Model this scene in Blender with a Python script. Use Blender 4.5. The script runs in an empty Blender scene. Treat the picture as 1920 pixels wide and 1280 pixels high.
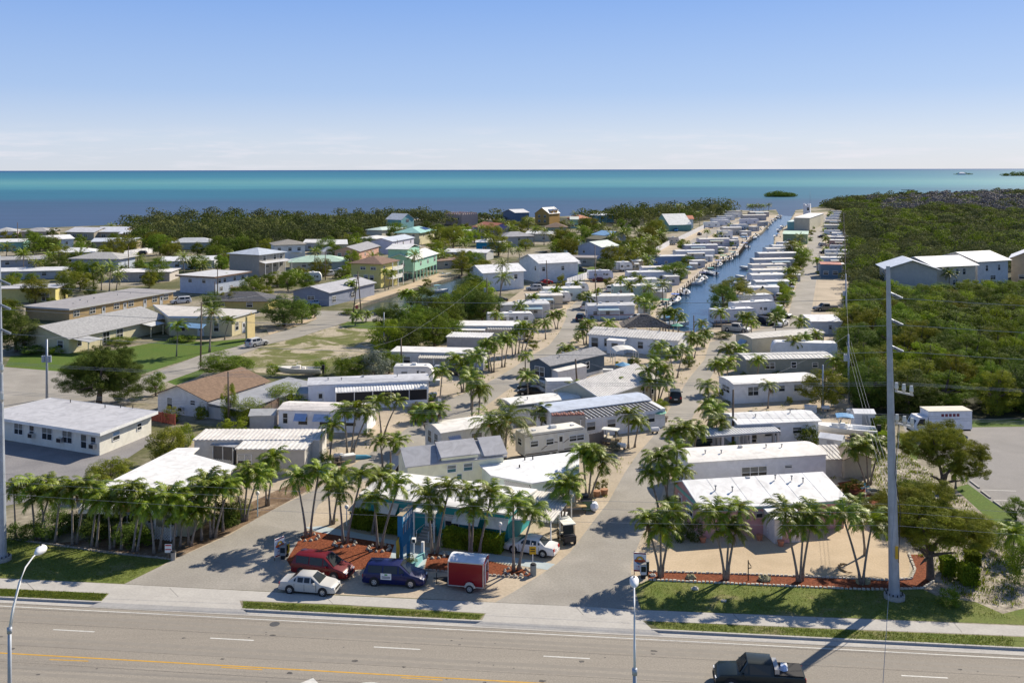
import bpy,bmesh,math,random
import numpy as np
from mathutils import Vector,Matrix
from mathutils.geometry import tessellate_polygon
random.seed(7);rng=np.random.default_rng(7)
R=math.radians
S=bpy.context.scene
COL=S.collection

# ------------------------------------------------------------------ camera, sky, sun
CAM_H,FPX,HOR,ROLL=34.0,1800.0,318.0,0.0021
cam=bpy.data.objects.new("camera",bpy.data.cameras.new("camera"));COL.objects.link(cam)
cam.data.sensor_width=36.0;cam.data.lens=FPX/1920*36
cam.data.shift_y=-(640-HOR)/1920
cam.data.clip_start=1.0;cam.data.clip_end=300000
cam.matrix_world=Matrix(((1,ROLL,0,0),(0,0,-1,0),(-ROLL,1,0,CAM_H),(0,0,0,1)))
S.camera=cam
SUN_EL,SUN_AZ=R(36),R(45)
w=bpy.data.worlds.new("World");S.world=w;w.use_nodes=True
nt=w.node_tree;bg=nt.nodes["Background"]
sky=nt.nodes.new("ShaderNodeTexSky");sky.sky_type='NISHITA';sky.sun_disc=False
sky.sun_elevation=SUN_EL;sky.sun_rotation=SUN_AZ
sky.altitude=0;sky.air_density=1.0;sky.dust_density=0.6;sky.ozone_density=2.2
bg.inputs["Strength"].default_value=0.08
tc=nt.nodes.new("ShaderNodeTexCoord");mp=nt.nodes.new("ShaderNodeMapping")
mp.inputs["Scale"].default_value=(6,6,60)
nz=nt.nodes.new("ShaderNodeTexNoise");nz.inputs["Scale"].default_value=2.2;nz.inputs["Detail"].default_value=7;nz.inputs["Roughness"].default_value=.6
cr=nt.nodes.new("ShaderNodeValToRGB");cr.color_ramp.elements[0].position=.50;cr.color_ramp.elements[1].position=.72
sx=nt.nodes.new("ShaderNodeSeparateXYZ")
band=nt.nodes.new("ShaderNodeValToRGB")
for e in list(band.color_ramp.elements)[1:]:band.color_ramp.elements.remove(e)
band.color_ramp.elements[0].position=0;band.color_ramp.elements[0].color=(.45,.45,.45,1)
for p,v in((.018,.8),(.03,.5),(.045,0.0)):
 e=band.color_ramp.elements.new(p);e.color=(v,v,v,1)
mul=nt.nodes.new("ShaderNodeMath");mul.operation='MULTIPLY'
m2=nt.nodes.new("ShaderNodeMath");m2.operation='MULTIPLY';m2.inputs[1].default_value=.85
mix=nt.nodes.new("ShaderNodeMixRGB");mix.inputs[2].default_value=(7.6,7.4,8.0,1)
L=nt.links.new
L(tc.outputs["Generated"],mp.inputs["Vector"]);L(mp.outputs[0],nz.inputs["Vector"]);L(nz.outputs[0],cr.inputs[0])
L(tc.outputs["Generated"],sx.inputs[0]);L(sx.outputs[2],band.inputs[0])
L(cr.outputs[0],mul.inputs[0]);L(band.outputs[0],mul.inputs[1]);L(mul.outputs[0],m2.inputs[0])
L(m2.outputs[0],mix.inputs[0]);L(sky.outputs[0],mix.inputs[1]);
# clear subtropical air: pale blue at the horizon, deeper blue overhead, unseen zenith dimmed to cut fill light, over the physical sky
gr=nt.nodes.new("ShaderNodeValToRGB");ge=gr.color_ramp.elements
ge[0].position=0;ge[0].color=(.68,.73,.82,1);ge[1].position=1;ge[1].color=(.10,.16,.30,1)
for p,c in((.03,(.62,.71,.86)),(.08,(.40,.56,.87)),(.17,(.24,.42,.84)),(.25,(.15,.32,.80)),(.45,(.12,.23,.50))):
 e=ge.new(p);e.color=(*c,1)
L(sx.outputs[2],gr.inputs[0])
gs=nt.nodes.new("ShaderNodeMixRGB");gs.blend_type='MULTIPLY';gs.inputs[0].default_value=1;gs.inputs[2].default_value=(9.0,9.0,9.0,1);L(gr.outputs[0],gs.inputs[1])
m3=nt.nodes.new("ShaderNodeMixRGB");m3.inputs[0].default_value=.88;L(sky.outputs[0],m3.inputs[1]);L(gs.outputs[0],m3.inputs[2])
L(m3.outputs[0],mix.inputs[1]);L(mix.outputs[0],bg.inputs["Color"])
sd=bpy.data.lights.new("sun",'SUN');sd.energy=5.0;sd.angle=R(.53);sd.color=(1,.90,.75)
sun=bpy.data.objects.new("sun",sd);COL.objects.link(sun)
sdir=Vector((math.sin(SUN_AZ)*math.cos(SUN_EL),math.cos(SUN_AZ)*math.cos(SUN_EL),math.sin(SUN_EL)))
sun.rotation_euler=sdir.to_track_quat('Z','Y').to_euler();sun.location=(0,0,80)
S.view_settings.view_transform='Standard';S.view_settings.look='None'
S.view_settings.exposure=0.5;S.view_settings.gamma=1;S.view_settings.use_curve_mapping=False
S.cycles.max_bounces=6;S.cycles.transparent_max_bounces=6

# ------------------------------------------------------------------ helpers
def G(px,py,z=0.0):
 """picture point -> place on the level plane at height z"""
 u,v=px-960,py-HOR
 u,v=u-ROLL*v,v+ROLL*u
 Y=FPX*(CAM_H-z)/v
 return Vector((u/FPX*Y,Y,z))

MATS={}
def mat(name,col,rough=.8,var=.12,scale=.6,metal=0.,spec=.4,bump=0.,bscale=8.,col2=None,rand=0.,transl=0.,dist=0.,coat=0.,lo=.35,hi=.65):
 if name in MATS:return MATS[name]
 m=bpy.data.materials.new(name);m.use_nodes=True;MATS[name]=m
 t=m.node_tree;b=t.nodes["Principled BSDF"];l=t.links.new
 b.inputs["Roughness"].default_value=rough;b.inputs["Metallic"].default_value=metal
 b.inputs["Specular IOR Level"].default_value=spec
 if coat:b.inputs["Coat Weight"].default_value=coat;b.inputs["Coat Roughness"].default_value=.05
 c=(*col,1);d=(*(col2 if col2 else tuple(x*(1-2*var)for x in col)),1)
 out=None
 if var or col2:
  tc=t.nodes.new("ShaderNodeTexCoord")
  geo=t.nodes.new("ShaderNodeNewGeometry")
  n=t.nodes.new("ShaderNodeTexNoise");n.inputs["Scale"].default_value=scale;n.inputs["Detail"].default_value=6;n.inputs["Roughness"].default_value=.62;n.inputs["Distortion"].default_value=dist
  l(geo.outputs["Position"],n.inputs["Vector"])
  r=t.nodes.new("ShaderNodeValToRGB");r.color_ramp.elements[0].position=lo;r.color_ramp.elements[1].position=hi
  r.color_ramp.elements[0].color=d;r.color_ramp.elements[1].color=c
  l(n.outputs[0],r.inputs[0]);out=r.outputs[0]
  if rand:
   oi=t.nodes.new("ShaderNodeObjectInfo");h=t.nodes.new("ShaderNodeHueSaturation")
   a=t.nodes.new("ShaderNodeMapRange");a.inputs[3].default_value=1-rand;a.inputs[4].default_value=1+rand
   hh=t.nodes.new("ShaderNodeMapRange");hh.inputs[3].default_value=.5-rand*.06;hh.inputs[4].default_value=.5+rand*.03
   l(oi.outputs["Random"],a.inputs[0]);l(a.outputs[0],h.inputs["Value"])
   l(oi.outputs["Random"],hh.inputs[0]);l(hh.outputs[0],h.inputs["Hue"])
   l(out,h.inputs["Color"]);out=h.outputs[0]
  l(out,b.inputs["Base Color"])
  if bump:
   n2=t.nodes.new("ShaderNodeTexNoise");n2.inputs["Scale"].default_value=bscale;n2.inputs["Detail"].default_value=5
   l(geo.outputs["Position"],n2.inputs["Vector"])
   bp=t.nodes.new("ShaderNodeBump");bp.inputs["Strength"].default_value=bump;bp.inputs["Distance"].default_value=.1
   l(n2.outputs[0],bp.inputs["Height"]);l(bp.outputs[0],b.inputs["Normal"])
 else:b.inputs["Base Color"].default_value=c
 if transl:
  tr=t.nodes.new("ShaderNodeBsdfTranslucent");mx=t.nodes.new("ShaderNodeMixShader");mx.inputs[0].default_value=transl
  if out:l(out,tr.inputs["Color"])
  else:tr.inputs["Color"].default_value=c
  l(b.outputs[0],mx.inputs[1]);l(tr.outputs[0],mx.inputs[2]);l(mx.outputs[0],t.nodes["Material Output"].inputs["Surface"])
 return m

def pm(col,kind='paint'):
 """a painted or roofing material of a colour, made once per colour"""
 n=kind+"_%02d_%02d_%02d"%tuple(int(x*99)for x in col)
 if kind=='paint':return mat(n,tuple(min(.84,x*1.16)for x in col)if min(col)>.5 else col,.7,.08,.9,dist=1.)
 if kind=='roof':return mat(n,col,.65,.15,.55,dist=1.6,lo=.28,hi=.6)
 if kind=='shingle':return mat(n,col,.95,.18,2.5,bump=.4,bscale=12)
 if kind=='car':return mat(n,col,.35,0,coat=.25,spec=.3)
 if kind=='metal':return mat(n,col,.4,.06,2,metal=.6)
 return mat(n,col)

WHITE=(.80,.80,.78)
glass=mat("window_glass",(.03,.036,.04),.08,0,spec=.3)
glassb=mat("blue_window_glass",(.06,.16,.19),.12,0,spec=.5)
trimw=mat("white_trim",(.78,.78,.76),.6,.04,2)
dark=mat("dark_rubber",(.02,.02,.022),.8,0)
chrome=mat("wheel_metal",(.55,.56,.58),.35,0,metal=.7)
concrete=mat("concrete",(.42,.40,.37),.9,.10,.8,bump=.15)
wood=mat("weathered_wood",(.20,.15,.11),.9,.2,2)
lampred=mat("red_lens",(.45,.01,.01),.3,0)
lampclear=mat("clear_lens",(.7,.72,.75),.15,0)
steel=mat("galvanised_steel",(.40,.44,.50),.5,.10,1.2,metal=.25)
bark=mat("tree_bark",(.17,.13,.10),.95,.25,3)
palmbark=mat("palm_bark",(.30,.26,.22),.9,.2,5)
wirem=mat("wire_metal",(.30,.31,.33),.6,0)

class MB:
 def __init__(s):s.v=[];s.f=[];s.mi=[];s.ms=[]
 def m(s,m):
  if m not in s.ms:s.ms.append(m)
  return s.ms.index(m)
 def poly(s,pts,m):
  n=len(s.v);s.v+=[tuple(p)for p in pts];s.f.append(tuple(range(n,n+len(pts))));s.mi.append(s.m(m))
 def box(s,x0,x1,y0,y1,z0,z1,m):
  n=len(s.v);k=s.m(m)
  s.v+=[(x,y,z)for z in(z0,z1)for y in(y0,y1)for x in(x0,x1)]
  for f in((0,2,3,1),(4,5,7,6),(0,1,5,4),(2,6,7,3),(0,4,6,2),(1,3,7,5)):
   s.f.append(tuple(n+i for i in f));s.mi.append(k)
 def tube(s,pts,rads,n,m,cap=True):
  pts=[Vector(p)for p in pts];k=s.m(m);base=len(s.v)
  if not hasattr(rads,'__len__'):rads=[rads]*len(pts)
  for i,p in enumerate(pts):
   d=(pts[min(i+1,len(pts)-1)]-pts[max(i-1,0)]).normalized()
   a=d.orthogonal().normalized()if abs(d.z)<.9 else Vector((1,0,0));a=(a-d*a.dot(d)).normalized();b=d.cross(a)
   for j in range(n):
    t=2*math.pi*j/n;s.v.append(tuple(p+(a*math.cos(t)+b*math.sin(t))*rads[i]))
  for i in range(len(pts)-1):
   for j in range(n):
    q=base+i*n;s.f.append((q+j,q+(j+1)%n,q+n+(j+1)%n,q+n+j));s.mi.append(k)
  if cap:
   s.f.append(tuple(base+j for j in reversed(range(n))));s.mi.append(k)
   q=base+(len(pts)-1)*n;s.f.append(tuple(q+j for j in range(n)));s.mi.append(k)
 def thick(s,polys,t,m,dirn=(0,0,-1)):
  d=Vector(dirn)*t;k=s.m(m);idx={};edges={}
  def vi(p):
   key=(round(p[0],4),round(p[1],4),round(p[2],4))
   if key not in idx:idx[key]=len(s.v);s.v.append(tuple(p));s.v.append(tuple(Vector(p)+d))
   return idx[key]
  for P in polys:
   ii=[vi(p)for p in P]
   s.f.append(tuple(ii));s.mi.append(k);s.f.append(tuple(i+1 for i in reversed(ii)));s.mi.append(k)
   for a,b in zip(ii,ii[1:]+ii[:1]):
    if(b,a)in edges:edges.pop((b,a))
    else:edges[(a,b)]=1
  for a,b in edges:s.f.append((b,a,a+1,b+1));s.mi.append(k)
 def mesh(s,name,smooth=False):
  me=bpy.data.meshes.new(name);me.from_pydata(s.v,[],s.f)
  for m in s.ms:me.materials.append(m)
  me.polygons.foreach_set("material_index",s.mi)
  if smooth:me.polygons.foreach_set("use_smooth",[True]*len(s.f))
  me.update();return me
 def obj(s,name,parent=None,smooth=False,loc=None):
  return link(s.mesh(name,smooth),name,parent,loc)

def soften(me,ang=.62):
 b=bmesh.new();b.from_mesh(me);bmesh.ops.remove_doubles(b,verts=b.verts,dist=.004)
 for f in b.faces:f.smooth=True
 for e in b.edges:
  if len(e.link_faces)!=2 or e.calc_face_angle(0)>ang:e.smooth=False
 b.to_mesh(me);b.free();return me
def link(me,name,parent=None,loc=None,rz=None,sc=None):
 o=bpy.data.objects.new(name,me);COL.objects.link(o)
 if parent:o.parent=parent
 if loc is not None:o.location=loc
 if rz is not None:o.rotation_euler=(0,0,rz)
 if sc is not None:o.scale=sc
 return o
def tag(o,label=None,cat=None,group=None,kind=None):
 if label:o["label"]=label
 if cat:o["category"]=cat
 if group:o["group"]=group
 if kind:o["kind"]=kind
 return o
def thing(name,label,cat,loc=(0,0,0),rz=0,group=None):
 o=link(None,name,None,loc,rz);o.empty_display_size=.5
 return tag(o,label,cat,group)
def struct(mb,name):
 return tag(mb.obj(name),kind='structure')
def copy_tree(o,parent=None):
 c=o.copy();COL.objects.link(c);c.parent=parent
 for ch in list(o.children):copy_tree(ch,c)
 return c
def sheet(name,px,z,m,kind='structure',pz=0.0,holes=None):
 """a flat ground sheet from picture points lying on the ground"""
 P=[[Vector((*(G(a,b,pz).xy),z))for a,b in px]]
 if holes:P+=[[Vector((*(G(a,b,pz).xy),z))for a,b in h]for h in holes]
 tris=tessellate_polygon(P);flat=[p for q in P for p in q]
 me=bpy.data.meshes.new(name)
 F=[]
 for t in tris:
  a,b,c=(flat[i]for i in t)
  F.append(t if(b-a).cross(c-a).z>0 else t[::-1])
 me.from_pydata([tuple(p)for p in flat],[],F);me.materials.append(m);me.update()
 return tag(link(me,name),kind=kind)

ORD="first second third fourth fifth sixth seventh eighth ninth tenth eleventh twelfth thirteenth fourteenth fifteenth sixteenth seventeenth eighteenth nineteenth twentieth".split()
def nth(i):
 return ORD[i]if i<20 else "twenty-"+ORD[i-20]
def inrow(i,n):
 if n==1:return "lone"
 if n==2:return("left","right")[i]
 if n==3:return("left","middle","right")[i]
 return nth(i)+" from left"

# ------------------------------------------------------------------ buildings
WM={}
def win_mesh(w,h,sill,blind=None,gm=None):
 """a window: frame, glass, a mullion; or a blank door when sill is 0"""
 key=(round(w,1),round(h,1),sill==0,blind,gm.name if gm else 0)
 if key in WM:return WM[key]
 b=MB();t=.07;gm=gm or glass
 if sill==0:
  dm=pm(blind or(.62,.62,.6));b.box(-w/2,w/2,-.05,.02,0,h,dm)
  b.box(-w/2-.07,-w/2,-.08,.02,0,h+.07,trimw);b.box(w/2,w/2+.07,-.08,.02,0,h+.07,trimw);b.box(-w/2,w/2,-.08,.02,h,h+.07,trimw)
  b.box(-w*.28,w*.28,-.065,0,h*.55,h*.88,gm);b.box(w*.36,w*.42,-.12,0,h*.45,h*.5,dark)
 else:
  b.box(-w/2,w/2,-.015,.03,0,h,gm)
  for x0,x1,z0,z1 in((-w/2-t,-w/2,-t,h+t),(w/2,w/2+t,-t,h+t),(-w/2,w/2,-t,0),(-w/2,w/2,h,h+t),(-w/2,w/2,h*.48,h*.48+.05)):
   b.box(x0,x1,-.07,.03,z0,z1,trimw)
  k=max(1,int(round(w/1.0)))
  for i in range(1,k):x=-w/2+w*i/k;b.box(x-.03,x+.03,-.066,.028,0,h,trimw)
  if blind or(w>.8 and h>.55):
   bm_=pm(blind or(.32,.32,.29))
   for i in range(max(1,int(h/.1))):b.box(-w/2,w/2,-.03,-.02,h*.5+i*.05 if i*.05<h*.5 else h*.5,h*.5+i*.05+.03 if i*.05<h*.45 else h*.5+.03,bm_)
 WM[key]=b.mesh("window");return WM[key]

def put_on(root,me,name,side,u,z,L_,D):
 x,y,r={'f':(u*L_,0,0),'b':(u*L_,D,math.pi),'l':(0,u*D,-math.pi/2),'r':(L_,u*D,math.pi/2)}[side]
 return link(me,name,root,(x,y,z),r)

def roof_geo(kind,L_,D,h,rise,o,t,m,rib,ribm,ridge=.5):
 b=MB();x0,x1,y0,y1=-o,L_+o,-o,D+o;yr=D*ridge
 def drop(dist,run):return rise*dist/max(run,.1)
 if kind=='gx':
  ze0=h-drop(o,yr);ze1=h-drop(o,D-yr);zr=h+rise
  P=[[(x0,y0,ze0),(x1,y0,ze0),(x1,yr,zr),(x0,yr,zr)],[(x0,yr,zr),(x1,yr,zr),(x1,y1,ze1),(x0,y1,ze1)]]
 elif kind=='gy':
  xr=L_*ridge;ze0=h-drop(o,xr);ze1=h-drop(o,L_-xr);zr=h+rise
  P=[[(x0,y0,ze0),(xr,y0,zr),(xr,y1,zr),(x0,y1,ze0)],[(xr,y0,zr),(x1,y0,ze1),(x1,y1,ze1),(xr,y1,zr)]]
 elif kind=='hip':
  W=min(x1-x0,y1-y0)/2;ze=h-drop(o,W);zr=h+rise
  if(x1-x0)>=(y1-y0):a,c=(x0+W,(y0+y1)/2,zr),(x1-W,(y0+y1)/2,zr)
  else:a,c=((x0+x1)/2,y0+W,zr),((x0+x1)/2,y1-W,zr)
  A,B,C,E=(x0,y0,ze),(x1,y0,ze),(x1,y1,ze),(x0,y1,ze)
  if(x1-x0)>=(y1-y0):P=[[A,B,c,a],[B,C,c],[C,E,a,c],[E,A,a]]
  else:P=[[A,B,a],[B,C,c,a],[C,E,c],[E,A,a,c]]
 elif kind=='shed':
  P=[[(x0,y0,h),(x1,y0,h),(x1,y1,h+rise),(x0,y1,h+rise)]]
 elif kind=='bow':
  n=8;P=[];f=lambda s:h+rise*(1-(2*s-1)**2)
  for i in range(n):
   s0,s1=i/n,(i+1)/n;a0=y0+(y1-y0)*s0;a1=y0+(y1-y0)*s1
   P.append([(x0,a0,f(s0)),(x1,a0,f(s0)),(x1,a1,f(s1)),(x0,a1,f(s1))])
 else:P=[[(x0,y0,h),(x1,y0,h),(x1,y1,h),(x0,y1,h)]]
 b.thick([[Vector(p)+Vector((0,0,t+.01))for p in q]for q in P],t,m)
 if rib and kind in('gx','gy','shed','bow','flat'):
  def strip(p,q,wx,wy,hh):
   p,q=Vector(p),Vector(q);up=Vector((0,0,hh));s=Vector((wx,wy,0))
   z=Vector((0,0,t+.012))
   b.thick([[p+z+up,p+z+up+s,q+z+up+s,q+z+up]],hh,ribm)
  if kind=='gy':
   n=int((y1-y0)/rib)
   for i in range(n+1):
    y=y0+.02+i*rib
    if y>y1-.06:break
    for q in P:strip((q[0][0],y,q[0][2]),(q[1][0],y,q[1][2]),0,min(.06,rib*.35),.05)
  else:
   n=int((x1-x0)/rib)
   for i in range(n+1):
    x=x0+.02+i*rib
    if x>x1-.06:break
    for q in P:strip((x,q[1][1],q[1][2]),(x,q[2][1],q[2][2]),.035 if rib>.9 else rib*.5,0,.02 if rib>.9 else .05)
 return b

def wall_geo(L_,D,h,kind,rise,m,base=None,ridge=.5,siding=0,mback=None):
 b=MB();T=h;mback=mback or m
 if kind=='gx':
  for x in(0,L_):b.poly([(x,0,0),(x,D,0),(x,D,h),(x,D*ridge,h+rise),(x,0,h)][::(-1 if x==0 else 1)],m)
  for y in(0,D):b.poly([(0,y,0),(L_,y,0),(L_,y,h),(0,y,h)][::(1 if y==0 else-1)],mback if y else m)
 elif kind=='gy':
  for y in(0,D):b.poly([(0,y,0),(L_,y,0),(L_,y,h),(L_*ridge,y,h+rise),(0,y,h)][::(1 if y==0 else-1)],m)
  for x in(0,L_):b.poly([(x,0,0),(x,D,0),(x,D,h),(x,0,h)][::(-1 if x==0 else 1)],m)
 elif kind=='shed':
  b.poly([(0,0,0),(L_,0,0),(L_,0,h),(0,0,h)],m);b.poly([(L_,D,0),(0,D,0),(0,D,h+rise),(L_,D,h+rise)],m)
  b.poly([(0,D,0),(0,0,0),(0,0,h),(0,D,h+rise)],m);b.poly([(L_,0,0),(L_,D,0),(L_,D,h+rise),(L_,0,h)],m)
 else:
  b.box(0,L_,0,D,0,h,m)
  if kind=='bow':
   n=8;f=lambda s:h+rise*(1-(2*s-1)**2)-.02
   for x,sgn in((0,-1),(L_,1)):
    b.poly([(x,D*i/n,f(i/n))for i in range(n+1)][::sgn],m)
 if base:
  bm_=pm(base)
  b.box(-.02,L_+.02,-.02,D+.02,0,.55,bm_)
 if siding:
  k=max(2,int(h/siding))
  for i in range(1,k):b.box(-.012,L_+.012,-.012,D+.012,i*h/k,i*h/k+.02,m)
 return b

def house(name,label,cat,A,B,D,h,roof='gx',rise=.8,o=.4,wall=WHITE,rc=(.8,.8,.8),rk='roof',ez=0.,wins=(),doors=(),rib=0,ribc=None,vents=0,
    base=None,fascia=None,ridge=.5,siding=0,t=.1,ac=(),porch=None,awn=(),z0=0.,stilts=0.,group=None,blind=None,gm=None,chim=None,band=None,steps=None,backc=None):
 a,b_=G(A[0],A[1],ez),G(B[0],B[1],ez)
 d=(b_.xy-a.xy);Lr=d.length;ang=math.atan2(d.y,d.x)
 ux=Vector((math.cos(ang),math.sin(ang)));uy=Vector((-ux.y,ux.x))
 if not isinstance(D,(int,float)):
  c=G(D[0],D[1],ez);D=(c.xy-a.xy).dot(uy)
 org=a.xy.copy()
 if ez:org=org+ux*o+uy*o;Lr-=2*o;D-=2*o if D>2*o+2 else 0
 root=thing(name,label,cat,(org.x,org.y,z0),ang,group)
 root['dim']=(Lr,D,h)
 if stilts:
  s=MB();nn=max(2,int(Lr/3))
  for i in range(nn+1):
   for y in(.15,D/2,D-.15):s=MB();s.box(i*(Lr-.3)/nn,i*(Lr-.3)/nn+.3,y-.15,y+.15,0,stilts,pm(wall));s.obj("stilt",root)
 wm=wall_geo(Lr,D,h-stilts,roof,rise,pm(wall),base,ridge,siding,pm(backc)if backc else None)
 wm.obj("wall",root,loc=(0,0,stilts))
 if fascia:
  fb=MB();fm=pm(fascia)
  for q in((-o-.02,Lr+o+.02,-o-.03,-o+.05),(-o-.02,Lr+o+.02,D+o-.05,D+o+.03),(-o-.03,-o+.05,-o+.06,D+o-.06),(Lr+o-.05,Lr+o+.03,-o+.06,D+o-.06)):
   fb.box(*q,h-.25,h+t+.04,fm)
  if roof in('flat',):fb.obj("fascia",root)
 rm=pm(rc,rk)
 roof_geo(roof,Lr,D,h,rise,o,t,rm,rib,pm(ribc,'roof')if ribc else rm,ridge).obj("roof",root)
 if band:
  bb=MB();bb.box(-.03,Lr+.03,-.03,D+.03,h-.35,h-.02,pm(band));bb.obj("trim_band",root)
 for side,us,z,ww,hh in wins:
  for u in us:put_on(root,win_mesh(ww,hh,1,blind,gm),"window",side,u,z,Lr,D)
 for side,us,c in doors:
  for u in us:put_on(root,win_mesh(.9,2.0,0,c),"door",side,u,stilts+.02 if not base else .5,Lr,D)
 for side,us,z in ac:
  for u in us:
   q=MB();q.box(-.35,.35,-.45,.02,0,.45,pm((.6,.6,.58),'metal'));q.box(-.3,.3,-.47,-.45,.05,.4,dark)
   put_on(root,q.mesh("air_conditioner"),"air_conditioner",side,u,z,Lr,D)
 for side,u,z,ww,c in awn:
  q=MB();q.thick([[(-ww/2,0,.0),(-ww/2,-.8,-.75),(ww/2,-.8,-.75),(ww/2,0,0)][::-1]],.04,pm(c,'roof'))
  for i in range(int(ww/.25)):q.thick([[(-ww/2+i*.25,0,.03),(-ww/2+i*.25,-.8,-.72),(-ww/2+i*.25+.06,-.8,-.72),(-ww/2+i*.25+.06,0,.03)][::-1]],.03,pm(c,'roof'))
  put_on(root,q.mesh("awning"),"awning",side,u,z,Lr,D)
 for i in range(vents):
  x=Lr*(.12+.76*((i*.618+.2)%1));y=D*(.3+.4*((i*.37)%1))
  zz=h+t+(rise*(1-abs(y/D-.5)*2)if roof=='gx' else rise*(1-(2*y/D-1)**2)if roof=='bow' else rise*(1-abs(x/Lr-.5)*2)if roof=='gy' else 0)
  q=MB()
  if i%3==2:q.box(-.2,.2,-.2,.2,-.1,.22,pm((.45,.45,.45),'metal'))
  else:q.tube([(0,0,-.1),(0,0,.3)],.06,8,pm((.35,.35,.36),'metal'));q.tube([(0,0,.28),(0,0,.36)],.12,8,pm((.3,.3,.3),'metal'))
  q.obj("roof_vent",root,loc=(x,y,zz))
 if porch:
  for(u0,u1,dep,zh,zl,rb,pc,style)in porch:
   x0,x1=u0*Lr,u1*Lr;q=MB();prm=pm(pc,'roof')
   q.thick([[(x0,-dep,zl+.08),(x1,-dep,zl+.08),(x1,-.03,zh+.08),(x0,-.03,zh+.08)]],.06,prm)
   if rb:
    m2_=dark if style.get('dark')else prm  # dark ribs paint in the shadow gaps between the pale roof pans
    n=int((x1-x0)/rb)
    for i in range(n):
     xx=x0+i*rb+.02;q.thick([[(xx,-dep-.01,zl+.15),(xx+rb*.5,-dep-.01,zl+.15),(xx+rb*.5,-.05,zh+.15),(xx,-.05,zh+.15)]],.065,m2_ if style.get('dark')else prm)
   q.obj("porch_roof",root)
   n=max(1,int((x1-x0)/2.6))
   for i in range(n+1):
    xx=x0+.1+(x1-x0-.2)*i/n;p_=MB();p_.box(xx-.05,xx+.05,-dep+.05,-dep+.15,0,zl+.03,trimw);p_.obj("post",root)
   if 'screen' in style:
    s_=MB();s_.box(x0+.1,x1-.1,-dep+.08,-dep+.1,.9,zl,dark);s_.box(x0+.1,x1-.1,-dep+.06,-dep+.11,0,.9,pm(wall));s_.box(x0+.04,x0+.07,-dep+.1,-.02,0,zl,pm(wall));s_.box(x1-.07,x1-.04,-dep+.1,-.02,0,zl,pm(wall))
    s_.obj("screen_wall",root)
   if 'solid' in style:
    s_=MB();s_.box(x0+.1,x1-.1,-dep+.07,-.03,0,zl,pm(wall));s_.obj("porch_wall",root)
    for k_ in range(int((x1-x0)/3)):link(win_mesh(1.2,1.,1,blind),"window",root,(x0+1.6+k_*3,-dep+.05,1.))
   if 'rail' in style:
    s_=MB()
    for zz in(.15,1.0):s_.box(x0+.1,x1-.1,-dep+.08,-dep+.12,zz,zz+.05,trimw)
    k_=int((x1-x0)/.16)
    for i in range(k_):s_.box(x0+.1+i*.16,x0+.13+i*.16,-dep+.085,-dep+.115,.15,1.,trimw)
    s_.obj("railing",root)
   if 'lattice' in style:lattice(root,x0+.05,x1-.05,-dep+.1,0,1.1)
 if steps:
  s_=MB();u,dd=steps;x=u*Lr
  for i in range(5):s_.box(x-.6,x+.6,-.35*(5-i),-.35*(4-i),0,.16*(i+1),concrete)
  for xx in(-.62,.58):s_.box(x+xx,x+xx+.05,-1.75,-.05,.95,1.0,trimw);s_.box(x+xx,x+xx+.05,-1.75,-1.7,0,.95,trimw)
  s_.obj("steps",root)
 return root

def lattice(root,x0,x1,y,z0,z1,step=.3,along='x'):
 q=MB();h=z1-z0;n=int((x1-x0+h)/step)
 for i in range(n):
  for s in(1,-1):
   a=x0-h+i*step if s>0 else x0+i*step;b_=a+h*s
   lo,hi=(a,b_)
   # clip to the panel
   def at(x):return z0+(x-a)*s
   xa,xb=max(min(a,b_),x0),min(max(a,b_),x1)
   if xb-xa<.05:continue
   za,zb=at(xa),at(xb);wz=.06
   P=[(xa,y-.01*s,za-wz),(xb,y-.01*s,zb-wz),(xb,y-.01*s,zb+wz),(xa,y-.01*s,za+wz)]
   if along=='y':P=[(p[1],p[0],p[2])for p in P]
   q.thick([P],.02,trimw,(0,1,0)if along=='x' else(1,0,0))
 return q.obj("lattice",root)

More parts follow.
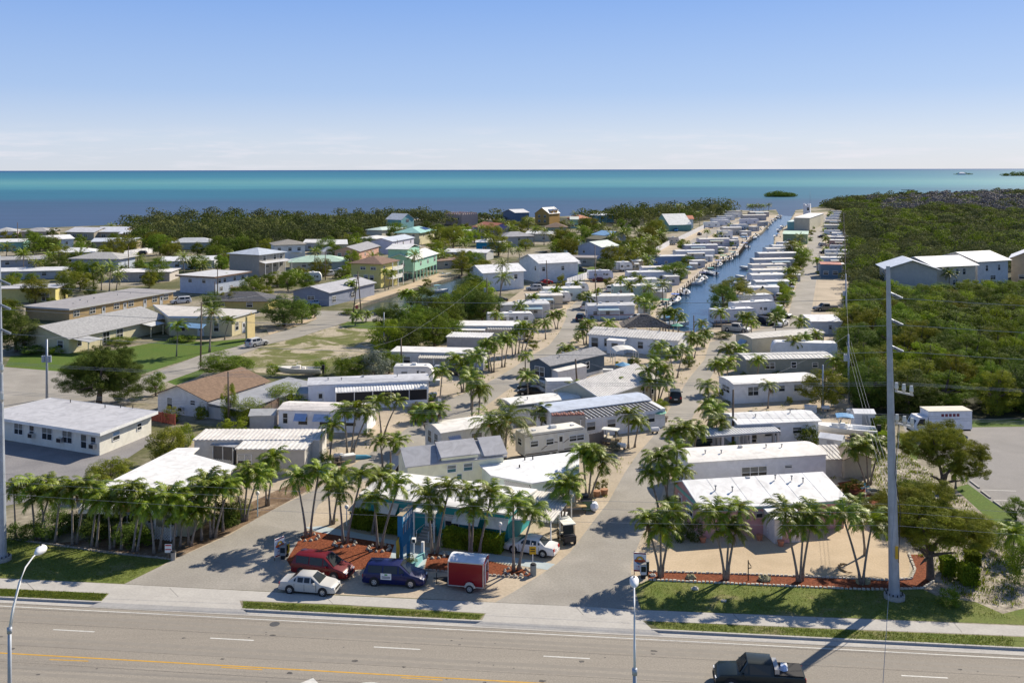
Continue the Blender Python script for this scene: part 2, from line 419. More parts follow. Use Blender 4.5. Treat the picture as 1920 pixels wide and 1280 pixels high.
def polyroof(name,label,cat,pts,z,wall,rc,inset=.5,t=.14,rk='roof',fascia=None,seam=None,zs=None):
 """a flat or gently tilted roof outlined by its corners, with walls below it"""
 P=[G(x,y,(zs[i]if zs else z))for i,(x,y)in enumerate(pts)]
 c=sum((p.xy for p in P),Vector((0,0)))/len(P)
 root=thing(name,label,cat,(c.x,c.y,0))
 Q=[Vector((p.x-c.x,p.y-c.y,p.z))for p in P]
 if sum((Q[i].x*Q[(i+1)%len(Q)].y-Q[(i+1)%len(Q)].x*Q[i].y)for i in range(len(Q)))<0:Q.reverse()
 b=MB();rm=pm(rc,rk);tris=tessellate_polygon([[Vector((q.x,q.y,0))for q in Q]])
 T=[]
 for t_ in tris:
  a,b2,c2=(Q[i]for i in t_)
  T.append([a,b2,c2]if(b2-a).cross(c2-a).z>0 else[c2,b2,a])
 b.thick([[p+Vector((0,0,t))for p in q]for q in T],t,rm);b.obj("roof",root)
 wv=MB();n=len(Q);I=[]
 for i in range(n):
  p,q,r_=Q[i-1].xy,Q[i].xy,Q[(i+1)%n].xy
  d1,d2=(q-p).normalized(),(r_-q).normalized();n1,n2=Vector((-d1.y,d1.x)),Vector((-d2.y,d2.x))
  m_=(n1+n2);m_=m_/max(.3,m_.length_squared/2)if m_.length>1e-3 else n1
  I.append(Vector((*(q+m_*inset),Q[i].z)))
 for i in range(n):
  a,b2=I[i],I[(i+1)%n]
  wv.poly([(a.x,a.y,0),(b2.x,b2.y,0),(b2.x,b2.y,b2.z+.01),(a.x,a.y,a.z+.01)],pm(wall))
 wv.obj("wall",root)
 if fascia:
  fb=MB()
  for i in range(n):
   a,b2=Q[i],Q[(i+1)%n];d=(b2-a).normalized();nrm=Vector((d.y,-d.x,0))*.05
   fb.thick([[a+Vector((0,0,-.22))+nrm,b2+Vector((0,0,-.22))+nrm,b2+Vector((0,0,t+.03))+nrm,a+Vector((0,0,t+.03))+nrm]],.04,pm(fascia),tuple(-nrm*20))
  fb.obj("fascia",root)
 root['pts']=[list(i)for i in I]
 return root,I

def wall_items(root,I,i,items,gm=None):
 """windows and doors on wall i of a polyroof building: (fraction, sill, width, height)"""
 a,b=I[i],I[(i+1)%len(I)];d=(b-a);ang=math.atan2(d.y,d.x)
 for it in items:
  u,z,w_,h_=it[:4];bl=it[4]if len(it)>4 else None
  p=a+d*u;link(win_mesh(w_,h_,z,bl,gm),"window" if z else "door",root,(p.x,p.y,z),ang)

def ac_on(root,I,i,u,z):
 a,b=I[i],I[(i+1)%len(I)];d=b-a;p=a+d*u
 q=MB();q.box(-.4,.4,-.5,.02,0,.55,pm((.6,.6,.58),'metal'));q.box(-.33,.33,-.52,-.5,.06,.5,dark)
 link(q.mesh("air_conditioner"),"air_conditioner",root,(p.x,p.y,z),math.atan2(d.y,d.x))

# ------------------------------------------------------------------ caravans
def wheel_mesh(r=.34,w_=.22,key={}):
 k=(round(r,2),round(w_,2))
 if k in key:return key[k]
 ty,ri=MB(),MB()
 ty.tube([(0,-w_/2,0),(0,-w_/2+.03,0),(0,w_/2-.03,0),(0,w_/2,0)],[r-.04,r,r,r-.04],16,dark)
 for s in(-1,1):
  ri.tube([(0,s*(w_/2-.02),0),(0,s*(w_/2+.012),0)],r*.6,12,chrome)
  for j in range(5):
   a=j*2*math.pi/5;x,z=math.cos(a)*r*.38,math.sin(a)*r*.38
   ri.tube([(x,s*(w_/2),z),(x,s*(w_/2+.02),z)],r*.11,6,dark)
 key[k]=(ty.mesh("tyre",True),ri.mesh("rim"));return key[k]
def wheel(root,x,y,r=.34,w_=.22):
 ty,ri=wheel_mesh(r,w_)
 h=link(None,"wheel",root,(x,y,r));h.empty_display_size=.3
 link(ty,"tyre",h);link(ri,"rim",h);return h

def rv(label,A,B,w_=2.45,h=2.95,nose=1,col=(.76,.75,.72),stripe=(.12,.11,.11),swoosh=0,slide=None,wins=3,group=None,name="travel_trailer",cat="caravan",far=0,ez=0.,awn=None,door=.62):
 a,b_=G(A[0],A[1],ez),G(B[0],B[1],ez);d=b_.xy-a.xy;Lr=d.length;ang=math.atan2(d.y,d.x)
 root=thing(name,label,cat,(a.x,a.y,0),ang,group)
 body=MB();m=pm(col);fl=.55;prof=[]
 r=.25
 # side outline, rounded at the nose when asked
 pts=[(0,fl),(Lr-.2,fl)]
 if nose>0:
  pts+=[(Lr,fl+.25)]+[(Lr-1.1+1.1*math.cos(t)*1.0,fl+.9+(h-fl-.9)*math.sin(t))for t in(0.0,.3,.6,.9,1.2,1.45)]
 else:pts+=[(Lr,fl+.1),(Lr,h-.2),(Lr-.2,h)]
 pts+=[(.25,h),(.06,h-.08),(0,h-.3)]
 n=len(pts)
 for y0,y1 in((0,w_),):
  body.poly([(x,y0,z)for x,z in pts],m);body.poly([(x,y1,z)for x,z in reversed(pts)],m)
  for i in range(n):
   p,q=pts[i],pts[(i+1)%n];body.poly([(p[0],y0,p[1]),(p[0],y1,p[1]),(q[0],y1,q[1]),(q[0],y0,q[1])],m)
 soften(body.obj("body",root).data)
 if stripe:
  s=MB();sm=pm(stripe)
  s.box(.05,Lr-.25,-.012,.02,fl+.1,fl+.22,sm)
  if swoosh:
   for k in range(swoosh):
    x0=Lr*(.25+.3*k);P0=[(x0+(Lr*.32)*t,fl+.45+.15*k+1.1*math.sin(t*2.4)*(.6+.2*k))for t in np.linspace(0,1,8)]
    for(p,q)in zip(P0,P0[1:]):s.thick([[(p[0],-.012,p[1]),(q[0],-.012,q[1]),(q[0],-.012,q[1]+.09),(p[0],-.012,p[1]+.09)]],.02,sm,(0,1,0))
  s.box(.05,Lr*.9,-.008,.02,h-.32,h-.26,sm)
  s.obj("stripe",root)
 for i in range(wins):
  u=(i+.6)/(wins+.2)
  if abs(u-door)<.07:u+=.12
  link(win_mesh(.95,.6,1),"window",root,(u*Lr,0,1.55))
 if not far:
  link(win_mesh(.7,1.8,0,col),"door",root,(door*Lr,0,.7))
  link(win_mesh(1.,.7,1),"window",root,(0,w_/2,1.6),-math.pi/2)
 q=MB();q.box(-.38,.38,-.33,.33,0,.28,trimw);q.box(-.3,.3,-.25,.25,.28,.33,pm((.6,.6,.6)))
 q.obj("roof_air_conditioner",root,loc=(Lr*.5,w_/2,h-.01))
 if not far:
  for u in(.2,.8):
   q=MB();q.box(-.2,.2,-.2,.2,0,.12,pm((.55,.56,.58)));q.obj("roof_hatch",root,loc=(Lr*u,w_*.45,h-.01))
  u=MB();u.box(.2,Lr-.4,.15,w_-.15,.3,fl+.02,dark);u.box(Lr-.3,Lr+.9,w_/2-.06,w_/2+.06,.45,.55,dark);u.obj("chassis",root)
 if slide:
  x0,x1=slide[0]*Lr,slide[1]*Lr;s=MB();s.box(x0,x1,-.8,-.02,.75,h-.45,m);s.box(x0-.03,x1+.03,-.83,0,h-.45,h-.38,trimw);s.obj("slide_out",root)
  link(win_mesh(min(1.5,(x1-x0)*.5),.7,1),"window",root,((x0+x1)/2,-.8,1.5))
 if awn:
  s=MB();s.thick([[(Lr*.15,-2.2,h-.6),(Lr*.85,-2.2,h-.6),(Lr*.85,-.02,h-.15),(Lr*.15,-.02,h-.15)]],.03,pm(awn,'roof'));s.obj("awning",root)
 for dx in(-.45,.45):
  for y in(.14,w_-.14):wheel(root,Lr*.45+dx,y,.34)
 return root

# ------------------------------------------------------------------ cars
CARS={
 # stations: x, half width, belt z, roof z, roof half width   (x forward, 0 = middle)
 'sedan':dict(L=4.7,W=1.8,st=[(-2.35,.72,.62,0),(-2.25,.82,.88,0),(-1.55,.88,.95,0),(-.85,.9,.95,1.40),(.35,.9,.92,1.42),(1.15,.88,.90,0),(1.9,.85,.78,0),(2.28,.74,.62,0),(2.35,.66,.5,0)],wb=(-1.38,1.4),r=.32),
 'minivan':dict(L=5.1,W=1.98,st=[(-2.55,.9,.75,0),(-2.5,.95,1.05,0),(-2.2,.98,1.08,1.70),(.45,.98,1.05,1.74),(1.45,.96,1.02,0),(2.2,.9,.85,0),(2.5,.8,.62,0),(2.55,.7,.5,0)],wb=(-1.55,1.5),r=.35),
 'suv':dict(L=4.7,W=1.85,st=[(-2.35,.84,.8,0),(-2.3,.88,1.05,0),(-1.85,.92,1.1,1.64),(.15,.92,1.06,1.68),(1.0,.9,1.02,0),(1.95,.88,.92,0),(2.3,.8,.68,0),(2.35,.7,.5,0)],wb=(-1.35,1.4),r=.36),
 'pickup':dict(L=5.8,W=2.0,st=[(-2.9,.95,.85,0),(-2.88,.97,1.12,0),(-.9,.98,1.12,0),(-.82,.98,1.15,1.80),(.75,.97,1.12,1.84),(1.35,.96,1.1,0),(2.5,.94,1.02,0),(2.85,.9,.7,0),(2.9,.8,.5,0)],wb=(-1.75,1.85),r=.40),
}
def car_meshes(kind,col,key={}):
 k=(kind,col)
 if k in key:return key[k]
 C=CARS[kind];st=C['st'];m=pm(col,'car');b=MB();g=MB();zb=.24;rings=[]
 for(x,hw,zt,zr)in st:
  zr_=zr if zr else zt;rw=hw*.78 if zr else hw*.93
  rings.append([(x,-hw*.93,zb),(x,-hw,.5),(x,-hw,zt-.08),(x,-hw*.96,zt),(x,-rw,zr_-.05 if zr else zt+.004),(x,-rw*.8,zr_+(.02 if zr else .03)),(x,0,zr_+(.04 if zr else .05)),(x,rw*.8,zr_+(.02 if zr else .03)),(x,rw,zr_-.05 if zr else zt+.004),(x,hw*.96,zt),(x,hw,zt-.08),(x,hw,.5),(x,hw*.93,zb)])
 for a,c in zip(rings,rings[1:]):
  for j in range(12):b.poly([a[j],a[j+1],c[j+1],c[j]][::-1],m)
 b.poly(rings[0][::-1],m);b.poly(rings[-1],m)
 if kind=='pickup':b.box(-2.8,-.98,-.86,.86,1.13,1.185,dark)
 # wheel arches
 for x in C['wb']:
  for s in(-1,1):
   hw=max(q[1]for q in st)
   b.tube([(x,s*(hw-.02),C['r']+.02),(x,s*(hw+.006),C['r']+.02)],C['r']+.07,18,dark)
 # glass: cabin stations
 cab=[i for i,s in enumerate(st)if s[3]];i0,i1=cab[0],cab[-1]
 def pane(P,ins=.06,off=.012):
  P=[Vector(p)for p in P];c=sum(P,Vector())/4;n=(P[1]-P[0]).cross(P[2]-P[0]).normalized()
  if n.dot(c-Vector((0,0,.8)))<0:n=-n
  Q=[p+(c-p).normalized()*ins*1.4+n*off for p in P];g.poly(Q,glass);g.poly([q-n*.004 for q in reversed(Q)],glass)
 for s in(-1,1):
  jb,jt=(3,4)if s<0 else(9,8)
  n=2 if kind=='pickup' else 3
  X=np.linspace(st[i0][0]+.05,st[i1][0]-.02,n)
  def lerp(j,x):
   a,c=rings[i0][j],rings[i1][j];t=(x-a[0])/(c[0]-a[0]);return tuple(a[q]+(c[q]-a[q])*t for q in range(3))
  for xa,xb in zip(X,X[1:]):pane([lerp(jb,xa),lerp(jb,xb),lerp(jt,xb),lerp(jt,xa)],.05,.02)
  # front and rear quarter lights
  a=rings[i1];c=rings[i1+1];tri=[Vector(a[jb]),Vector(c[jb])*.55+Vector(a[jb])*.45,Vector(c[jt])*.5+Vector(a[jt])*.5,Vector(a[jt])]
  pane([tri[0],tri[1],tri[2],tri[3]],.06,.015)
  if kind in('sedan',):
   a=rings[i0];c=rings[i0-1];tri=[Vector(a[jb]),Vector(c[jb])*.4+Vector(a[jb])*.6,Vector(c[jt])*.4+Vector(a[jt])*.6,Vector(a[jt])];pane(tri,.07,.015)
 a,c=rings[i1],rings[i1+1];pane([a[5],a[7],c[8],c[4]],.1,.05)
 a,c=rings[i0],rings[i0-1];pane([a[5],a[7],c[8],c[4]],.1,.05)
 for sx_ in({'pickup':(-.95,.0,.95),'sedan':(-1.0,-.15,.85),'minivan':(-1.1,.3,1.25),'suv':(-1.,.0,.9)}[kind]):
  for s in(-1,1):b.box(sx_-.012,sx_+.012,s*(max(q[1]for q in st)-.02),s*(max(q[1]for q in st)+.004),.34,.86,dark);b.box(sx_-.32,sx_-.16,s*(max(q[1]for q in st)-.02),s*(max(q[1]for q in st)+.025),.74,.78,m)
 b.box(-C['W']*.9,C['W']*.9,-C['W']*.44,C['W']*.44,.16,.3,dark)
 hl=MB();hl.box(-.08,.08,-.17,.17,-.06,.05,lampclear);tl=MB();tl.box(-.05,.06,-.12,.12,-.13,.13,lampred)
 mi=MB();mi.box(-.06,.06,-.1,.1,-.07,.07,m)
 tr=MB();X0,X1=st[0][0],st[-1][0]
 tr.box(X0-.06,X0+.25,-C['W']*.42,C['W']*.42,.28,.5,m);tr.box(X1-.3,X1+.03,-C['W']*.38,C['W']*.38,.25,.44,m);tr.box(X1-.02,X1+.045,-.45,.45,.46,.58,dark);tr.box(X0-.08,X0-.05,-.25,.25,.6,.72,trimw)
 key[k]=tuple(q.mesh(n,sm)for q,n,sm in((b,"body",False),(g,"windows",False),(hl,"headlight",False),(tl,"taillight",False),(mi,"mirror",False),(tr,"bumper",False)))
 soften(key[k][0],.75);return key[k]
def car(label,kind,col,P,Q,near=True,name=None,cat=None,group=None):
 """P, Q: ground points under the rear and the front wheel of the side facing us"""
 a,b_=G(*P),G(*Q);d=b_.xy-a.xy;ang=math.atan2(d.y,d.x);C=CARS[kind]
 mid=(a.xy+b_.xy)/2;nrm=Vector((-math.sin(ang),math.cos(ang)))
 if nrm.dot(mid)<0:nrm=-nrm # away from the camera
 mid=mid+nrm*(C['W']/2 if near else 0)
 nm=name or{'sedan':'parked_car','minivan':'minivan','suv':'suv','pickup':'pickup_truck'}[kind]
 ct=cat or{'sedan':'car','minivan':'minivan','suv':'car','pickup':'pickup truck'}[kind]
 root=thing(nm,label,ct,(mid.x,mid.y,0),ang,group)
 bm_,gm_,hl,tl,mi,tr=car_meshes(kind,col)
 link(bm_,"body",root);link(gm_,"windows",root);link(tr,"bumper",root)
 st=C['st'];x1=st[-2][0];x0=st[0][0]
 for s in(-1,1):
  link(hl,"headlight",root,(x1-.06,s*st[-2][1]*.72,st[-2][2]+.02));link(tl,"taillight",root,(x0+.02,s*st[0][1]*.86,st[0][2]+.05))
  i1=[i for i,q in enumerate(st)if q[3]][-1]
  link(mi,"mirror",root,(st[i1][0]+.35,s*(st[i1][1]+.1),st[i1][2]+.05))
  for x in C['wb']:wheel(root,x,s*(max(q[1]for q in st)-.1),C['r'])
 return root

def golf_cart(label,px,py,ang,col=(.03,.03,.035)):
 c=G(px,py);root=thing("golf_cart",label,"golf cart",(c.x,c.y,0),ang)
 m=pm(col,'car');b=MB();b.box(-1.15,1.05,-.58,.58,.28,.5,m);b.box(.65,1.2,-.55,.55,.4,.85,m);b.box(-1.15,-.5,-.58,.58,.5,.8,m)
 b.thick([[(.65,-.5,.86),(1.2,-.5,.86),(1.2,.5,.86),(.65,.5,.86)]],.1,m);b.obj("body",root)
 s=MB();sm=pm((.55,.5,.4));s.box(-.45,.1,-.52,.52,.7,.85,sm);s.box(-.5,-.38,-.52,.52,.85,1.25,sm);s.box(-1.1,-.6,-.52,.52,.8,.92,sm);s.obj("seat",root)
 r_=MB();rm=pm((.75,.72,.64));r_.box(-1.1,.95,-.6,.6,1.82,1.9,rm);r_.obj("roof",root)
 for x,y in((-.95,-.55),(-.95,.55),(.75,-.55),(.75,.55)):
  p_=MB();p_.tube([(x,y,.5),(x*.95,y,1.83)],.025,6,dark);p_.obj("post",root)
 g=MB();g.thick([[(.72,-.5,.9),(.72,.5,.9),(.6,.5,1.75),(.6,-.5,1.75)]],.01,glass,(1,0,0));g.obj("windscreen",root)
 w_=MB();w_.tube([(.35+.0,.25+.16*math.cos(t),1.02+.16*math.sin(t))for t in np.linspace(0,6.28,12)],.015,5,dark);w_.obj("steering_wheel",root)
 for x in(-.8,.85):
  for y in(-.5,.5):wheel(root,x,y,.24,.2)
 return root

# ------------------------------------------------------------------ boats
def boat(label,px,py,ang,L_=6.5,canopy=None,hull=(.75,.75,.73),zb=-.8,group="boats moored along the canal",cons=True,z=None,root=None,col2=None):
 if root is None:
  c=G(px,py,zb);root=thing("motorboat",label,"boat",(c.x,c.y,zb),ang,group)
 W=L_*.34;b=MB();m=pm(hull);mb_=pm(col2 or(.12,.14,.2));n=7;R0=[]
 for i in range(n):
  t=i/(n-1);x=-L_/2+L_*t;hw=W/2*(1-max(0,(t-.45)/.55)**2.2)*(.9+.1*min(1,t*3));dk=.75+.35*t**2;kz=-.25+.35*max(0,t-.7)/.3
  R0.append([(x,-hw,dk),(x,-hw*.82,.2+.25*t),(x,0,kz if t<1 else .3),(x,hw*.82,.2+.25*t),(x,hw,dk),(x,hw*.8,dk),(x,hw*.72,.35),(x,-hw*.72,.35),(x,-hw*.8,dk)])
 for a,c in zip(R0,R0[1:]):
  for j in range(9):
   if j in(6,):mm=pm((.68,.67,.62))
   else:mm=m
   b.poly([a[j],a[(j+1)%9],c[(j+1)%9],c[j]][::-1],mm)
 b.poly(R0[0][:5],m);b.poly([R0[0][j]for j in(0,4,5,6,7,8)],m)
 # foredeck
 i=5;b.poly([R0[4][8],R0[4][5],R0[5][5],R0[6][0],R0[5][8]],m)
 soften(b.obj("hull",root).data,.8)
 e=MB();e.box(-L_/2-.55,-L_/2-.1,-.2,.2,.55,1.25,dark);e.box(-L_/2-.45,-L_/2-.2,-.08,.08,-.2,.6,dark);e.obj("outboard_motor",root)
 if cons:
  q=MB();q.box(-.3,.35,-.4,.4,.35,1.2,m);q.box(-1.15,-.6,-.45,.45,.35,.95,m);q.thick([[(.35,-.38,1.2),(.35,.38,1.2),(.15,.38,1.6),(.15,-.38,1.6)]],.02,glassb,(1,0,0));q.obj("console",root)
 if canopy:
  q=MB();cm=pm(canopy,'roof')
  P=[[(-1.3+.42*i,-W*.38,2.15+.12*math.sin(i*.628)),(-1.3+.42*(i+1),-W*.38,2.15+.12*math.sin((i+1)*.628)),(-1.3+.42*(i+1),W*.38,2.15+.12*math.sin((i+1)*.628)),(-1.3+.42*i,W*.38,2.15+.12*math.sin(i*.628))]for i in range(5)]
  q.thick(P,.05,cm);q.obj("canopy",root)
  q=MB()
  for x,y in((-1.1,-W*.36),(-1.1,W*.36),(.6,-W*.36),(.6,W*.36)):q.tube([(x*.6,y*.9,.6),(x,y,2.15)],.025,5,steel)
  q.obj("canopy_frame",root)
 return root

# ------------------------------------------------------------------ plants
leafg=mat("leaf_green",(0.195,0.268,0.024),.75,0,col2=(0.073,0.122,0.015),scale=.9,rand=.3,transl=.32,spec=.12)
leafy=mat("leaf_olive",(0.268,0.275,0.027),.75,0,col2=(0.098,0.122,0.017),scale=.8,rand=.3,transl=.32,spec=.12)
leafd=mat("leaf_dark",(0.140,0.195,0.029),.75,0,col2=(0.055,0.091,0.017),scale=.8,rand=.30,transl=.25,spec=.12)
leafb=mat("leaf_bright",(0.305,0.390,0.027),.75,0,col2=(0.122,0.183,0.017),scale=.9,rand=.25,transl=.35,spec=.12)
leafs=mat("leaf_silver",(0.195,0.220,0.159),.6,0,col2=(0.110,0.134,0.098),scale=.9,rand=.15,transl=.2,spec=.3)
palmg=mat("palm_green",(.30,.37,.02),.5,0,col2=(.085,.14,.012),scale=2.5,rand=.25,transl=.25,spec=.3)
palmy=mat("palm_yellow_green",(.22,.20,.03),.45,0,col2=(.08,.12,.02),scale=1.2,rand=.15,transl=.28,spec=.4)
shaft=mat("palm_crownshaft",(.16,.22,.06),.5,.1,3)
LM={'g':leafg,'y':leafy,'d':leafd,'b':leafb,'s':leafs}

def quad_mesh(name,C,U,V,mats_,mi=None):
 """many small leaf quads at once: centres and two half axes"""
 n=len(C);P=np.empty((n,4,3),np.float32)
 P[:,0]=C-U-V*.4;P[:,1]=C+V*-.0-U*.2+V*.9;P[:,2]=C+U+V*.3;P[:,3]=C+U*.2-V*.9
 me=bpy.data.meshes.new(name);me.vertices.add(n*4);me.vertices.foreach_set("co",P.ravel())
 me.loops.add(n*4);me.loops.foreach_set("vertex_index",np.arange(n*4,dtype=np.int32))
 me.polygons.add(n);me.polygons.foreach_set("loop_start",np.arange(n,dtype=np.int32)*4)
 for m in mats_:me.materials.append(m)
 if mi is not None:me.polygons.foreach_set("material_index",np.asarray(mi,np.int32))
 me.update();return me
def rand_dirs(n,up=0.):
 d=rng.normal(size=(n,3));d[:,2]+=up;return d/np.linalg.norm(d,axis=1,keepdims=True)
def leaf_cloud(n,clumps,size,flat=.45,r=(.38,.38,.42),c=(0,0,.50),cr_=.13,low=-.95):
 """unit crown: leaves gathered in clumps through a lumpy ellipsoid"""
 d=rand_dirs(clumps*3);d=d[d[:,2]>low][:clumps];k=len(d)
 rad=rng.uniform(.35,1.18,(k,1))**.6;cc=d*rad*np.array(r)+np.array(c)
 rr=rng.uniform(.6,1.35,k)*cr_
 i=rng.integers(0,k,n);dd=rand_dirs(n);q=rng.uniform(.55,1.05,(n,1))**.5
 C=cc[i]+dd*q*rr[i][:,None]*np.array([1,1,.75])
 nrm=dd*1.1+rand_dirs(n)*.65+np.array([0,0,.35]);nrm /= np.linalg.norm(nrm,axis=1,keepdims=True)
 t=np.cross(nrm,rand_dirs(n));t /= np.linalg.norm(t,axis=1,keepdims=True);s=np.cross(nrm,t)
 sz=size*rng.uniform(.6,1.4,(n,1))
 return C.astype(np.float32),(t*sz).astype(np.float32),(s*sz*.55).astype(np.float32),cc
def limbs(cc,k=7,hb=.0):
 b=MB();b.tube([(0,0,-.02),(.01,.01,.18),(.0,.02,.36)],[.045,.034,.028],8,bark)
 for i in range(k):
  e=Vector(cc[i%len(cc)]);b.tube([(0,.01,.2+.15*(i/k)),Vector((0,0,.34))*.4+e*.5,e],[.022,.014,.005],5,bark,False)
 return b.mesh("trunk")
TREES={}
def tree_variant(sz,leaf,v):
 k=(sz,leaf,v)
 if k not in TREES:
  n,cl,s={'x':(46000,130,.0075),'l':(26000,95,.0095),'m':(9500,64,.0145),'s':(2600,36,.027)}[sz]
  C,U,V,cc=leaf_cloud(n,cl,s,cr_={'x':.085,'l':.10,'m':.12,'s':.14}[sz])
  TREES[k]=(quad_mesh("crown",C,U,V,[LM[leaf]]),limbs(cc,9))
 return TREES[k]
def tree(label,px,py,wpx,hpx,leaf='g',group=None,v=None,name="tree",cat="tree",dz=0.,depth=1.,multi_=()):
 g=G(px,py);s=g.y/FPX;W,H=wpx*s,hpx*s
 sz='x' if wpx>150 else 'l' if wpx>75 else 'm' if wpx>28 else 's'
 v=random.randrange(2 if sz in 'xl' else 3)if v is None else v
 cr_,tr=tree_variant(sz,leaf,v)
 root=thing(name,label,cat,(g.x,g.y,dz),0,group);rz=random.uniform(0,6.28)
 # unit crown is about .95 wide and reaches from .2 to 1.08
 sc=(W/.92,W/.92*depth,H/1.03)
 if multi_:
  for dx,dy,z_,k_,kh in multi_:link(cr_,"crown",root,(dx*W,dy*W,z_*H),random.uniform(0,6.28),(sc[0]*k_,sc[1]*k_,sc[2]*kh))
 else:link(cr_,"crown",root,(0,0,0),rz,sc)
 link(tr,"trunk",root,(0,0,0),rz,(W/.92*.8,W/.92*.8,H/1.03));return root
BUSH={}
def bush(label,px,py,wpx,hpx,leaf='g',group=None,name="bush",cat="bush"):
 g=G(px,py);s=g.y/FPX;W,H=wpx*s,hpx*s
 sz='l' if wpx>60 else 'm' if wpx>25 else 's';v=random.randrange(2);k=(sz,leaf,v)
 if k not in BUSH:
  n,cl,s_={'l':(9000,60,.014),'m':(3000,36,.024),'s':(800,20,.045)}[sz]
  C,U,V,cc=leaf_cloud(n,cl,s_,r=(.36,.36,.42),c=(0,0,.42),cr_=.15,low=-.9)
  BUSH[k]=quad_mesh("foliage",C,U,V,[LM[leaf]])
 root=thing(name,label,cat,(g.x,g.y,0),0,group)
 link(BUSH[k],"foliage",root,(0,0,-.04*H),random.uniform(0,6.28),(W,W,H/.98));return root
def hedge(label,A,B,dep,h,leaf='b',name="hedge",n=None,cat="hedge"):
 a,b_=G(*A),G(*B);d=b_.xy-a.xy;Lr=d.length;ang=math.atan2(d.y,d.x)
 root=thing(name,label,cat,(a.x,a.y,0),ang);n=n or int(min(16000,480*(Lr*h+Lr*dep)))
 C=rng.uniform(0,1,(n,3));f=rng.integers(0,4,n);e=rng.normal(0,.04,n)
 C[f==0,2]=1+e[f==0];C[f==1,1]=0+e[f==1];C[f==2,2]=1+e[f==2]*1.5
 C=C*np.array([Lr,dep,h]);C[:,2]+=.07*np.sin(C[:,0]*2.3)*(C[:,2]>h*.8)
 nrm=rand_dirs(n,.6);t=np.cross(nrm,rand_dirs(n));t /= np.linalg.norm(t,axis=1,keepdims=True);s=np.cross(nrm,t);sz=.07*rng.uniform(.6,1.4,(n,1))
 link(quad_mesh("foliage",C.astype(np.float32),(t*sz).astype(np.float32),(s*sz*.7).astype(np.float32),[LM[leaf]]),"foliage",root)
 q=MB();q.box(.1,Lr-.1,.1,dep-.1,.02,h-.12,LM[leaf]);q.obj("branches",root);return root

def frond_pts(Lf,up,curl,n):
 P=[Vector((0,0,0))];a=up
 for i in range(n):P.append(P[-1]+Vector((math.cos(a),0,math.sin(a)))*Lf/n);a-=curl/n*(.6+.8*i/n)
 return P
def palm_crown(kind,nf,leaf_m,detail):
 C,F,M=[],[],[]
 V_=[];Fc=[];mi=[]
 def quad(a,b,c,d,m=0):
  k=len(V_);V_.extend([a,b,c,d]);Fc.append((k,k+1,k+2,k+3));mi.append(m)
 for f in range(nf):
  az=f*2.39996+random.uniform(-.25,.25);t=f/nf
  if kind=='short':Lf=random.uniform(1.7,2.15);up=1.25-1.45*t+random.uniform(-.1,.1);curl=random.uniform(1.5,2.1)
  elif kind=='coco':Lf=random.uniform(3.4,4.3);up=1.3-1.75*t+random.uniform(-.1,.1);curl=random.uniform(1.2,1.8)
  else:Lf=random.uniform(1.1,1.5);up=1.3-1.9*t;curl=.5
  n=7 if detail else 4;P=frond_pts(Lf,up,curl,n);ca,sa=math.cos(az),math.sin(az)
  rot=lambda p:Vector((p.x*ca-p.y*sa,p.x*sa+p.y*ca,p.z))
  for i in range(n):
   w_=.03*(1-i/n)+.008;a,b=P[i],P[i+1];quad(rot(a+Vector((0,-w_,0))),rot(b+Vector((0,-w_,0))),rot(b+Vector((0,w_,0))),rot(a+Vector((0,w_,0))),1)
  m_=(30 if kind=='coco' else 23)if detail else 9
  mat_i=2 if(kind=='coco' and t>.62)or(kind=='short' and random.random()<.1)else 0
  for j in range(m_):
   s=.08+.92*(j+.5)/m_;q=s*n;i=min(int(q),n-1);p=P[i].lerp(P[i+1],q-i);d=(P[i+1]-P[i]).normalized()
   ll=Lf*(.34 if kind!='coco' else .22)*math.sin(.35+2.5*s)**.7*random.uniform(.85,1.15);wd=Lf*(.021 if detail else .055)*(1.1 if kind!='coco' else .6)
   for sg in(-1,1):
    e=p+d*ll*.55+Vector((0,sg*ll*.72,-ll*random.uniform(.15,.55 if kind!='coco' else .8)))
    mid=p.lerp(e,.5)+Vector((0,0,ll*.10))
    quad(rot(p-d*wd),rot(mid-d*wd*.8),rot(mid+d*wd*.8),rot(p+d*wd),mat_i);quad(rot(mid-d*wd*.8),rot(e-d*wd*.15),rot(e+d*wd*.15),rot(mid+d*wd*.8),mat_i)
 me=bpy.data.meshes.new("crown");me.from_pydata([tuple(v)for v in V_],[],Fc)
 for m in(leaf_m,shaft,palmy):me.materials.append(m)
 me.polygons.foreach_set("material_index",mi);me.update();return me
PALMS={}
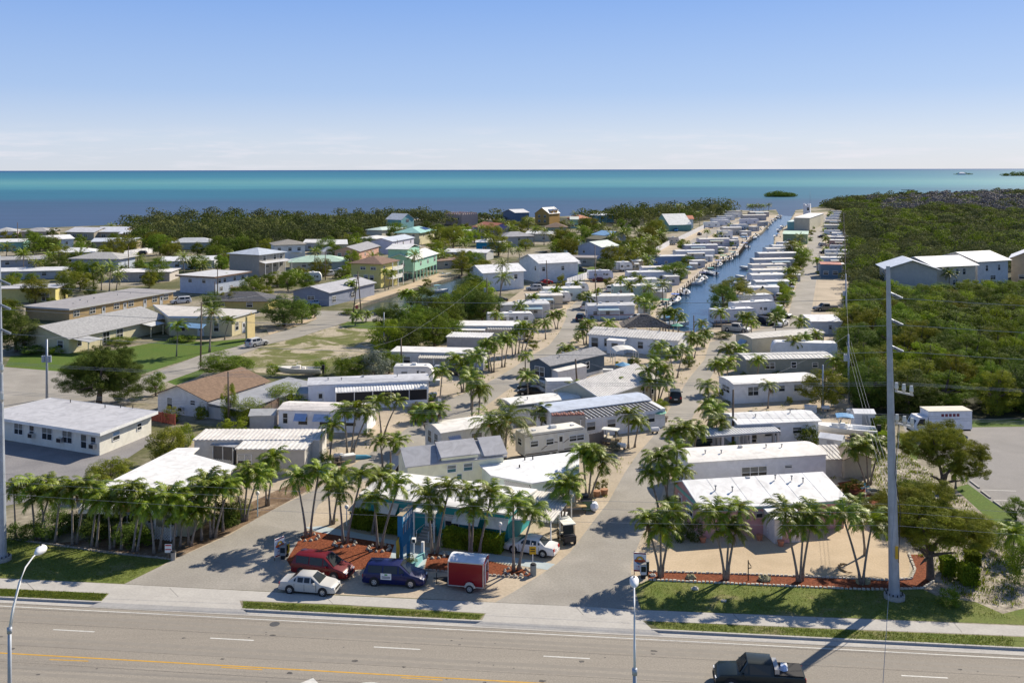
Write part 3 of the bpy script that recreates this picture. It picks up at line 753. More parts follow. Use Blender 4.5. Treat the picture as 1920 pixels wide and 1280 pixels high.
def palm(label,bx,by,tx,ty,kind='short',group=None,z=None,scale=1.):
 g=G(bx,by);sc=g.y/FPX;H=max(1.2,CAM_H-(ty-HOR)*sc);xt=(tx-960)*sc-g.x
 near=g.y<230;v=random.randrange(6);k=(kind,near,v)
 if k not in PALMS:
  PALMS[k]=palm_crown(kind,{'short':18,'coco':26,'fan':20}[kind]+(v%2),palmy if(kind=='short' and v==9)else palmg,near)
 root=thing("coconut_palm" if kind=='coco' else "palm_tree",label,"palm",(g.x,g.y,0),0,group)
 q=MB();hy=random.uniform(-.15,.15)*H*.3;r0=.17 if kind=='coco' else .115
 pts=[(xt*t**1.3,hy*t*t,H*t)for t in np.linspace(0,1,6)]
 q.tube(pts,[r0*1.6]+[r0*(1-.35*t)for t in(.2,.4,.6,.8,1)],8,palmbark);q.obj("trunk",root,True)
 if kind=='short':
  s=MB();s.tube([pts[-1],(xt,hy,H+.55)],[.10,.05],8,shaft);s.obj("crownshaft",root,True)
 scale*=random.uniform(.82,1.16);cw=link(PALMS[k],"crown",root,(xt,hy,H+(.45 if kind=='short' else 0)),None,(scale,scale,scale*random.uniform(.85,1.15)));cw.rotation_euler=(random.uniform(-.22,.22),random.uniform(-.22,.22),random.uniform(0,6.28))
 if near and random.random()<.4:
  a=random.uniform(0,6.28);d=MB();L2=.9 if kind=='short' else 1.6;ca,sa=math.cos(a),math.sin(a)
  for wv in(-.12,0,.12):d.tube([(xt+.12*ca,hy+.12*sa,H+.1),(xt+.45*ca-wv*sa,hy+.45*sa+wv*ca,H-.2*L2),(xt+(.5+wv)*ca-wv*2*sa,hy+.5*sa+wv*2*ca,H-L2)],[.05,.07,.01],4,mat("dead_frond",(.25,.16,.08),.9,.2,4),False)
  d.obj("dead_frond",root)
 if kind=='coco' and near:
  cm=mat("coconut_orange",(.5,.2,.02),.5,0)
  for i in range(7):
   a=i*.9;c=MB();x,y=xt+.32*math.cos(a),hy+.32*math.sin(a);c.tube([(x,y,H-.38),(x,y,H-.28),(x,y,H-.14),(x,y,H-.04)],[.04,.13,.13,.04],8,cm);c.obj("coconut",root,True)
 return root
def palms(where,lst,kind='short',group=None,scale=1.,noun="palm"):
 n=len(lst);srt=sorted(range(n),key=lambda i:lst[i][2])
 for r_,i in enumerate(srt):
  lab=f"lone {noun} {where}" if n==1 else f"{inrow(r_, n)} {noun} of the {'pair' if n == 2 else 'trio'} {where}" if n<4 else f"{nth(r_)} {noun} from left, {where}"
  palm(lab,*lst[i],kind=kind,group=group or "palms "+where,scale=scale)

# ------------------------------------------------------------------ street things
def wire(label,pts,sag=.6,r=.02,group="overhead wires",name="overhead_wire"):
 P=[]
 for a,b in zip(pts,pts[1:]):
  for i in range(12):t=i/12;P.append(a.lerp(b,t)-Vector((0,0,sag*4*t*(1-t))))
 P.append(pts[-1]);o=P[0].copy();q=MB();q.tube([p-o for p in P],r,5,wirem,False)
 return tag(q.obj(name,loc=o),label,"wire",group)
def pole(label,px,py,ptop,top_x=None,r=.14,m=None,arm=None,trans=0,name="utility_pole"):
 """a small utility pole: foot at (px,py), top at picture row ptop"""
 g=G(px,py);s=g.y/FPX;H=CAM_H-(ptop-HOR)*s;xt=((top_x if top_x is not None else px)-px)*s
 root=thing(name,label,"utility pole",(g.x,g.y,0));q=MB();q.tube([(0,0,-.1),(xt,0,H)],[r,r*.65],10,m or wood);q.obj("shaft",root,True)
 if arm:
  q=MB();q.box(xt*.95-arm/2,xt*.95+arm/2,-.06,.06,H-.7,H-.58,wood);q.obj("crossarm",root)
  for x in(-arm*.45,0,arm*.45):
   q=MB();q.tube([(x+xt*.95,0,H-.58),(x+xt*.95,0,H-.35)],[.06,.04],6,steel);q.obj("insulator",root)
 for i in range(trans):
  q=MB();x=xt*.8+(.45 if i%2 else-.45);q.tube([(x,-.1,H*.62),(x,-.1,H*.62+.95)],.28,12,steel);q.tube([(x,-.1,H*.62+.95),(x,-.1,H*.62+1.15)],.05,6,dark);q.obj("transformer",root)
 root['top']=(g.x+xt,g.y,H);return root,Vector((g.x+xt,g.y,H))
def simple(name,label,cat,px,py,build,ang=0.,group=None,part="body",z=0.):
 """a small one-piece thing whose mesh is filled by build(mb)"""
 g=G(px,py,0);q=MB();build(q);o=q.obj(name);o.location=(g.x,g.y,z);o.rotation_euler=(0,0,ang);return tag(o,label,cat,group)
def rock_ring(label,px,py,r,n=11,dy=1.,name="stone_ring"):
 g=G(px,py);q=MB();m=pm((.50,.45,.37),'shingle')
 for i in range(n):
  a=i*2*math.pi/n;x,y=r*math.cos(a),r*dy*math.sin(a);s=random.uniform(.13,.2)
  q.tube([(x,y,-.05),(x+random.uniform(-.03,.03),y,.08),(x,y,.2)],[s*.9,s,s*.4],7,m)
 o=q.obj(name,smooth=True);o.location=g;return tag(o,label,"stone edging","stone rings round palm feet")
def fence(label,A,B,h,col=WHITE,name="fence",slat=0,t=.08,cat="fence",post=2.4,group=None):
 a,b_=G(*A),G(*B);d=b_.xy-a.xy;Lr=d.length;ang=math.atan2(d.y,d.x)
 root=thing(name,label,cat,(a.x,a.y,0),ang,group);m=pm(col);q=MB()
 if slat:
  k=int(Lr/slat)
  for i in range(k):q.box(i*slat,i*slat+slat*.8,-t/2,t/2,.05,h-random.uniform(0,.04),m)
 else:q.box(0,Lr,-t/2,t/2,0,h,m)
 q.obj("panel",root);q=MB()
 for i in range(int(Lr/post)+1):q.box(i*post-.06,i*post+.06,-t/2-.05,t/2+.05,0,h+.08,m)
 q.obj("posts",root);return root

# ------------------------------------------------------------------ ground, water, roads
def multi(name,scale,stops,rough=.9,bump=.2,bscale=6,fine=None,dist=.4,pscale=None):
 """ground material: large patches of several real surface colours with fine grain"""
 m=bpy.data.materials.new(name);m.use_nodes=True;t=m.node_tree;b=t.nodes["Principled BSDF"];l=t.links.new
 b.inputs["Roughness"].default_value=rough;b.inputs["Specular IOR Level"].default_value=.15
 g=t.nodes.new("ShaderNodeNewGeometry");n=t.nodes.new("ShaderNodeTexNoise");n.inputs["Scale"].default_value=scale;n.inputs["Detail"].default_value=8;n.inputs["Roughness"].default_value=.65;n.inputs["Distortion"].default_value=dist
 vec=g.outputs["Position"]
 if pscale:
  mp_=t.nodes.new("ShaderNodeMapping");mp_.inputs["Scale"].default_value=pscale[:3];mp_.inputs["Rotation"].default_value=(0,0,pscale[3]);l(vec,mp_.inputs[0]);vec=mp_.outputs[0]
 l(vec,n.inputs["Vector"]);r=t.nodes.new("ShaderNodeValToRGB");e=r.color_ramp.elements
 e[0].position=stops[0][0];e[0].color=(*stops[0][1],1);e[1].position=stops[-1][0];e[1].color=(*stops[-1][1],1)
 for p,c in stops[1:-1]:q=e.new(p);q.color=(*c,1)
 l(n.outputs[0],r.inputs[0]);out=r.outputs[0]
 if fine:
  n3=t.nodes.new("ShaderNodeTexNoise");n3.inputs["Scale"].default_value=fine[0];n3.inputs["Detail"].default_value=4;l(g.outputs["Position"],n3.inputs["Vector"])
  mr=t.nodes.new("ShaderNodeMapRange");mr.inputs[1].default_value=.3;mr.inputs[2].default_value=.7;mr.inputs[3].default_value=1-fine[1];mr.inputs[4].default_value=1+fine[1];l(n3.outputs[0],mr.inputs[0])
  mm=t.nodes.new("ShaderNodeMixRGB");mm.blend_type='MULTIPLY';mm.inputs[0].default_value=1;l(out,mm.inputs[1]);l(mr.outputs[0],mm.inputs[2]);out=mm.outputs[0]
 l(out,b.inputs["Base Color"])
 if bump:
  n2=t.nodes.new("ShaderNodeTexNoise");n2.inputs["Scale"].default_value=bscale;n2.inputs["Detail"].default_value=5;l(g.outputs["Position"],n2.inputs["Vector"])
  bp=t.nodes.new("ShaderNodeBump");bp.inputs["Strength"].default_value=bump;bp.inputs["Distance"].default_value=.08;l(n2.outputs[0],bp.inputs["Height"]);l(bp.outputs[0],b.inputs["Normal"])
 return m
m_land=multi("yard_ground",.045,[(.3,(.05,.07,.022)),(.45,(.12,.12,.055)),(.52,(.26,.23,.17)),(.7,(.36,.32,.25))],fine=(1.5,.25))
m_sand=multi("coral_sand",.12,[(.3,(.33,.28,.21)),(.5,(.43,.36,.27)),(.7,(.50,.42,.32))],fine=(4,.12),bscale=14)
m_tan=multi("tan_pea_gravel",.25,[(.3,(.42,.33,.22)),(.7,(.54,.43,.30))],fine=(7,.12),bscale=18)
m_gravel=multi("rough_rubble",.8,[(.35,(.14,.12,.10)),(.5,(.33,.29,.23)),(.65,(.48,.43,.36))],fine=(3,.25),bump=.6)
m_dirt=multi("brown_leaf_litter",.5,[(.35,(.10,.065,.04)),(.55,(.20,.14,.09)),(.7,(.33,.26,.19))],fine=(4,.25),bump=.5)
m_grass=multi("mown_grass",.35,[(.28,(.26,.22,.12)),(.44,(.15,.17,.045)),(.7,(.10,.145,.026))],fine=(6,.3),bump=.5,bscale=16)
m_lawn=multi("green_lawn",.25,[(.3,(.10,.14,.025)),(.7,(.075,.135,.02))],fine=(4,.25),bump=.4,bscale=14)
m_patchy=multi("patchy_vacant_lot",.11,[(.40,(.11,.13,.03)),(.50,(.16,.16,.06)),(.55,(.38,.33,.24)),(.7,(.44,.38,.28))],fine=(2.5,.25),bump=.3,dist=1.2)
m_mulch=multi("red_mulch",3.5,[(.3,(.11,.032,.015)),(.55,(.22,.065,.028)),(.75,(.28,.11,.055))],fine=(9,.35),bump=.9,bscale=14)
m_road=multi("highway_asphalt",.35,[(.3,(.25,.225,.19)),(.7,(.315,.285,.24))],fine=(9,.14),bump=.1,pscale=(.08,1,1,.11))
m_street=multi("street_asphalt",.16,[(.3,(.26,.24,.21)),(.5,(.31,.29,.255)),(.7,(.38,.35,.31))],fine=(6,.13),bump=.1)
m_lot=multi("parking_asphalt",.2,[(.3,(.225,.215,.205)),(.7,(.285,.27,.255))],fine=(6,.08),bump=.1)
m_walk=multi("pavement_concrete",.5,[(.3,(.40,.38,.35)),(.7,(.48,.46,.42))],fine=(5,.07),bump=.1)
m_blue=multi("painted_walk",.7,[(.3,(.36,.42,.44)),(.7,(.46,.52,.54))],bump=.05)
m_white_paint=mat("white_road_paint",(.66,.65,.60),.7,.12,3)
m_yellow_paint=mat("yellow_road_paint",(.62,.34,.03),.7,.10,3)
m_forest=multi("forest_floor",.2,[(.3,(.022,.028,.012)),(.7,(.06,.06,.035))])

def gp(p,z=0.):return G(p[0],p[1],z)if len(p)==2 else Vector(p)
def sheet(name,px,z,m,kind='structure',pz=0.0,holes=None,side=0.):
 P=[[Vector((*(gp(q,pz).xy),z))for q in px]]
 if holes:P+=[[Vector((*(gp(q,pz).xy),z))for q in h]for h in holes]
 tris=tessellate_polygon(P);flat=[p for q in P for p in q];F=[]
 for t in tris:
  a,b,c=(flat[i]for i in t);F.append(tuple(t)if(b-a).cross(c-a).z>0 else tuple(t[::-1]))
 V=[tuple(p)for p in flat];mi=[0]*len(F);mats_=[m]
 if side:
  k=0;mats_.append(seawall)
  for ring in P:
   n=len(ring)
   for i in range(n):
    a,b=ring[i],ring[(i+1)%n];q=len(V)
    V+=[tuple(a),tuple(b),(b.x,b.y,z-side),(a.x,a.y,z-side)];F.append((q,q+1,q+2,q+3));mi.append(1)
 me=bpy.data.meshes.new(name);me.from_pydata(V,[],F)
 for q in mats_:me.materials.append(q)
 me.polygons.foreach_set("material_index",mi);me.update()
 return tag(link(me,name),kind=kind)
seawall=mat("seawall_concrete",(.17,.15,.12),.9,.25,1.2)

kA,kB=G(0,1119),G(1920,1215);kd=(kB-kA).normalized();kn=Vector((kd.y,-kd.x,0))
canal_l=[(1460,402),(1440,423),(1430,435),(1409,447),(1399,455),(1383,476),(1353,490),(1322,504),(1299,525),(1276,545),(1261,556),(1239,585),(1231,613)]
canal_r=[(1300,624),(1336,613),(1346,585),(1373,545),(1401,518),(1421,490),(1438,470),(1450,461),(1452,446),(1462,433),(1476,421),(1488,402)]
shore=[(-500,440),(0,430),(240,421),(500,414),(800,410),(960,409),(1150,402),(1390,394),(1420,396),(1455,393)]+canal_l[:]
shore2=canal_r+[(1492,394),(1545,386),(1620,375),(1700,368),(1920,362),(2500,353),(3200,348)]
land=[tuple(kA-kd*500)]+shore+shore2+[tuple(kB+kd*900)]
canal2=[(668,587),(681,570),(742,550),(803,533),(823,527),(880,511),(960,491),(992,482),(1033,468),(1067,457),(1110,445),(1160,434),(1172,438),(1130,452),(1083,471),(1043,487),(1000,497),(900,535),(860,552),(823,566),(793,574),(762,584),(742,588)]
sheet("ground",land,0.,m_land,holes=[canal2],side=1.6)

# water: seabed colour by real distance offshore (sea grass, sand flats, the deeper reef line)
m=bpy.data.materials.new("sea_water");m.use_nodes=True;t=m.node_tree;b=t.nodes["Principled BSDF"];l=t.links.new
b.inputs["Roughness"].default_value=.4;b.inputs["Specular IOR Level"].default_value=.10
g_=t.nodes.new("ShaderNodeNewGeometry");sp=t.nodes.new("ShaderNodeSeparateXYZ");l(g_.outputs["Position"],sp.inputs[0])
n1=t.nodes.new("ShaderNodeTexNoise");n1.inputs["Scale"].default_value=1;n1.inputs["Detail"].default_value=5
mpn=t.nodes.new("ShaderNodeMapping");mpn.inputs["Scale"].default_value=(.0009,.004,1);l(g_.outputs["Position"],mpn.inputs[0]);l(mpn.outputs[0],n1.inputs["Vector"])
# u = 1/Y scaled so that the ramp spaces the far bands
ab=t.nodes.new("ShaderNodeMath");ab.operation='MAXIMUM';ab.inputs[1].default_value=300;l(sp.outputs[1],ab.inputs[0])
dv=t.nodes.new("ShaderNodeMath");dv.operation='DIVIDE';dv.inputs[0].default_value=61200;l(ab.outputs[0],dv.inputs[1])
ns=t.nodes.new("ShaderNodeMath");ns.operation='MULTIPLY_ADD';ns.inputs[1].default_value=.36;ns.inputs[2].default_value=.82;l(n1.outputs[0],ns.inputs[0])
mu=t.nodes.new("ShaderNodeMath");mu.operation='MULTIPLY';l(dv.outputs[0],mu.inputs[0]);l(ns.outputs[0],mu.inputs[1])
sc_=t.nodes.new("ShaderNodeMath");sc_.operation='DIVIDE';sc_.inputs[1].default_value=160;l(mu.outputs[0],sc_.inputs[0])
rp=t.nodes.new("ShaderNodeValToRGB");e=rp.color_ramp.elements;e[0].position=0;e[0].color=(.01,.06,.16,1);e[1].position=1;e[1].color=(.045,.09,.15,1)
for p,c in((.012,(.01,.07,.18)),(.022,(.012,.13,.19)),(.08,(.025,.18,.23)),(.14,(.10,.29,.28)),(.19,(.06,.24,.26)),(.23,(.022,.14,.19)),(.29,(.022,.135,.19)),(.36,(.038,.09,.145)),(.52,(.055,.09,.155)),(.75,(.048,.085,.145))):
 q=e.new(p);q.color=(*c,1)
l(sc_.outputs[0],rp.inputs[0])
n4=t.nodes.new("ShaderNodeTexNoise");mp4=t.nodes.new("ShaderNodeMapping");mp4.inputs["Scale"].default_value=(.006,.05,1);l(g_.outputs["Position"],mp4.inputs[0]);l(mp4.outputs[0],n4.inputs["Vector"]);n4.inputs["Scale"].default_value=1;n4.inputs["Detail"].default_value=8;n4.inputs["Roughness"].default_value=.7
mr4=t.nodes.new("ShaderNodeMapRange");mr4.inputs[1].default_value=.3;mr4.inputs[2].default_value=.7;mr4.inputs[3].default_value=.75;mr4.inputs[4].default_value=1.1;l(n4.outputs[0],mr4.inputs[0])
mm4=t.nodes.new("ShaderNodeMixRGB");mm4.blend_type='MULTIPLY';mm4.inputs[0].default_value=1;l(rp.outputs[0],mm4.inputs[1]);l(mr4.outputs[0],mm4.inputs[2]);l(mm4.outputs[0],b.inputs["Base Color"])
n5=t.nodes.new("ShaderNodeTexNoise");n5.inputs["Scale"].default_value=.5;n5.inputs["Detail"].default_value=6;l(g_.outputs["Position"],n5.inputs["Vector"])
bp=t.nodes.new("ShaderNodeBump");bp.inputs["Strength"].default_value=.35;bp.inputs["Distance"].default_value=.3;l(n5.outputs[0],bp.inputs["Height"]);l(bp.outputs[0],b.inputs["Normal"])
q=MB();q.poly([(-150000,250,-.8),(150000,250,-.8),(150000,150000,-.8),(-150000,150000,-.8)],m);struct(q,"sea")
# canal water, still and darker, in two basins that meet the sea sheet
def water_mat(name,c1,c2):
 m=bpy.data.materials.new(name);m.use_nodes=True;t=m.node_tree;b=t.nodes["Principled BSDF"];l=t.links.new
 b.inputs["Roughness"].default_value=.16;b.inputs["Specular IOR Level"].default_value=.22
 g=t.nodes.new("ShaderNodeNewGeometry");mp_=t.nodes.new("ShaderNodeMapping");mp_.inputs["Scale"].default_value=(.35,1,1);l(g.outputs["Position"],mp_.inputs[0])
 n=t.nodes.new("ShaderNodeTexNoise");n.inputs["Scale"].default_value=.06;n.inputs["Detail"].default_value=5;l(mp_.outputs[0],n.inputs["Vector"])
 r=t.nodes.new("ShaderNodeValToRGB");r.color_ramp.elements[0].position=.35;r.color_ramp.elements[1].position=.65;r.color_ramp.elements[0].color=(*c1,1);r.color_ramp.elements[1].color=(*c2,1)
 l(n.outputs[0],r.inputs[0]);l(r.outputs[0],b.inputs["Base Color"])
 n2=t.nodes.new("ShaderNodeTexNoise");n2.inputs["Scale"].default_value=1.3;n2.inputs["Detail"].default_value=4;l(mp_.outputs[0],n2.inputs["Vector"])
 bp=t.nodes.new("ShaderNodeBump");bp.inputs["Strength"].default_value=.35;bp.inputs["Distance"].default_value=.12;l(n2.outputs[0],bp.inputs["Height"]);l(bp.outputs[0],b.inputs["Normal"])
 return m
def grow(P,d):
 P=[G(*p).xy for p in P];c=sum(P,Vector((0,0)))/len(P);return[(*(p+(p-c).normalized()*d),0.)for p in P]
sheet("canal_water",[(*G(x-6,y).xy,0.)for x,y in canal_l]+[(*G(x+6,y+2).xy,0.)for x,y in canal_r],-.78,water_mat("canal_blue",(.012,.042,.075),(.016,.055,.11)))
sheet("side_canal_water",[(*(G(*p).xy),0.)for p in canal2],-.77,water_mat("canal_green",(.035,.055,.04),(.05,.08,.065)))

# highway, gutter, kerb, pavements
rA,rB=G(0,1129,-.13),G(1920,1228,-.13);rd=(rB-rA).normalized();rn=Vector((rd.y,-rd.x,0))
W_=19.6
q=MB();q.poly([rA-rd*400+rn*W_,rB+rd*400+rn*W_,rB+rd*400,rA-rd*400],m_road);struct(q,"highway")
q=MB();q.poly([Vector((*(rA-rd*400).xy,-.128))+rn*.02,Vector((*(rB+rd*400).xy,-.128))+rn*.02,Vector((*(kB+kd*400).xy,-.128)),Vector((*(kA-kd*400).xy,-.128))],m_walk);struct(q,"gutter")
q=MB();o_=rn*W_;q.poly([rA-rd*400+rn*200+Vector((0,0,.1)),rB+rd*400+rn*200+Vector((0,0,.1)),rB+rd*400+o_+Vector((0,0,.1)),rA-rd*400+o_+Vector((0,0,.1))],m_grass);struct(q,"verge_behind_camera" if 0 else "near_verge")
def kx(px): # point on the kerb line at picture column px
 return G(px,1119+.05*px)
def kerbseg(x0,x1):
 a=kA-kd*400 if x0 is None else kx(x0);b_=kB+kd*400 if x1 is None else kx(x1);d=(b_-a).normalized();n=Vector((d.y,-d.x,0))
 q=MB();z0,z1=-.14,.02
 P=[a,b_,b_+n*.02,a+n*.02]
 q.thick([[Vector((*(a+n*.02).xy,z1)),Vector((*(b_+n*.02).xy,z1)),Vector((*(b_-n*.16).xy,z1)),Vector((*(a-n*.16).xy,z1))][::1]],.16,m_walk);struct(q,"kerb")
for x0,x1 in((None,190),(452,905),(1222,None)):kerbseg(x0,x1)
def strip_walk(name,px,z,m):return sheet(name,px,z,m)
sheet("pavement",[(*(G(0,1102)-Vector((200,-22,0))).xy,0),(0,1102),(205,1112),(449,1125),(640,1132.6),(911,1149),(1205,1163),(1400,1171),(1920,1192),(*(G(1920,1192)+Vector((200,-16,0))).xy,0),
    (*(G(1920,1172)+Vector((200,-16,0))).xy,0),(1920,1173),(1400,1151),(1201,1142.7),(1120,1138),(929,1129),(640,1116),(503,1109),(234,1095),(0,1084),(*(G(0,1084)-Vector((200,-22,0))).xy,0)],.008,m_walk)
def apron(x0,x1,t0,t1):
 """sloping driveway mouth between pavement and gutter"""
 q=MB();a,b_=kx(x0),kx(x1);ta,tb=G(*t0),G(*t1)
 n=kn*.5;A_,B_=a+n,b_+n
 q.poly([Vector((*a.xy,.006)),Vector((*b_.xy,.006)),Vector((*tb.xy,.006)),Vector((*ta.xy,.006))],m_walk)
 q.poly([Vector((*(A_-kd*.7).xy,-.12)),Vector((*(B_+kd*.7).xy,-.12)),Vector((*b_.xy,.006)),Vector((*a.xy,.006))],m_walk);struct(q,"driveway_apron")
apron(188,455,(205,1112),(449,1125));apron(903,1224,(911,1149),(1205,1163))
def stripe(name,p,q_,w_,m,z=-.126,pz=-.13):
 a,b_=G(*p,pz),G(*q_,pz);d=(b_-a).normalized();n=Vector((-d.y,d.x,0))*w_/2;o=MB()
 o.poly([Vector((*(v).xy,z))for v in(a-n,b_-n,b_+n,a+n)],m);return struct(o,name)
for x0 in(100,394,701,1019,1337,1690):
 x1=x0+(77 if x0<300 else 82 if x0<600 else 87);stripe("lane_dash",(x0,1174+.0541*x0),(x1,1174+.0541*x1),.13,m_white_paint)
stripe("lane_dash",(-190,1163.5),(-120,1167.5),.13,m_white_paint)
stripe("yellow_line",(-200,1212),(2100,1341),.14,m_yellow_paint)
stripe("yellow_dash",(93,1235.5),(166,1238.5),.12,m_yellow_paint);stripe("yellow_dash",(415,1250),(492,1254.5),.12,m_yellow_paint);stripe("yellow_dash",(752,1269.5),(830,1274),.12,m_yellow_paint)
q=MB();P=[G(x,y,-.13)for x,y in((560,1281),(587,1270),(596,1279),(600,1290),(566,1290))];q.poly([Vector((p.x,p.y,-.125))for p in P],m_white_paint);struct(q,"turn_arrow")
q=MB();P=[G(694+20*math.cos(a),1282+4*math.sin(a),-.13)for a in np.linspace(0,6.283,16,endpoint=False)];q.poly([Vector((p.x,p.y,-.125))for p in reversed(P)],m_white_paint);struct(q,"turn_marking")
stripe("edge_line",(-200,1124.8),(2100,1243.5),.11,m_white_paint)
def disc(name,px,py,rr,m,z):
 g=G(px,py,z);q=MB();q.poly([(rr*math.cos(a),rr*math.sin(a),0)for a in np.linspace(0,6.283,20,endpoint=False)],m);o=q.obj(name);o.location=(g.x,g.y,z);return o
tag(disc("manhole_cover",515,1169,.38,mat("iron",(.10,.10,.10),.6,.2,8),-.122),"dark round manhole cover in the highway beside the gutter","manhole cover")
# dark joints and worn wheel tracks across the highway concrete-like surface
m_joint=mat("road_joint",(.17,.155,.14),.9,.1,2)
for i,x in enumerate((60,330,620,800,1090,1385,1540,1800)):stripe("pavement_joint",(x*1.0-12,1109+.0435*x-20 if False else 1087+.0443*x),(x+4,1103+.0455*x),.03,m_joint,.013,0)

m_seam=mat("asphalt_seam",(.20,.18,.155),.9,.2,2)
for y0,y1,w_ in((1139,1238,.05),(1163,1269,.06),(1206,1315,.05),(1237,1356,.05)):stripe("asphalt_seam",(-200,y0-10),(2100,y1+9),w_,m_seam,-.1285)
m_spot=mat("oil_stain",(.13,.12,.11),.9,.3,6)
for i in range(46):
 x=random.uniform(-20,1940);y=random.uniform(1150+.05*x,1280+.02*x);r_=random.choice([.05,.07,.1,.16]);g=G(x,y,-.127);q=MB()
 q.poly([(r_*random.uniform(.6,1.3)*1.6*math.cos(a),r_*random.uniform(.6,1.3)*math.sin(a),0)for a in np.linspace(0,6.283,9,endpoint=False)],m_spot);o=q.obj("oil_stain");o.location=g;tag(o,kind='structure')
m_track=mat("tyre_track",(.262,.238,.202),.9,.05,2)
for y0 in(1148,1157,1192,1203,1247,1259):stripe("tyre_track",(-200,y0-10),(2100,y0+.0545*2100-1),.42,m_track,-.1293)
# park ground and streets
sheet("coral_ground",[(300,1060),(505,1108),(929,1128),(1190,1140),(1186,1092),(1400,1078),(1700,1086),(1724,1040),(1660,880),(1598,762),(1592,620),(1588,400),(1548,398),(1491,400),(1478,421),(1464,433),(1454,446),(1452,462),(1440,471),(1423,491),(1403,519),(1375,546),(1348,586),(1338,615),(1300,626),(1229,615),(1237,585),(1259,556),(1274,545),(1297,525),(1320,504),(1351,490),(1381,476),(1397,455),(1407,447),(1428,435),(1438,423),(1458,403),(1400,404),(1320,428),(1230,468),(1105,520),(1060,545),(985,540),(900,600),(830,645),(720,690),(600,735),(480,800),(360,826),(320,900),(440,985)],.004,m_sand)
roadA_l=[(233,1094.5),(300,1062),(345,1040),(430,1003),(480,972),(530,946),(582,922),(625,900),(660,873),(700,845),(760,805),(830,752),(896,728),(957,693),(997,666),(1029,648),(1050,621),(1060,600),(1063,580),(1085,563),(1120,547),(1150,532),(1185,512),(1215,498),(1250,480),(1275,465),(1300,448),(1330,432),(1392,408)]
roadA_r=[(1400,409),(1345,433),(1318,450),(1290,466),(1262,484),(1230,500),(1195,520),(1160,540),(1125,556),(1100,575),(1092,602),(1076,632),(1050,661),(991,703),(960,725),(905,765),(860,790),(800,842),(760,855),(725,888),(640,915),(597,946),(575,992),(537,1049),(530,1075),(520,1109)]
sheet("left_street",roadA_l+roadA_r,.010,m_street)
roadB=[(929,1128.5),(965,1108),(1041,1059),(1069,1035),(1120,967),(1140,942),(1172,885),(1196,850),(1223,820),(1252,772),(1292,709),(1321,674),(1331,642),(1390,624),(1440,616),(1477,594),(1529,403),(1550,403),(1520,594),(1524,625),(1460,634),(1400,645),(1372,655),(1346,682),(1327,718),(1309,760),(1290,800),(1268,850),(1250,900),(1237,938),(1205,1000),(1182,1060),(1186,1095),(1201,1142)]
sheet("main_street",roadB,.011,m_street)
sheet("left_access_road",[(250,714),(372,667),(440,651),(504,628),(573,608),(594,598),(586,583),(640,583),(700,588),(742,592),(765,588),(800,578),(850,562),(862,566),(840,590),(800,602),(740,601),(652,602),(636,608),(567,630),(504,645),(440,668),(372,694),(311,716),(285,740),(200,770),(-150,775),(-150,688),(10,688),(110,696),(160,703)],.009,m_street)
sheet("gravel_shoulder",[(594,598),(504,628),(500,618),(545,604),(590,590)],.012,m_tan)
sheet("clinic_parking",[(-200,840),(0,825),(190,845),(275,815),(292,824),(225,868),(140,905),(60,938),(-200,990)],.008,multi("bluish_asphalt",.3,[(.3,(.19,.185,.19)),(.7,(.26,.25,.25))],fine=(5,.1)))
sheet("truck_parking_lot",[(1690,790),(1720,803),(1815,801),(2400,795),(2400,1160),(2200,1130),(1920,985),(1815,907),(1700,815)],.008,m_lot)
sheet("lot_lawn",[(1815,907),(1920,985),(1990,1035),(1960,1060),(1890,1012),(1808,945),(1785,915)],.006,m_lawn)
sheet("lot_back_lawn",[(1780,801),(2300,795),(2300,780),(1920,785),(1780,788)],.006,m_lawn)
sheet("truck_lawn",[(1681,812),(1700,812),(1726,840),(1718,868),(1690,835)],.006,m_lawn)
sheet("rubble_ground",[(1600,850),(1665,830),(1700,850),(1790,915),(1900,1015),(2050,1090),(2050,1180),(1920,1168),(1830,1150),(1800,1130),(1735,1105),(1724,1040),(1660,930),(1585,925),(1560,880)],.007,m_gravel)
sheet("right_verge",[(1190,1097),(1215,1086.5),(1300,1090),(1430,1096),(1640,1106),(1730,1104),(1760,1118),(1830,1128),(1880,1150),(1920,1140),(2300,1160),(2300,1188),(1920,1171),(1400,1150),(1202,1142),(1196,1120)],.009,m_grass)
sheet("left_verge",[(-200,1005),(20,1010),(100,1020),(200,1035),(325,1048),(290,1066),(233,1094),(0,1083),(-200,1074)],.009,m_grass)
for nm,pts in(("verge_strip",[(-200,1092),(0,1103),(203,1112.5),(190,1126),(0,1117.5),(-200,1108)]),("verge_strip",[(456,1126.5),(640,1134),(909,1150),(898,1163),(640,1149.5),(456,1140.5)]),("verge_strip",[(1213,1164.5),(1400,1172.5),(1920,1193.5),(2300,1210),(2300,1232),(1920,1214),(1400,1188),(1240,1179.5)])):
 sheet(nm,pts,.010,m_grass)
sheet("pink_house_yard",[(1188,1093),(1200,1030),(1235,965),(1290,985),(1640,970),(1706,1038),(1704,1080),(1666,1086),(1400,1076),(1216,1070)],.008,m_tan)
sheet("roadside_dirt",[(100,1018),(325,1048),(430,1000),(530,945),(585,915),(560,900),(440,955),(340,995)],.009,m_dirt)
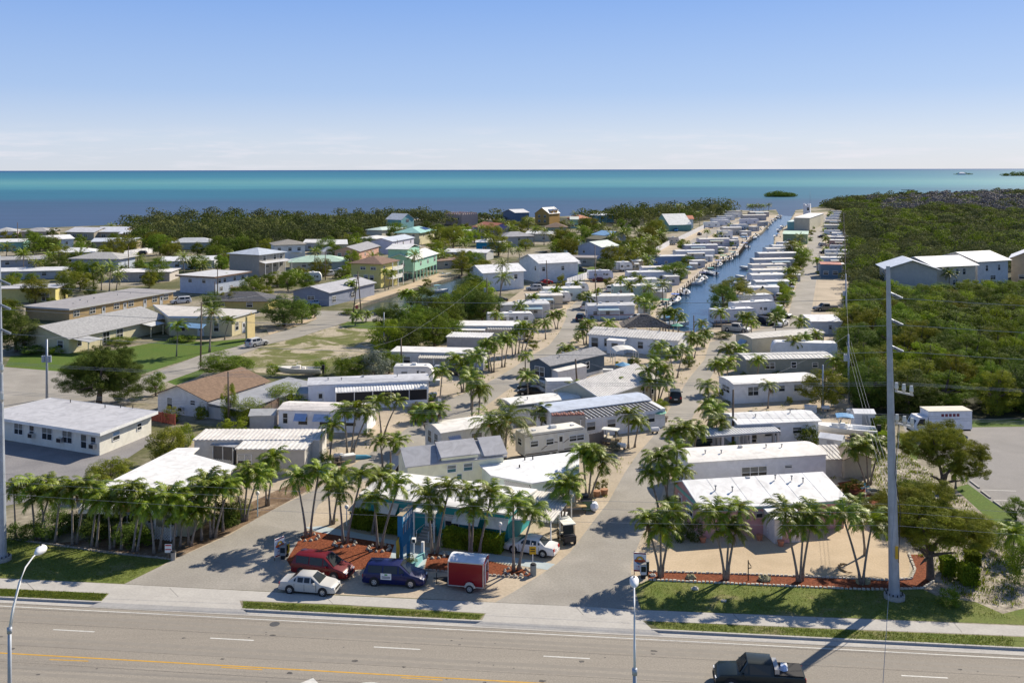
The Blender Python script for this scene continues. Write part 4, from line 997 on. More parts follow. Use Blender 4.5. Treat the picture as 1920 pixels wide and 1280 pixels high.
for pts in([(537.5,1050),(570,996),(598,997.5),(739,1020.5),(731.5,1043),(712,1064),(640,1070),(545,1062)],[(796,1068),(803,1037),(839,1040),(915,1051),(1001,1071.5),(997,1080.5),(915,1077)],
   [(1215.6,1071.5),(1400,1077),(1666,1088),(1709,1086),(1716,1068),(1705,1039),(1730,1039),(1754,1086),(1730,1102),(1666,1105),(1615,1104),(1400,1095),(1215.6,1086.5)],[(1588,925),(1680,930),(1692,950),(1640,962),(1590,946)],[(1570,905),(1600,900),(1640,925),(1590,930)]):
 sheet("mulch_bed",pts,.016,m_mulch)
sheet("painted_path",[(571,988),(602,986),(660,996),(832,1032),(915,1037),(1041,1057),(1026,1068),(915,1050.5),(803,1036.5),(793,1068),(737,1062),(733,1040),(740,1020.5),(598,997.5)],.014,m_blue)
sheet("front_dirt",[(1201,1094),(1190,1065),(1215,1060),(1217,1086)],.012,m_sand)
sheet("church_lawn",[(222,654),(300,640),(400,640),(463,634),(462,645),(372,667),(262,703),(250,690),(222,680)],.006,m_lawn)
sheet("garden_lawn",[(311,715),(372,692),(388,694),(372,706),(330,722)],.006,m_lawn)
sheet("vacant_lot",[(440,670),(504,646),(567,631),(652,603),(740,602),(760,604),(735,640),(700,670),(610,690),(585,705),(480,698)],.006,m_patchy)
sheet("lot_grass_edge",[(652,603),(800,603),(780,612),(700,618),(640,612)],.012,m_lawn)
sheet("small_lawn",[(1062,512),(1115,500),(1120,512),(1085,517)],.006,m_lawn)
sheet("left_lawn",[(228,492),(297,492),(300,504),(228,504)],.006,m_lawn)
sheet("canal_beach",[(681,568),(660,575),(690,556),(742,541),(803,520),(822,512),(840,518),(823,526),(803,532),(742,549)],.007,m_tan)
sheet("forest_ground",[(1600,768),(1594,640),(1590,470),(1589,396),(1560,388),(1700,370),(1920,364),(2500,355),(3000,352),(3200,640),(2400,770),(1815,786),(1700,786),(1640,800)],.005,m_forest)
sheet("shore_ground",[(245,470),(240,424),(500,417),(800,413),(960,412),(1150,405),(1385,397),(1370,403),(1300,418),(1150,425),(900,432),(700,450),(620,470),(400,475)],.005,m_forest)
sheet("brown_yard",[(20,668),(250,654),(222,680),(160,702),(10,687)],.006,m_lawn)
# concrete parking stops, bay lines
for(x0,y0,x1,y1)in((1819,902,1836,915),(1840,921,1857,934),(1863,940,1881,953),(1888,958,1906,973)):
 a,b_=G(x0,y0),G(x1,y1);d=b_-a;o=MB();Lg=d.length;o.thick([[(0,-.09,.14),(Lg,-.09,.14),(Lg,.09,.14),(0,.09,.14)]],.14,concrete)
 ob=o.obj("parking_stop");ob.location=a;ob.rotation_euler=(0,0,math.atan2(d.y,d.x));tag(ob,f"{nth([1819,1840,1863,1888].index(x0))} white concrete parking stop from the tree, along the lawn edge","parking stop","parking stops by the lawn")
for y in(918,937,955):stripe("bay_line",(1842+(y-918)*1.1,y),(1905+(y-918)*1.1,y+2),.1,m_white_paint,.014,0)
# white edging stones round beds
def edging(label,pts,closed=False,s=.2,col=(.62,.58,.50)):
 q=MB();m_=pm(col,'shingle');P=[G(*p)for p in pts];o=P[0].copy()
 for a,b_ in zip(P,P[1:]):
  d=b_-a;n=max(1,int(d.length/(s*1.5)));u=d.normalized();v=Vector((-u.y,u.x,0))
  for i in range(n):
   c=a+d*(i+.5)/n-o;r1=s*random.uniform(.5,.7);r2=s*random.uniform(.35,.5);h=random.uniform(.10,.17)
   q.thick([[c-u*r1-v*r2+Vector((0,0,h)),c+u*r1-v*r2*.8+Vector((0,0,h)),c+u*r1*.9+v*r2+Vector((0,0,h*.9)),c-u*r1*.8+v*r2+Vector((0,0,h))]],h,m_)
 ob=q.obj("stone_edging");ob.location=o;return tag(ob,label,"stone edging")
edging("pale stone edging along the front of the long red mulch bed by the verge",[(1216,1087),(1400,1095.5),(1615,1105),(1666,1105.5),(1732,1102.5),(1755,1087)],s=.22)
edging("pale stone edging between the red mulch bed and tan gravel yard",[(1216,1071),(1400,1076.5),(1666,1087.5),(1709,1085),(1716,1068),(1704,1038)],s=.22)
edging("stone edging at the front of the mulch bed behind the red trailer",[(796,1069),(915,1078),(980,1083),(999,1081),(1003,1072)],s=.22,col=(.42,.38,.33))
edging("low stone kerb along the dirt bed under the left palm row",[(-60,1008),(20,1011),(100,1021),(200,1036),(325,1049)],s=.2,col=(.35,.31,.27))

# ------------------------------------------------------------------ near buildings
TEAL=(.03,.33,.36);PINK=(.62,.32,.32);CREAM=(.62,.55,.36);RW=(.80,.79,.76);GREY=(.36,.37,.38)
# teal office behind the red mulch bed
of=house("office_building","teal painted office with long white roof, white awnings and steps, behind the hedges","office",(673,928),(958,966),7.2,3.0,'gx',.35,.45,TEAL,RW,ez=3.0,vents=3,
   wins=[('f',(.12,.3,.62),1.1,1.3,1.0)],awn=[('f',.17,2.5,2.2,WHITE),('f',.73,2.5,2.6,WHITE),('f',.93,2.5,2.2,WHITE)],doors=[('f',(.47,),(.6,.62,.6))],steps=(.47,0),t=.16,blind=(.6,.6,.58),backc=(.7,.7,.68))  # unseen rear wall set white to keep teal bounce light off homes behind
Lr,D,h=of['dim']
p=MB();p.thick([[(Lr*.40,-1.6,2.65),(Lr*.55,-1.6,2.65),(Lr*.55,0,2.85),(Lr*.40,0,2.85)]],.12,pm(RW,'roof'));p.obj("porch_roof",of)
for x in(.405,.545):p=MB();p.box(Lr*x-.06,Lr*x+.06,-1.55,-1.43,0,2.6,trimw);p.obj("post",of)
p=MB();p.thick([[(Lr+.5,-.5,2.75),(Lr+4.1,.3,2.7),(Lr+4.1,D+.6,3.0),(Lr+.5,D+.4,3.0)]],.1,pm((.74,.71,.66),'roof'))
for i in range(14):p.thick([[(Lr+.5+i*.26,-.4,2.82),(Lr+.56+i*.26,-.4,2.82),(Lr+.56+i*.26,D+.4,3.06),(Lr+.5+i*.26,D+.4,3.06)]],.06,pm((.6,.57,.53),'roof'))
p.obj("carport_roof",of)
for y in(.3,3,6.5):p=MB();p.box(Lr+3.9,Lr+4.0,y,y+.1,0,2.65,trimw);p.obj("post",of)
for nm,A,B in(("left clipped hedge in front of the teal office, nearer the blue sign",(655,990),(760,1006)),("right clipped hedge in front of the teal office, beside the white sedan",(828,1026),(940,1040))):
 hedge(nm,A,B,1.3,1.45)
# entrance building on the left, white roof behind the palm row
eb,I=polyroof("reception_building","cream building under a big white flat roof behind the left palm row","building",[(332,842),(374,841),(360,853),(444,876),(392,925),(360,950),(153,936),(206,905)],3.0,(.60,.54,.36),RW,inset=.55,t=.16)
n=len(I)
for i in range(n):
 a,b_=Vector(I[i]),Vector(I[(i+1)%n])
 if(b_-a).x>5 and abs((b_-a).y)<4 and a.y<0:wall_items(eb,I,i,[(.15,1.,1.6,1.4,(.5,.55,.6)),(.38,1.,2.2,1.4,(.5,.55,.6)),(.62,0,.9,2.0),(.8,1.,1.2,1.)])
gb=eb.location
a=G(232,944,2.95);b_=G(272,946,2.95)
q=MB();q.box(0,(b_-a).length,-.6,.0,-.55,-.05,pm((.42,.24,.12)));o=q.obj("brown_valance",eb);o.location=a-gb+Vector((0,0,0));
for i,x in enumerate((165,190,215,290,314,338,357)):
 a=G(x,944+i*.5,2.9);q=MB();P=[]
 for k in range(5):
  t0,t1=k/5*1.5,(k+1)/5*1.5;P.append([(-.55,-.9*math.sin(t0),.6*math.cos(t0)-.6),(-.55,-.9*math.sin(t1),.6*math.cos(t1)-.6),(.55,-.9*math.sin(t1),.6*math.cos(t1)-.6),(.55,-.9*math.sin(t0),.6*math.cos(t0)-.6)])
 q.thick(P,.04,pm(RW,'roof'));o=q.obj("awning",eb);o.location=a-gb
a=G(291,1010);b_=G(320,1014);c_=G(345,995)
for(s_,e_)in((a,b_),(b_,c_)):
 d=e_-s_;o=lattice(eb,0,d.length,0,0,1.2,.28);o.location=s_-gb;o.rotation_euler=(0,0,math.atan2(d.y,d.x))
for s_ in(a,b_,c_):q=MB();q.box(-.06,.06,-.06,.06,0,2.8,trimw);o=q.obj("post",eb);o.location=s_-gb
# clinic, far left
cb,I=polyroof("clinic_building","long white block building with flat pale grey roof beside the bluish parking","building",[(95.6,747),(296,772.5),(187,814),(-40,779)],2.75,(.66,.64,.56),(.50,.50,.52),inset=.6,t=.12,fascia=(.72,.72,.70))
for i in range(4):
 a,b_=Vector(I[i]),Vector(I[(i+1)%4]);d=b_-a
 if d.x>5 and(a.y+b_.y)<0:wall_items(cb,I,i,[(.30,1.,1.5,1.3),(.42,1.,.8,1.3),(.555,.9,1.7,1.5),(.73,.9,1.6,1.4),(.87,.6,.9,1.6),(.95,.8,.8,1.3)]);ac_on(cb,I,i,.68,.9);ac_on(cb,I,i,.955,.8);ac_on(cb,I,i,.43,.9)
 elif d.y>5:wall_items(cb,I,i,[(.3,1.1,1.2,1.,(.3,.45,.6)),(.75,1.2,.8,.8)])
for i in range(4):q=MB();q.tube([(0,0,0),(0,0,.4)],.06,6,dark);o=q.obj("roof_vent",cb);v=G((132,197,226,249)[i],(754,764,764,765)[i],2.9);o.location=v-cb.location
# church hall with long grey roof and flat wing
ch=house("church_hall","long cream hall with light grey gable roof and louvred windows beside the lawn","church hall",(129,637),(316,596),(32,626),2.9,'gx',1.9,.6,(.60,.55,.36),(.40,.40,.40),ez=2.7,rk='shingle',wins=[('f',(.36,.50),.5,1.7,2.0),('l',(.15,),1,1.3,1.3),('l',(.8,),.8,1.3,1.5),('f',(.1,),1,1,1.2)],fascia=None,blind=(.25,.25,.22))
Lr,D,h=ch['dim']
for(u0,u1,dd,hh,c)in((.02,.16,4.2,2.6,(.45,.45,.45)),(.72,.88,2.8,2.6,(.6,.6,.58))):
 q=MB();q.thick([[(Lr*u0,-dd,hh-.3),(Lr*u1,-dd,hh-.3),(Lr*u1,.2,hh+.15),(Lr*u0,.2,hh+.15)]],.1,pm(c,'roof'));q.obj("porch_roof",ch)
 for u in(u0+.01,u1-.01):q=MB();q.box(Lr*u-.1,Lr*u+.1,-dd+.2,-dd+.4,0,hh-.35,pm(CREAM));q.obj("post",ch)
fw,I=polyroof("church_wing","cream flat roofed chapel wing with tall front fin beside the grey gabled hall","church",[(287,572),(481,582.6),(436,595),(316,594)],3.9,(.64,.57,.36),(.62,.58,.52),inset=.25,t=.15,fascia=(.55,.56,.58))
g0=fw.location
for(x,y,w_,h_,dp,c)in((462,640,1.5,4.9,3.0,(.62,.50,.24)),):
 p=G(x,y)-g0;q=MB();q.box(-.2,.2,0,dp,0,h_,pm(c));o=q.obj("fin_wall",fw);o.location=p;o.rotation_euler=(0,0,-.25)
p=G(472,620)-g0;q=MB();cm=pm((.6,.42,.1));q.box(-.06,.06,-.05,.05,2.6,4.1,cm);q.box(-.4,.4,-.05,.05,3.45,3.57,cm);o=q.obj("cross",fw);o.location=p+Vector((0,-.5,0))
for i in range(4):
 a,b_=Vector(I[i]),Vector(I[(i+1)%4])
 if a.y<-2 and b_.x>a.x:wall_items(fw,I,i,[(.2,1.,1.2,1.6),(.5,0,1.2,2.2),(.75,1.,1.,1.6)])
q=MB();a=G(316,611,2.5)-g0;b_=G(378,616,2.5)-g0;q.thick([[Vector((a.x,a.y,2.5)),Vector((b_.x,b_.y,2.5)),Vector((b_.x,b_.y+3,2.9)),Vector((a.x,a.y+3,2.9))]],.08,pm((.16,.30,.48),'roof'));q.obj("awning",fw)
# tan motel
mo=house("motel_block","long tan motel block with flat weathered grey roof behind the church hall","motel",(130,580),(330,545),(44,574),2.9,'flat',0,.5,(.42,.30,.15),(.36,.34,.33),ez=2.9,wins=[('f',(.06,.2,.42,.56,.8,.92),1.,1.6,1.2)],doors=[('f',(.3,.5,.7,.87),(.5,.52,.54))],vents=6,fascia=(.5,.5,.5))
# brown shingle gable house and its grey lean-to
bs=house("gabled_house","white end walled house with brown shingle gable roof behind the hedges","house",(296,772),(388,784),12.5,2.6,'gy',1.5,.6,(.60,.60,.60),(.25,.165,.11),rk='shingle',wins=[('f',(.25,),.6,.9,1.6),('f',(.72,),1.6,.8,.6)],ac=[('f',(.5,),.7)],ridge=.45)
Lr,D,h=bs['dim']
q=MB();q.thick([[(Lr+.5,-.4,2.25),(Lr+6.2,-.4,1.75),(Lr+6.2,D+5,1.75),(Lr+.5,D+5,2.25)]],.1,pm((.33,.34,.36),'roof'));q.obj("lean_to_roof",bs)
q=MB();q.box(Lr+.1,Lr+5.6,.2,D+4.6,0,1.6,pm((.5,.5,.5)));q.obj("lean_to_wall",bs)
for u in(.15,.4,.65,.9):link(win_mesh(1.6,1.2,1),"window",bs,(Lr+5.6,.2+(D+4.2)*u,.25),math.pi/2)

# pink house and the long white one behind it
pk=house("pink_house","pink house with mint trim and big white seamed metal roof, tan gravel yard in front","house",(1314,958),(1592,939),(1283,903),2.75,'gx',1.05,.35,PINK,(.80,.80,.79),ez=2.65,rib=2.5,vents=7,band=(.20,.50,.42),wins=[('f',(.76,),1.3,1.4,.9,),('l',(.45,),1.,1.6,1.1)],ac=[('f',(.38,),1.7)],doors=[('l',(.8,),(.7,.5,.5))],ridge=.62,siding=0,blind=(.3,.55,.5),backc=(.7,.7,.68))  # unseen back wall whitened so no pink bounces onto the home behind
Lr,D,h=pk['dim']
q=MB();q.box(Lr*.42,Lr*.60,-2.4,-.02,0,2.25,pm((.62,.58,.56)));q.obj("entry_wall",pk)
q=MB();q.thick([[(Lr*.41,-2.6,2.35),(Lr*.62,-2.6,2.35),(Lr*.62,.0,2.6),(Lr*.41,.0,2.6)]],.1,pm(RW,'roof'));q.obj("entry_roof",pk)
link(win_mesh(.9,1.95,0,(.62,.34,.36)),"door",pk,(Lr*.50,-2.42,.05));
for z in(.5,.8,1.1,1.4,1.7):q=MB();q.tube([(Lr*.42-.03,-1.0,z),(Lr*.42-.05,-1.0,z)],.10,8,trimw);q.obj("wall_ornament",pk)
q=MB();q.thick([[(Lr*.87,-.03,1.5),(Lr*.87+.5,-.03,1.2),(Lr*.87+.35,-.03,1.9),(Lr*.87-.1,-.03,1.95)]],.03,pm((.12,.45,.35)),(0,1,0));q.obj("wall_ornament",pk)
house("mobile_home","long white mobile home with triple window directly behind the pink house","mobile home",(1290,871),(1552,855),5.2,3.1,'bow',.35,.15,(.66,.66,.68),(.78,.75,.70),ez=3.0,vents=5,wins=[('f',(.47,),1.2,2.8,1.1),('f',(.72,),2.,.8,.25)],siding=.5)
house("tin_shed","low shed with rusty corrugated roof tucked behind the pink house","shed",(1487,897),(1590,893),3.4,1.9,'shed',.5,.15,(.5,.48,.45),(.50,.46,.42),rib=.5,ribc=(.6,.57,.52))
house("garden_shed","tan metal garden shed with brown gable roof beside the palm trio","shed",(1583,896),(1634,893),3.3,2.0,'gy',.6,.15,(.46,.42,.34),(.26,.20,.14),base=None,wins=[])
q_=house("striped_carport","blue and white striped metal carport roof behind the long white home","carport",(1300,858),(1462,846),2.6,2.3,'shed',.2,.05,(.4,.4,.42),(.12,.17,.24),rib=.36,ribc=(.78,.78,.78),stilts=2.2)
# right of the main street, going back
house("mobile_home","white mobile home with bright seamed roof and blue shuttered windows, powerboat behind it","mobile home",(1382,797),(1541,790),(1362,775),2.9,'gx',.5,.3,(.70,.71,.74),(.80,.80,.79),ez=2.85,rib=1.0,vents=2,wins=[('f',(.17,),.9,1.1,1.3),('f',(.42,),1.3,2.,1.0),('f',(.73,),1.5,1.1,.7)],ac=[('f',(.17,),.7)],base=(.6,.6,.62),porch=[(-.22,-.01,0.01,2.6,2.5,0,WHITE,{})])
house("mobile_home","long plain white mobile home with bow roof by the round orange tree","mobile home",(1376,757),(1538,748),5.2,2.75,'bow',.3,.15,(.68,.68,.68),(.79,.78,.75),wins=[('f',(.22,),1.1,1.6,1.2),('f',(.55,),1.5,.9,.8),('f',(.74,),1.4,1.3,.9),('l',(.5,),1.2,2.5,.9)],doors=[],siding=.4)
house("mobile_home","grey green mobile home with rippled white roof behind a leafy palm pair","mobile home",(1400,706),(1560,702),5.,2.7,'bow',.35,.2,(.26,.29,.26),(.70,.68,.64),wins=[('f',(.27,),1.2,1.6,1.),('f',(.55,),1.3,.8,.9),('f',(.8,),1.3,.9,.7)],rib=.7)
rv("large white caravan with grey swooshes and two slide outs, in front of the cream home",(1565,671),(1444,668),2.5,3.1,1,(.72,.72,.72),(.25,.25,.27),2,slide=(.15,.45),wins=3)
house("mobile_home","cream mobile home with stained white roof nearest the street crossing","mobile home",(1410,664),(1545,652),5,2.8,'bow',.3,.2,(.58,.55,.42),(.60,.57,.52),wins=[('f',(.3,),1.2,1.,1),('f',(.7,),1.2,1.,1)],awn=[('l',.5,2.3,2.,(.35,.5,.65))],rib=1.)
house("white_shed","white corrugated shed beside the far straight street under the forest edge","shed",(1522,627),(1580,627),6,2.6,'shed',.5,.2,(.55,.57,.60),(.72,.72,.72),doors=[('f',(.6,),(.5,.52,.55))])
# between the streets
h6,I=polyroof("mobile_home","white home with pointed front roof and white lattice walls near the palm trio","mobile home",[(896,871),(920,893),(998,908),(1086,893),(1086,847)],2.7,(.64,.72,.66),(.82,.83,.83),inset=.3,t=.14)
for i in range(len(I)):
 a,b_=Vector(I[i]),Vector(I[(i+1)%len(I)]);d=b_-a
 if d.x>2 and a.y<1:
  o=lattice(h6,d.length*.3,d.length*.97,-.06,1.1,2.5,.24);o.location=(a.x,a.y,0);o.rotation_euler=(0,0,math.atan2(d.y,d.x))
  q=MB();q.box(d.length*.3,d.length*.97,-.02,-.01,1.1,2.5,dark);o=q.obj("dark_screen",h6);o.location=(a.x,a.y,0);o.rotation_euler=(0,0,math.atan2(d.y,d.x))
for x,y in((984,862),(999,861),(974,876)):q=MB();q.tube([(0,0,0),(0,0,.3)],.07,8,dark);o=q.obj("roof_vent",h6);o.location=G(x,y,2.85)-h6.location
ct=house("park_cottage","pale yellow and mint cottage with stained grey dormer roofs behind the teal office","cottage",(760,876),(951,855),4.6,3.6,'gx',1.2,.3,(.74,.74,.56),(.42,.42,.44),ez=3.5,rk='roof',wins=[('f',(.12,.3),1.,1.5,1.1),('f',(.45,),2.4,.9,.7),('f',(.62,),2.4,.9,.7),('f',(.53,),.6,.5,1.5),('f',(.86,),1.6,1.6,.9)],gm=glassb)
Lr,D,h=ct['dim']
for u0,u1,zz in((.33,.74,.55),(.78,1.03,.25)):
 q=MB();x0,x1=u0*Lr,u1*Lr;q.box(x0+.15,x1-.15,-.04,D/2,h-.2,h+zz,pm((.74,.74,.56)));q.obj("dormer_wall",ct)
 q=MB();q.thick([[(x0,-.4,h+zz),(x1,-.4,h+zz),(x1,D/2,h+1.55),(x0,D/2,h+1.55)]],.1,pm((.42,.42,.44),'roof'))
 q.thick([[(x0-.25,-.1,h+.15),(x0,-.4,h+zz+.02),(x0,D/2,h+1.57)]],.05,pm((.22,.27,.36),'roof'));q.obj("dormer_roof",ct)
rv("beige travel trailer with brown swooshes and black edging beside the coconut palms",(984,864),(1105,846),2.5,3.1,1,(.64,.61,.54),(.10,.07,.05),2,wins=4,door=.55)
house("mobile_home","striped awning mobile home with bluish bow roof and screened porch by the golf cart","mobile home",(1032,776),(1222,752),4.6,2.9,'bow',.4,.2,(.64,.65,.68),(.50,.56,.66),ez=2.8,base=None,wins=[('l',(.5,),1.1,2.0,1.1)],
   porch=[(.16,1.02,3.3,2.75,2.45,.62,(.78,.79,.80),{'dark':1,'solid':1})],blind=(.4,.42,.45))
house("mobile_home","white bow roofed home with grey shutters left of the coconut palms","mobile home",(826,815),(950,796),5,2.7,'bow',.45,.2,(.60,.60,.58),(.80,.77,.72),ez=2.6,wins=[('f',(.2,.55,.88),.9,1.4,1.2),('l',(.3,.7),.9,1.,1.4)],awn=[('f',.2,2.2,1.6,(.4,.45,.6))])
house("mobile_home","low white trailer home with dark green roof edge behind the coconut palms","mobile home",(960,763),(1090,748),4.3,2.6,'bow',.25,.1,(.64,.64,.62),(.78,.77,.73),ez=2.5,fascia=None,band=(.12,.15,.14),vents=2,wins=[('f',(.3,),1.,1.,.9),('f',(.75,),1.2,.8,.4)])
bh=house("mobile_home","slate blue mobile home with white trimmed double window and grey shingle roof","mobile home",(1031,722),(1133,698),4.4,3.1,'gx',.8,.3,(.085,.125,.165),(.33,.33,.34),rk='shingle',base=(.6,.62,.64),wins=[('l',(.5,),1.1,2.0,1.5),('f',(.42,.68),1.3,.8,1.1)],vents=3,siding=.25,fascia=None)
wh=house("gabled_house","cream walled house with big white corrugated gable roof in the middle of the park","house",(1126,750),(1236,712),(1081,719),3.0,'gx',1.6,.3,(.50,.48,.38),(.79,.78,.75),ez=2.8,rib=.45,ribc=(.60,.57,.54),wins=[('f',(.75,.92),1.,.7,1.5),('l',(.3,),.6,1.,1.)])
house("mobile_home","long white home with ribbed metal roof and wheelchair ramp facing the carport","mobile home",(1104,655),(1271,669),7.2,2.9,'gx',.8,.25,(.72,.73,.75),(.76,.74,.70),rib=.55,ribc=(.60,.57,.53),vents=6,wins=[('f',(.07,),.6,1.3,1.7),('f',(.21,),.9,1.,1.4),('f',(.41,),1.,1.,1.2),('f',(.59,),1.,1.,1.2),('f',(.76,.92),1.,.6,1.)],porch=[(.25,.45,2.2,2.6,2.4,0,RW,{'solid':1})])
q=MB();a,b_=G(1198,660),G(1268,671);d=(b_-a).length
q.thick([[(0,-.7,.75),(d,-.7,.2),(d,.7,.2),(0,.7,.75)]],.1,wood)
for i in range(8):q.box(i*d/7-.04,i*d/7+.04,-.72,-.64,0,1.7-.55*i/7,wood)
q.thick([[(0,-.72,1.75),(d,-.72,1.15),(d,-.64,1.15),(0,-.64,1.75)]],.07,wood)
o=q.obj("wooden_ramp");o.location=a;o.rotation_euler=(0,0,math.atan2((b_-a).y,(b_-a).x));tag(o,"brown wooden wheelchair ramp with railing along the ribbed roof home","ramp")
# arched carport with appliances
a=G(1153,688);root=thing("carport","small arched white carport with open sides next to the slate blue home","carport",a,.1)
q=MB();P=[]
for i in range(6):
 t0,t1=i/6*math.pi,(i+1)/6*math.pi;P.append([(2.1-2.1*math.cos(t0),0,2.3+.7*math.sin(t0)),(2.1-2.1*math.cos(t1),0,2.3+.7*math.sin(t1)),(2.1-2.1*math.cos(t1),4.2,2.3+.7*math.sin(t1)),(2.1-2.1*math.cos(t0),4.2,2.3+.7*math.sin(t0))])
q.thick(P,.05,pm((.72,.70,.64),'roof'));q.obj("roof",root)
for x in(.05,4.15):
 for y in(.1,2.1,4.1):q=MB();q.box(x-.04,x+.04,y-.04,y+.04,0,2.32,trimw);q.obj("post",root)
simple("washing_machine","grey metal appliance standing under the arched carport","appliance",1182,687,lambda q:(q.box(-.5,.5,-.5,.5,0,1.3,pm((.4,.42,.45),'metal')),q.box(-.4,.4,-.52,-.5,.2,1.1,pm((.3,.32,.35),'metal')),q.box(-.5,.5,-.5,.5,1.32,1.4,trimw)))
simple("yellow_bin","yellow bin at the left post of the arched carport","bin",1157,687,lambda q:(q.tube([(0,0,0),(0,0,.8)],[.22,.28],10,pm((.7,.5,.02))),q.tube([(0,0,.8),(0,0,.87)],[.3,.26],10,pm((.6,.42,.02)))))
house("small_caravan_home","small low white trailer behind the leaning pole next to the slate blue home","trailer",(1046,724),(1100,712),3.2,2.2,'bow',.2,.1,(.6,.6,.6),(.72,.70,.66))
simple("trailer_end","white boxy end of a parked trailer beside the two dark cars","trailer",1050,752,lambda q:(q.box(-1.9,1.9,0,2.3,.5,2.9,pm((.74,.74,.73))),q.box(-1.95,1.95,-.04,2.34,2.9,2.98,trimw),q.tube([(-1,.1,.3),(-1,.3,.3)],.3,10,dark),q.tube([(1,.1,.3),(1,.3,.3)],.3,10,dark)),.1)

# left block of the park
house("mobile_home","white ribbed roof home with flat lean-to, just behind the palms of the left row","mobile home",(440,843),(573,844),4.4,2.7,'flat',0,.15,(.55,.52,.46),(.76,.75,.72),ez=2.7,rib=.55,ribc=(.62,.60,.56),wins=[('f',(.12,),.9,1.5,1.2,)],doors=[],blind=(.7,.7,.68))
sp=house("screen_porch","small grey screened porch with white frame at the end of the ribbed roof home","porch",(399,872),(438,876),3.2,2.3,'shed',.3,.2,(.16,.15,.14),(.42,.43,.45))
for x in(.02,.5,.98):q=MB();q.box(sp['dim'][0]*x-.05,sp['dim'][0]*x+.05,-.1,-.01,0,2.3,trimw);q.obj("post",sp)
lattice(sp,.05,sp['dim'][0]-.05,-.06,0,.8,.25)
house("mobile_home","long white corrugated roof home second back from the left palm row","mobile home",(361,826),(600,826),4.6,2.8,'flat',0,.15,(.60,.58,.54),(.76,.73,.69),ez=2.8,rib=.5,ribc=(.62,.59,.55))
house("mobile_home","white mobile home with two blue window awnings and low tin shed at its left","mobile home",(522,807),(688,812),4.4,2.7,'gx',.35,.15,(.68,.69,.74),(.74,.69,.64),wins=[('f',(.08,),1.,.6,1.3),('f',(.28,.52),.9,1.2,1.),('f',(.82,),.9,1.3,1.)],awn=[('f',.26,2.3,1.6,(.28,.42,.68)),('f',.50,2.3,2.2,(.4,.52,.72)),('f',.8,2.3,1.6,(.6,.65,.72))])
house("tin_shed","little grey gabled shed left of the blue awning home","shed",(468,807),(514,806),2.8,1.9,'gx',.5,.15,(.42,.43,.44),(.48,.48,.47))
house("tin_shed","little grey shed with tilted roof left of the long porch home","shed",(550,762),(594,760),2.5,1.7,'shed',.4,.15,(.45,.46,.5),(.42,.44,.46))
house("mobile_home","long white home with fluted porch roof and dark screens, silver air vents on top","mobile home",(578,762),(804,752),4.8,3.0,'bow',.25,.15,(.60,.63,.70),(.56,.57,.60),vents=4,porch=[(.22,.98,2.6,2.6,2.35,.42,(.78,.78,.77),{'screen':1})],doors=[('f',(.1,),(.55,.58,.62))])
house("mobile_home","white home with awning over its porch, behind the silver tree and utility pole","mobile home",(734,690),(906,694),4.6,2.8,'flat',0,.2,(.62,.62,.63),(.76,.75,.72),wins=[('f',(.17,),1.,1.1,1.)],porch=[(.32,.82,2.2,2.4,2.2,.4,(.55,.53,.48),{})])
house("mobile_home","flat grey roofed home with louvred wall, fourth back on the left street","mobile home",(838,658),(915,660),5,2.6,'flat',0,.2,(.40,.39,.38),(.66,.66,.66),rib=.5)
house("mobile_home","white flat roofed double home near the round trees on the left street","mobile home",(857,636),(986,637),6,2.7,'flat',0,.2,(.62,.60,.56),(.76,.75,.72),porch=[(.0,.42,2.,2.3,2.1,0,RW,{}),(.45,.95,1.6,2.4,2.2,.5,(.6,.58,.54),{})])
rv("white motorhome with rounded cab facing the left street, under the silver tree",(738,722),(812,722),2.4,3.0,1,(.66,.65,.62),(.4,.4,.42),0,wins=2,name="motorhome",cat="motorhome")

# ------------------------------------------------------------------ vehicles and signs in front
car("silver sedan parked nearest the highway on the left",'sedan',(.50,.49,.46),(544,1113),(602.6,1118))
car("dark red minivan beside the silver sedan and the mulch bed",'minivan',(.13,.003,.007),(561,1080),(630,1090))
bv=car("dark blue minivan with white door sign in front of the blue pylon sign",'minivan',(.004,.009,.075),(702,1099),(770,1103))
q=MB();q.box(-.45,.45,-.004,.0,0,.5,trimw);q.box(-.12,.12,-.008,0,.33,.45,pm((.1,.35,.1)))
for z in(.2,.1):q.box(-.36,.36,-.008,0,z,z+.06,pm((.15,.15,.2)))
q.obj("door_sign",bv,loc=(-.55,-.995,.62))
car("white sedan with tan lower trim parked under the right palms of the office",'sedan',(.70,.69,.68),(1017.6,1045.5),(962,1037))
car("silver hatchback driving on the road past the church lawn",'suv',(.50,.50,.50),(479,651),(497,647.5))
car("white sedan parked where the far straight street meets the crossing",'sedan',(.75,.75,.74),(1480,609),(1465,614.5))
car("grey blue estate car half hidden under trees beside the long fluted porch home",'sedan',(.55,.57,.6),(815,702),(836,702))
car("black sedan in front of the slate blue home, nearer one",'sedan',(.01,.01,.014),(1012,745),(980,742))
car("black sedan in front of the slate blue home, farther one",'sedan',(.012,.02,.02),(1012,735),(981,733))
car("black jeep parked by the corrugated gable house under palms",'suv',(.012,.012,.014),(1255,757),(1253,742))
car("dark teal car half hidden under the striped carport",'sedan',(.01,.03,.035),(1330,838),(1300,840))
car("tan and silver pickup at the deck beside the canal end",'pickup',(.50,.47,.42),(1368,622),(1388,624))
car("navy car nose out between the two big caravans",'suv',(.01,.014,.03),(1424,608),(1434,610))
car("black car parked beside the round nosed fifth wheel caravan",'suv',(.012,.012,.014),(1458,595),(1466,596))
car("white and silver car by the leafy hedge of the straight street",'suv',(.6,.6,.58),(1466,587),(1472,583))
car("dusty brown pickup with a rack, parked off the straight street below the poles",'pickup',(.28,.25,.20),(1566,583),(1536,584))
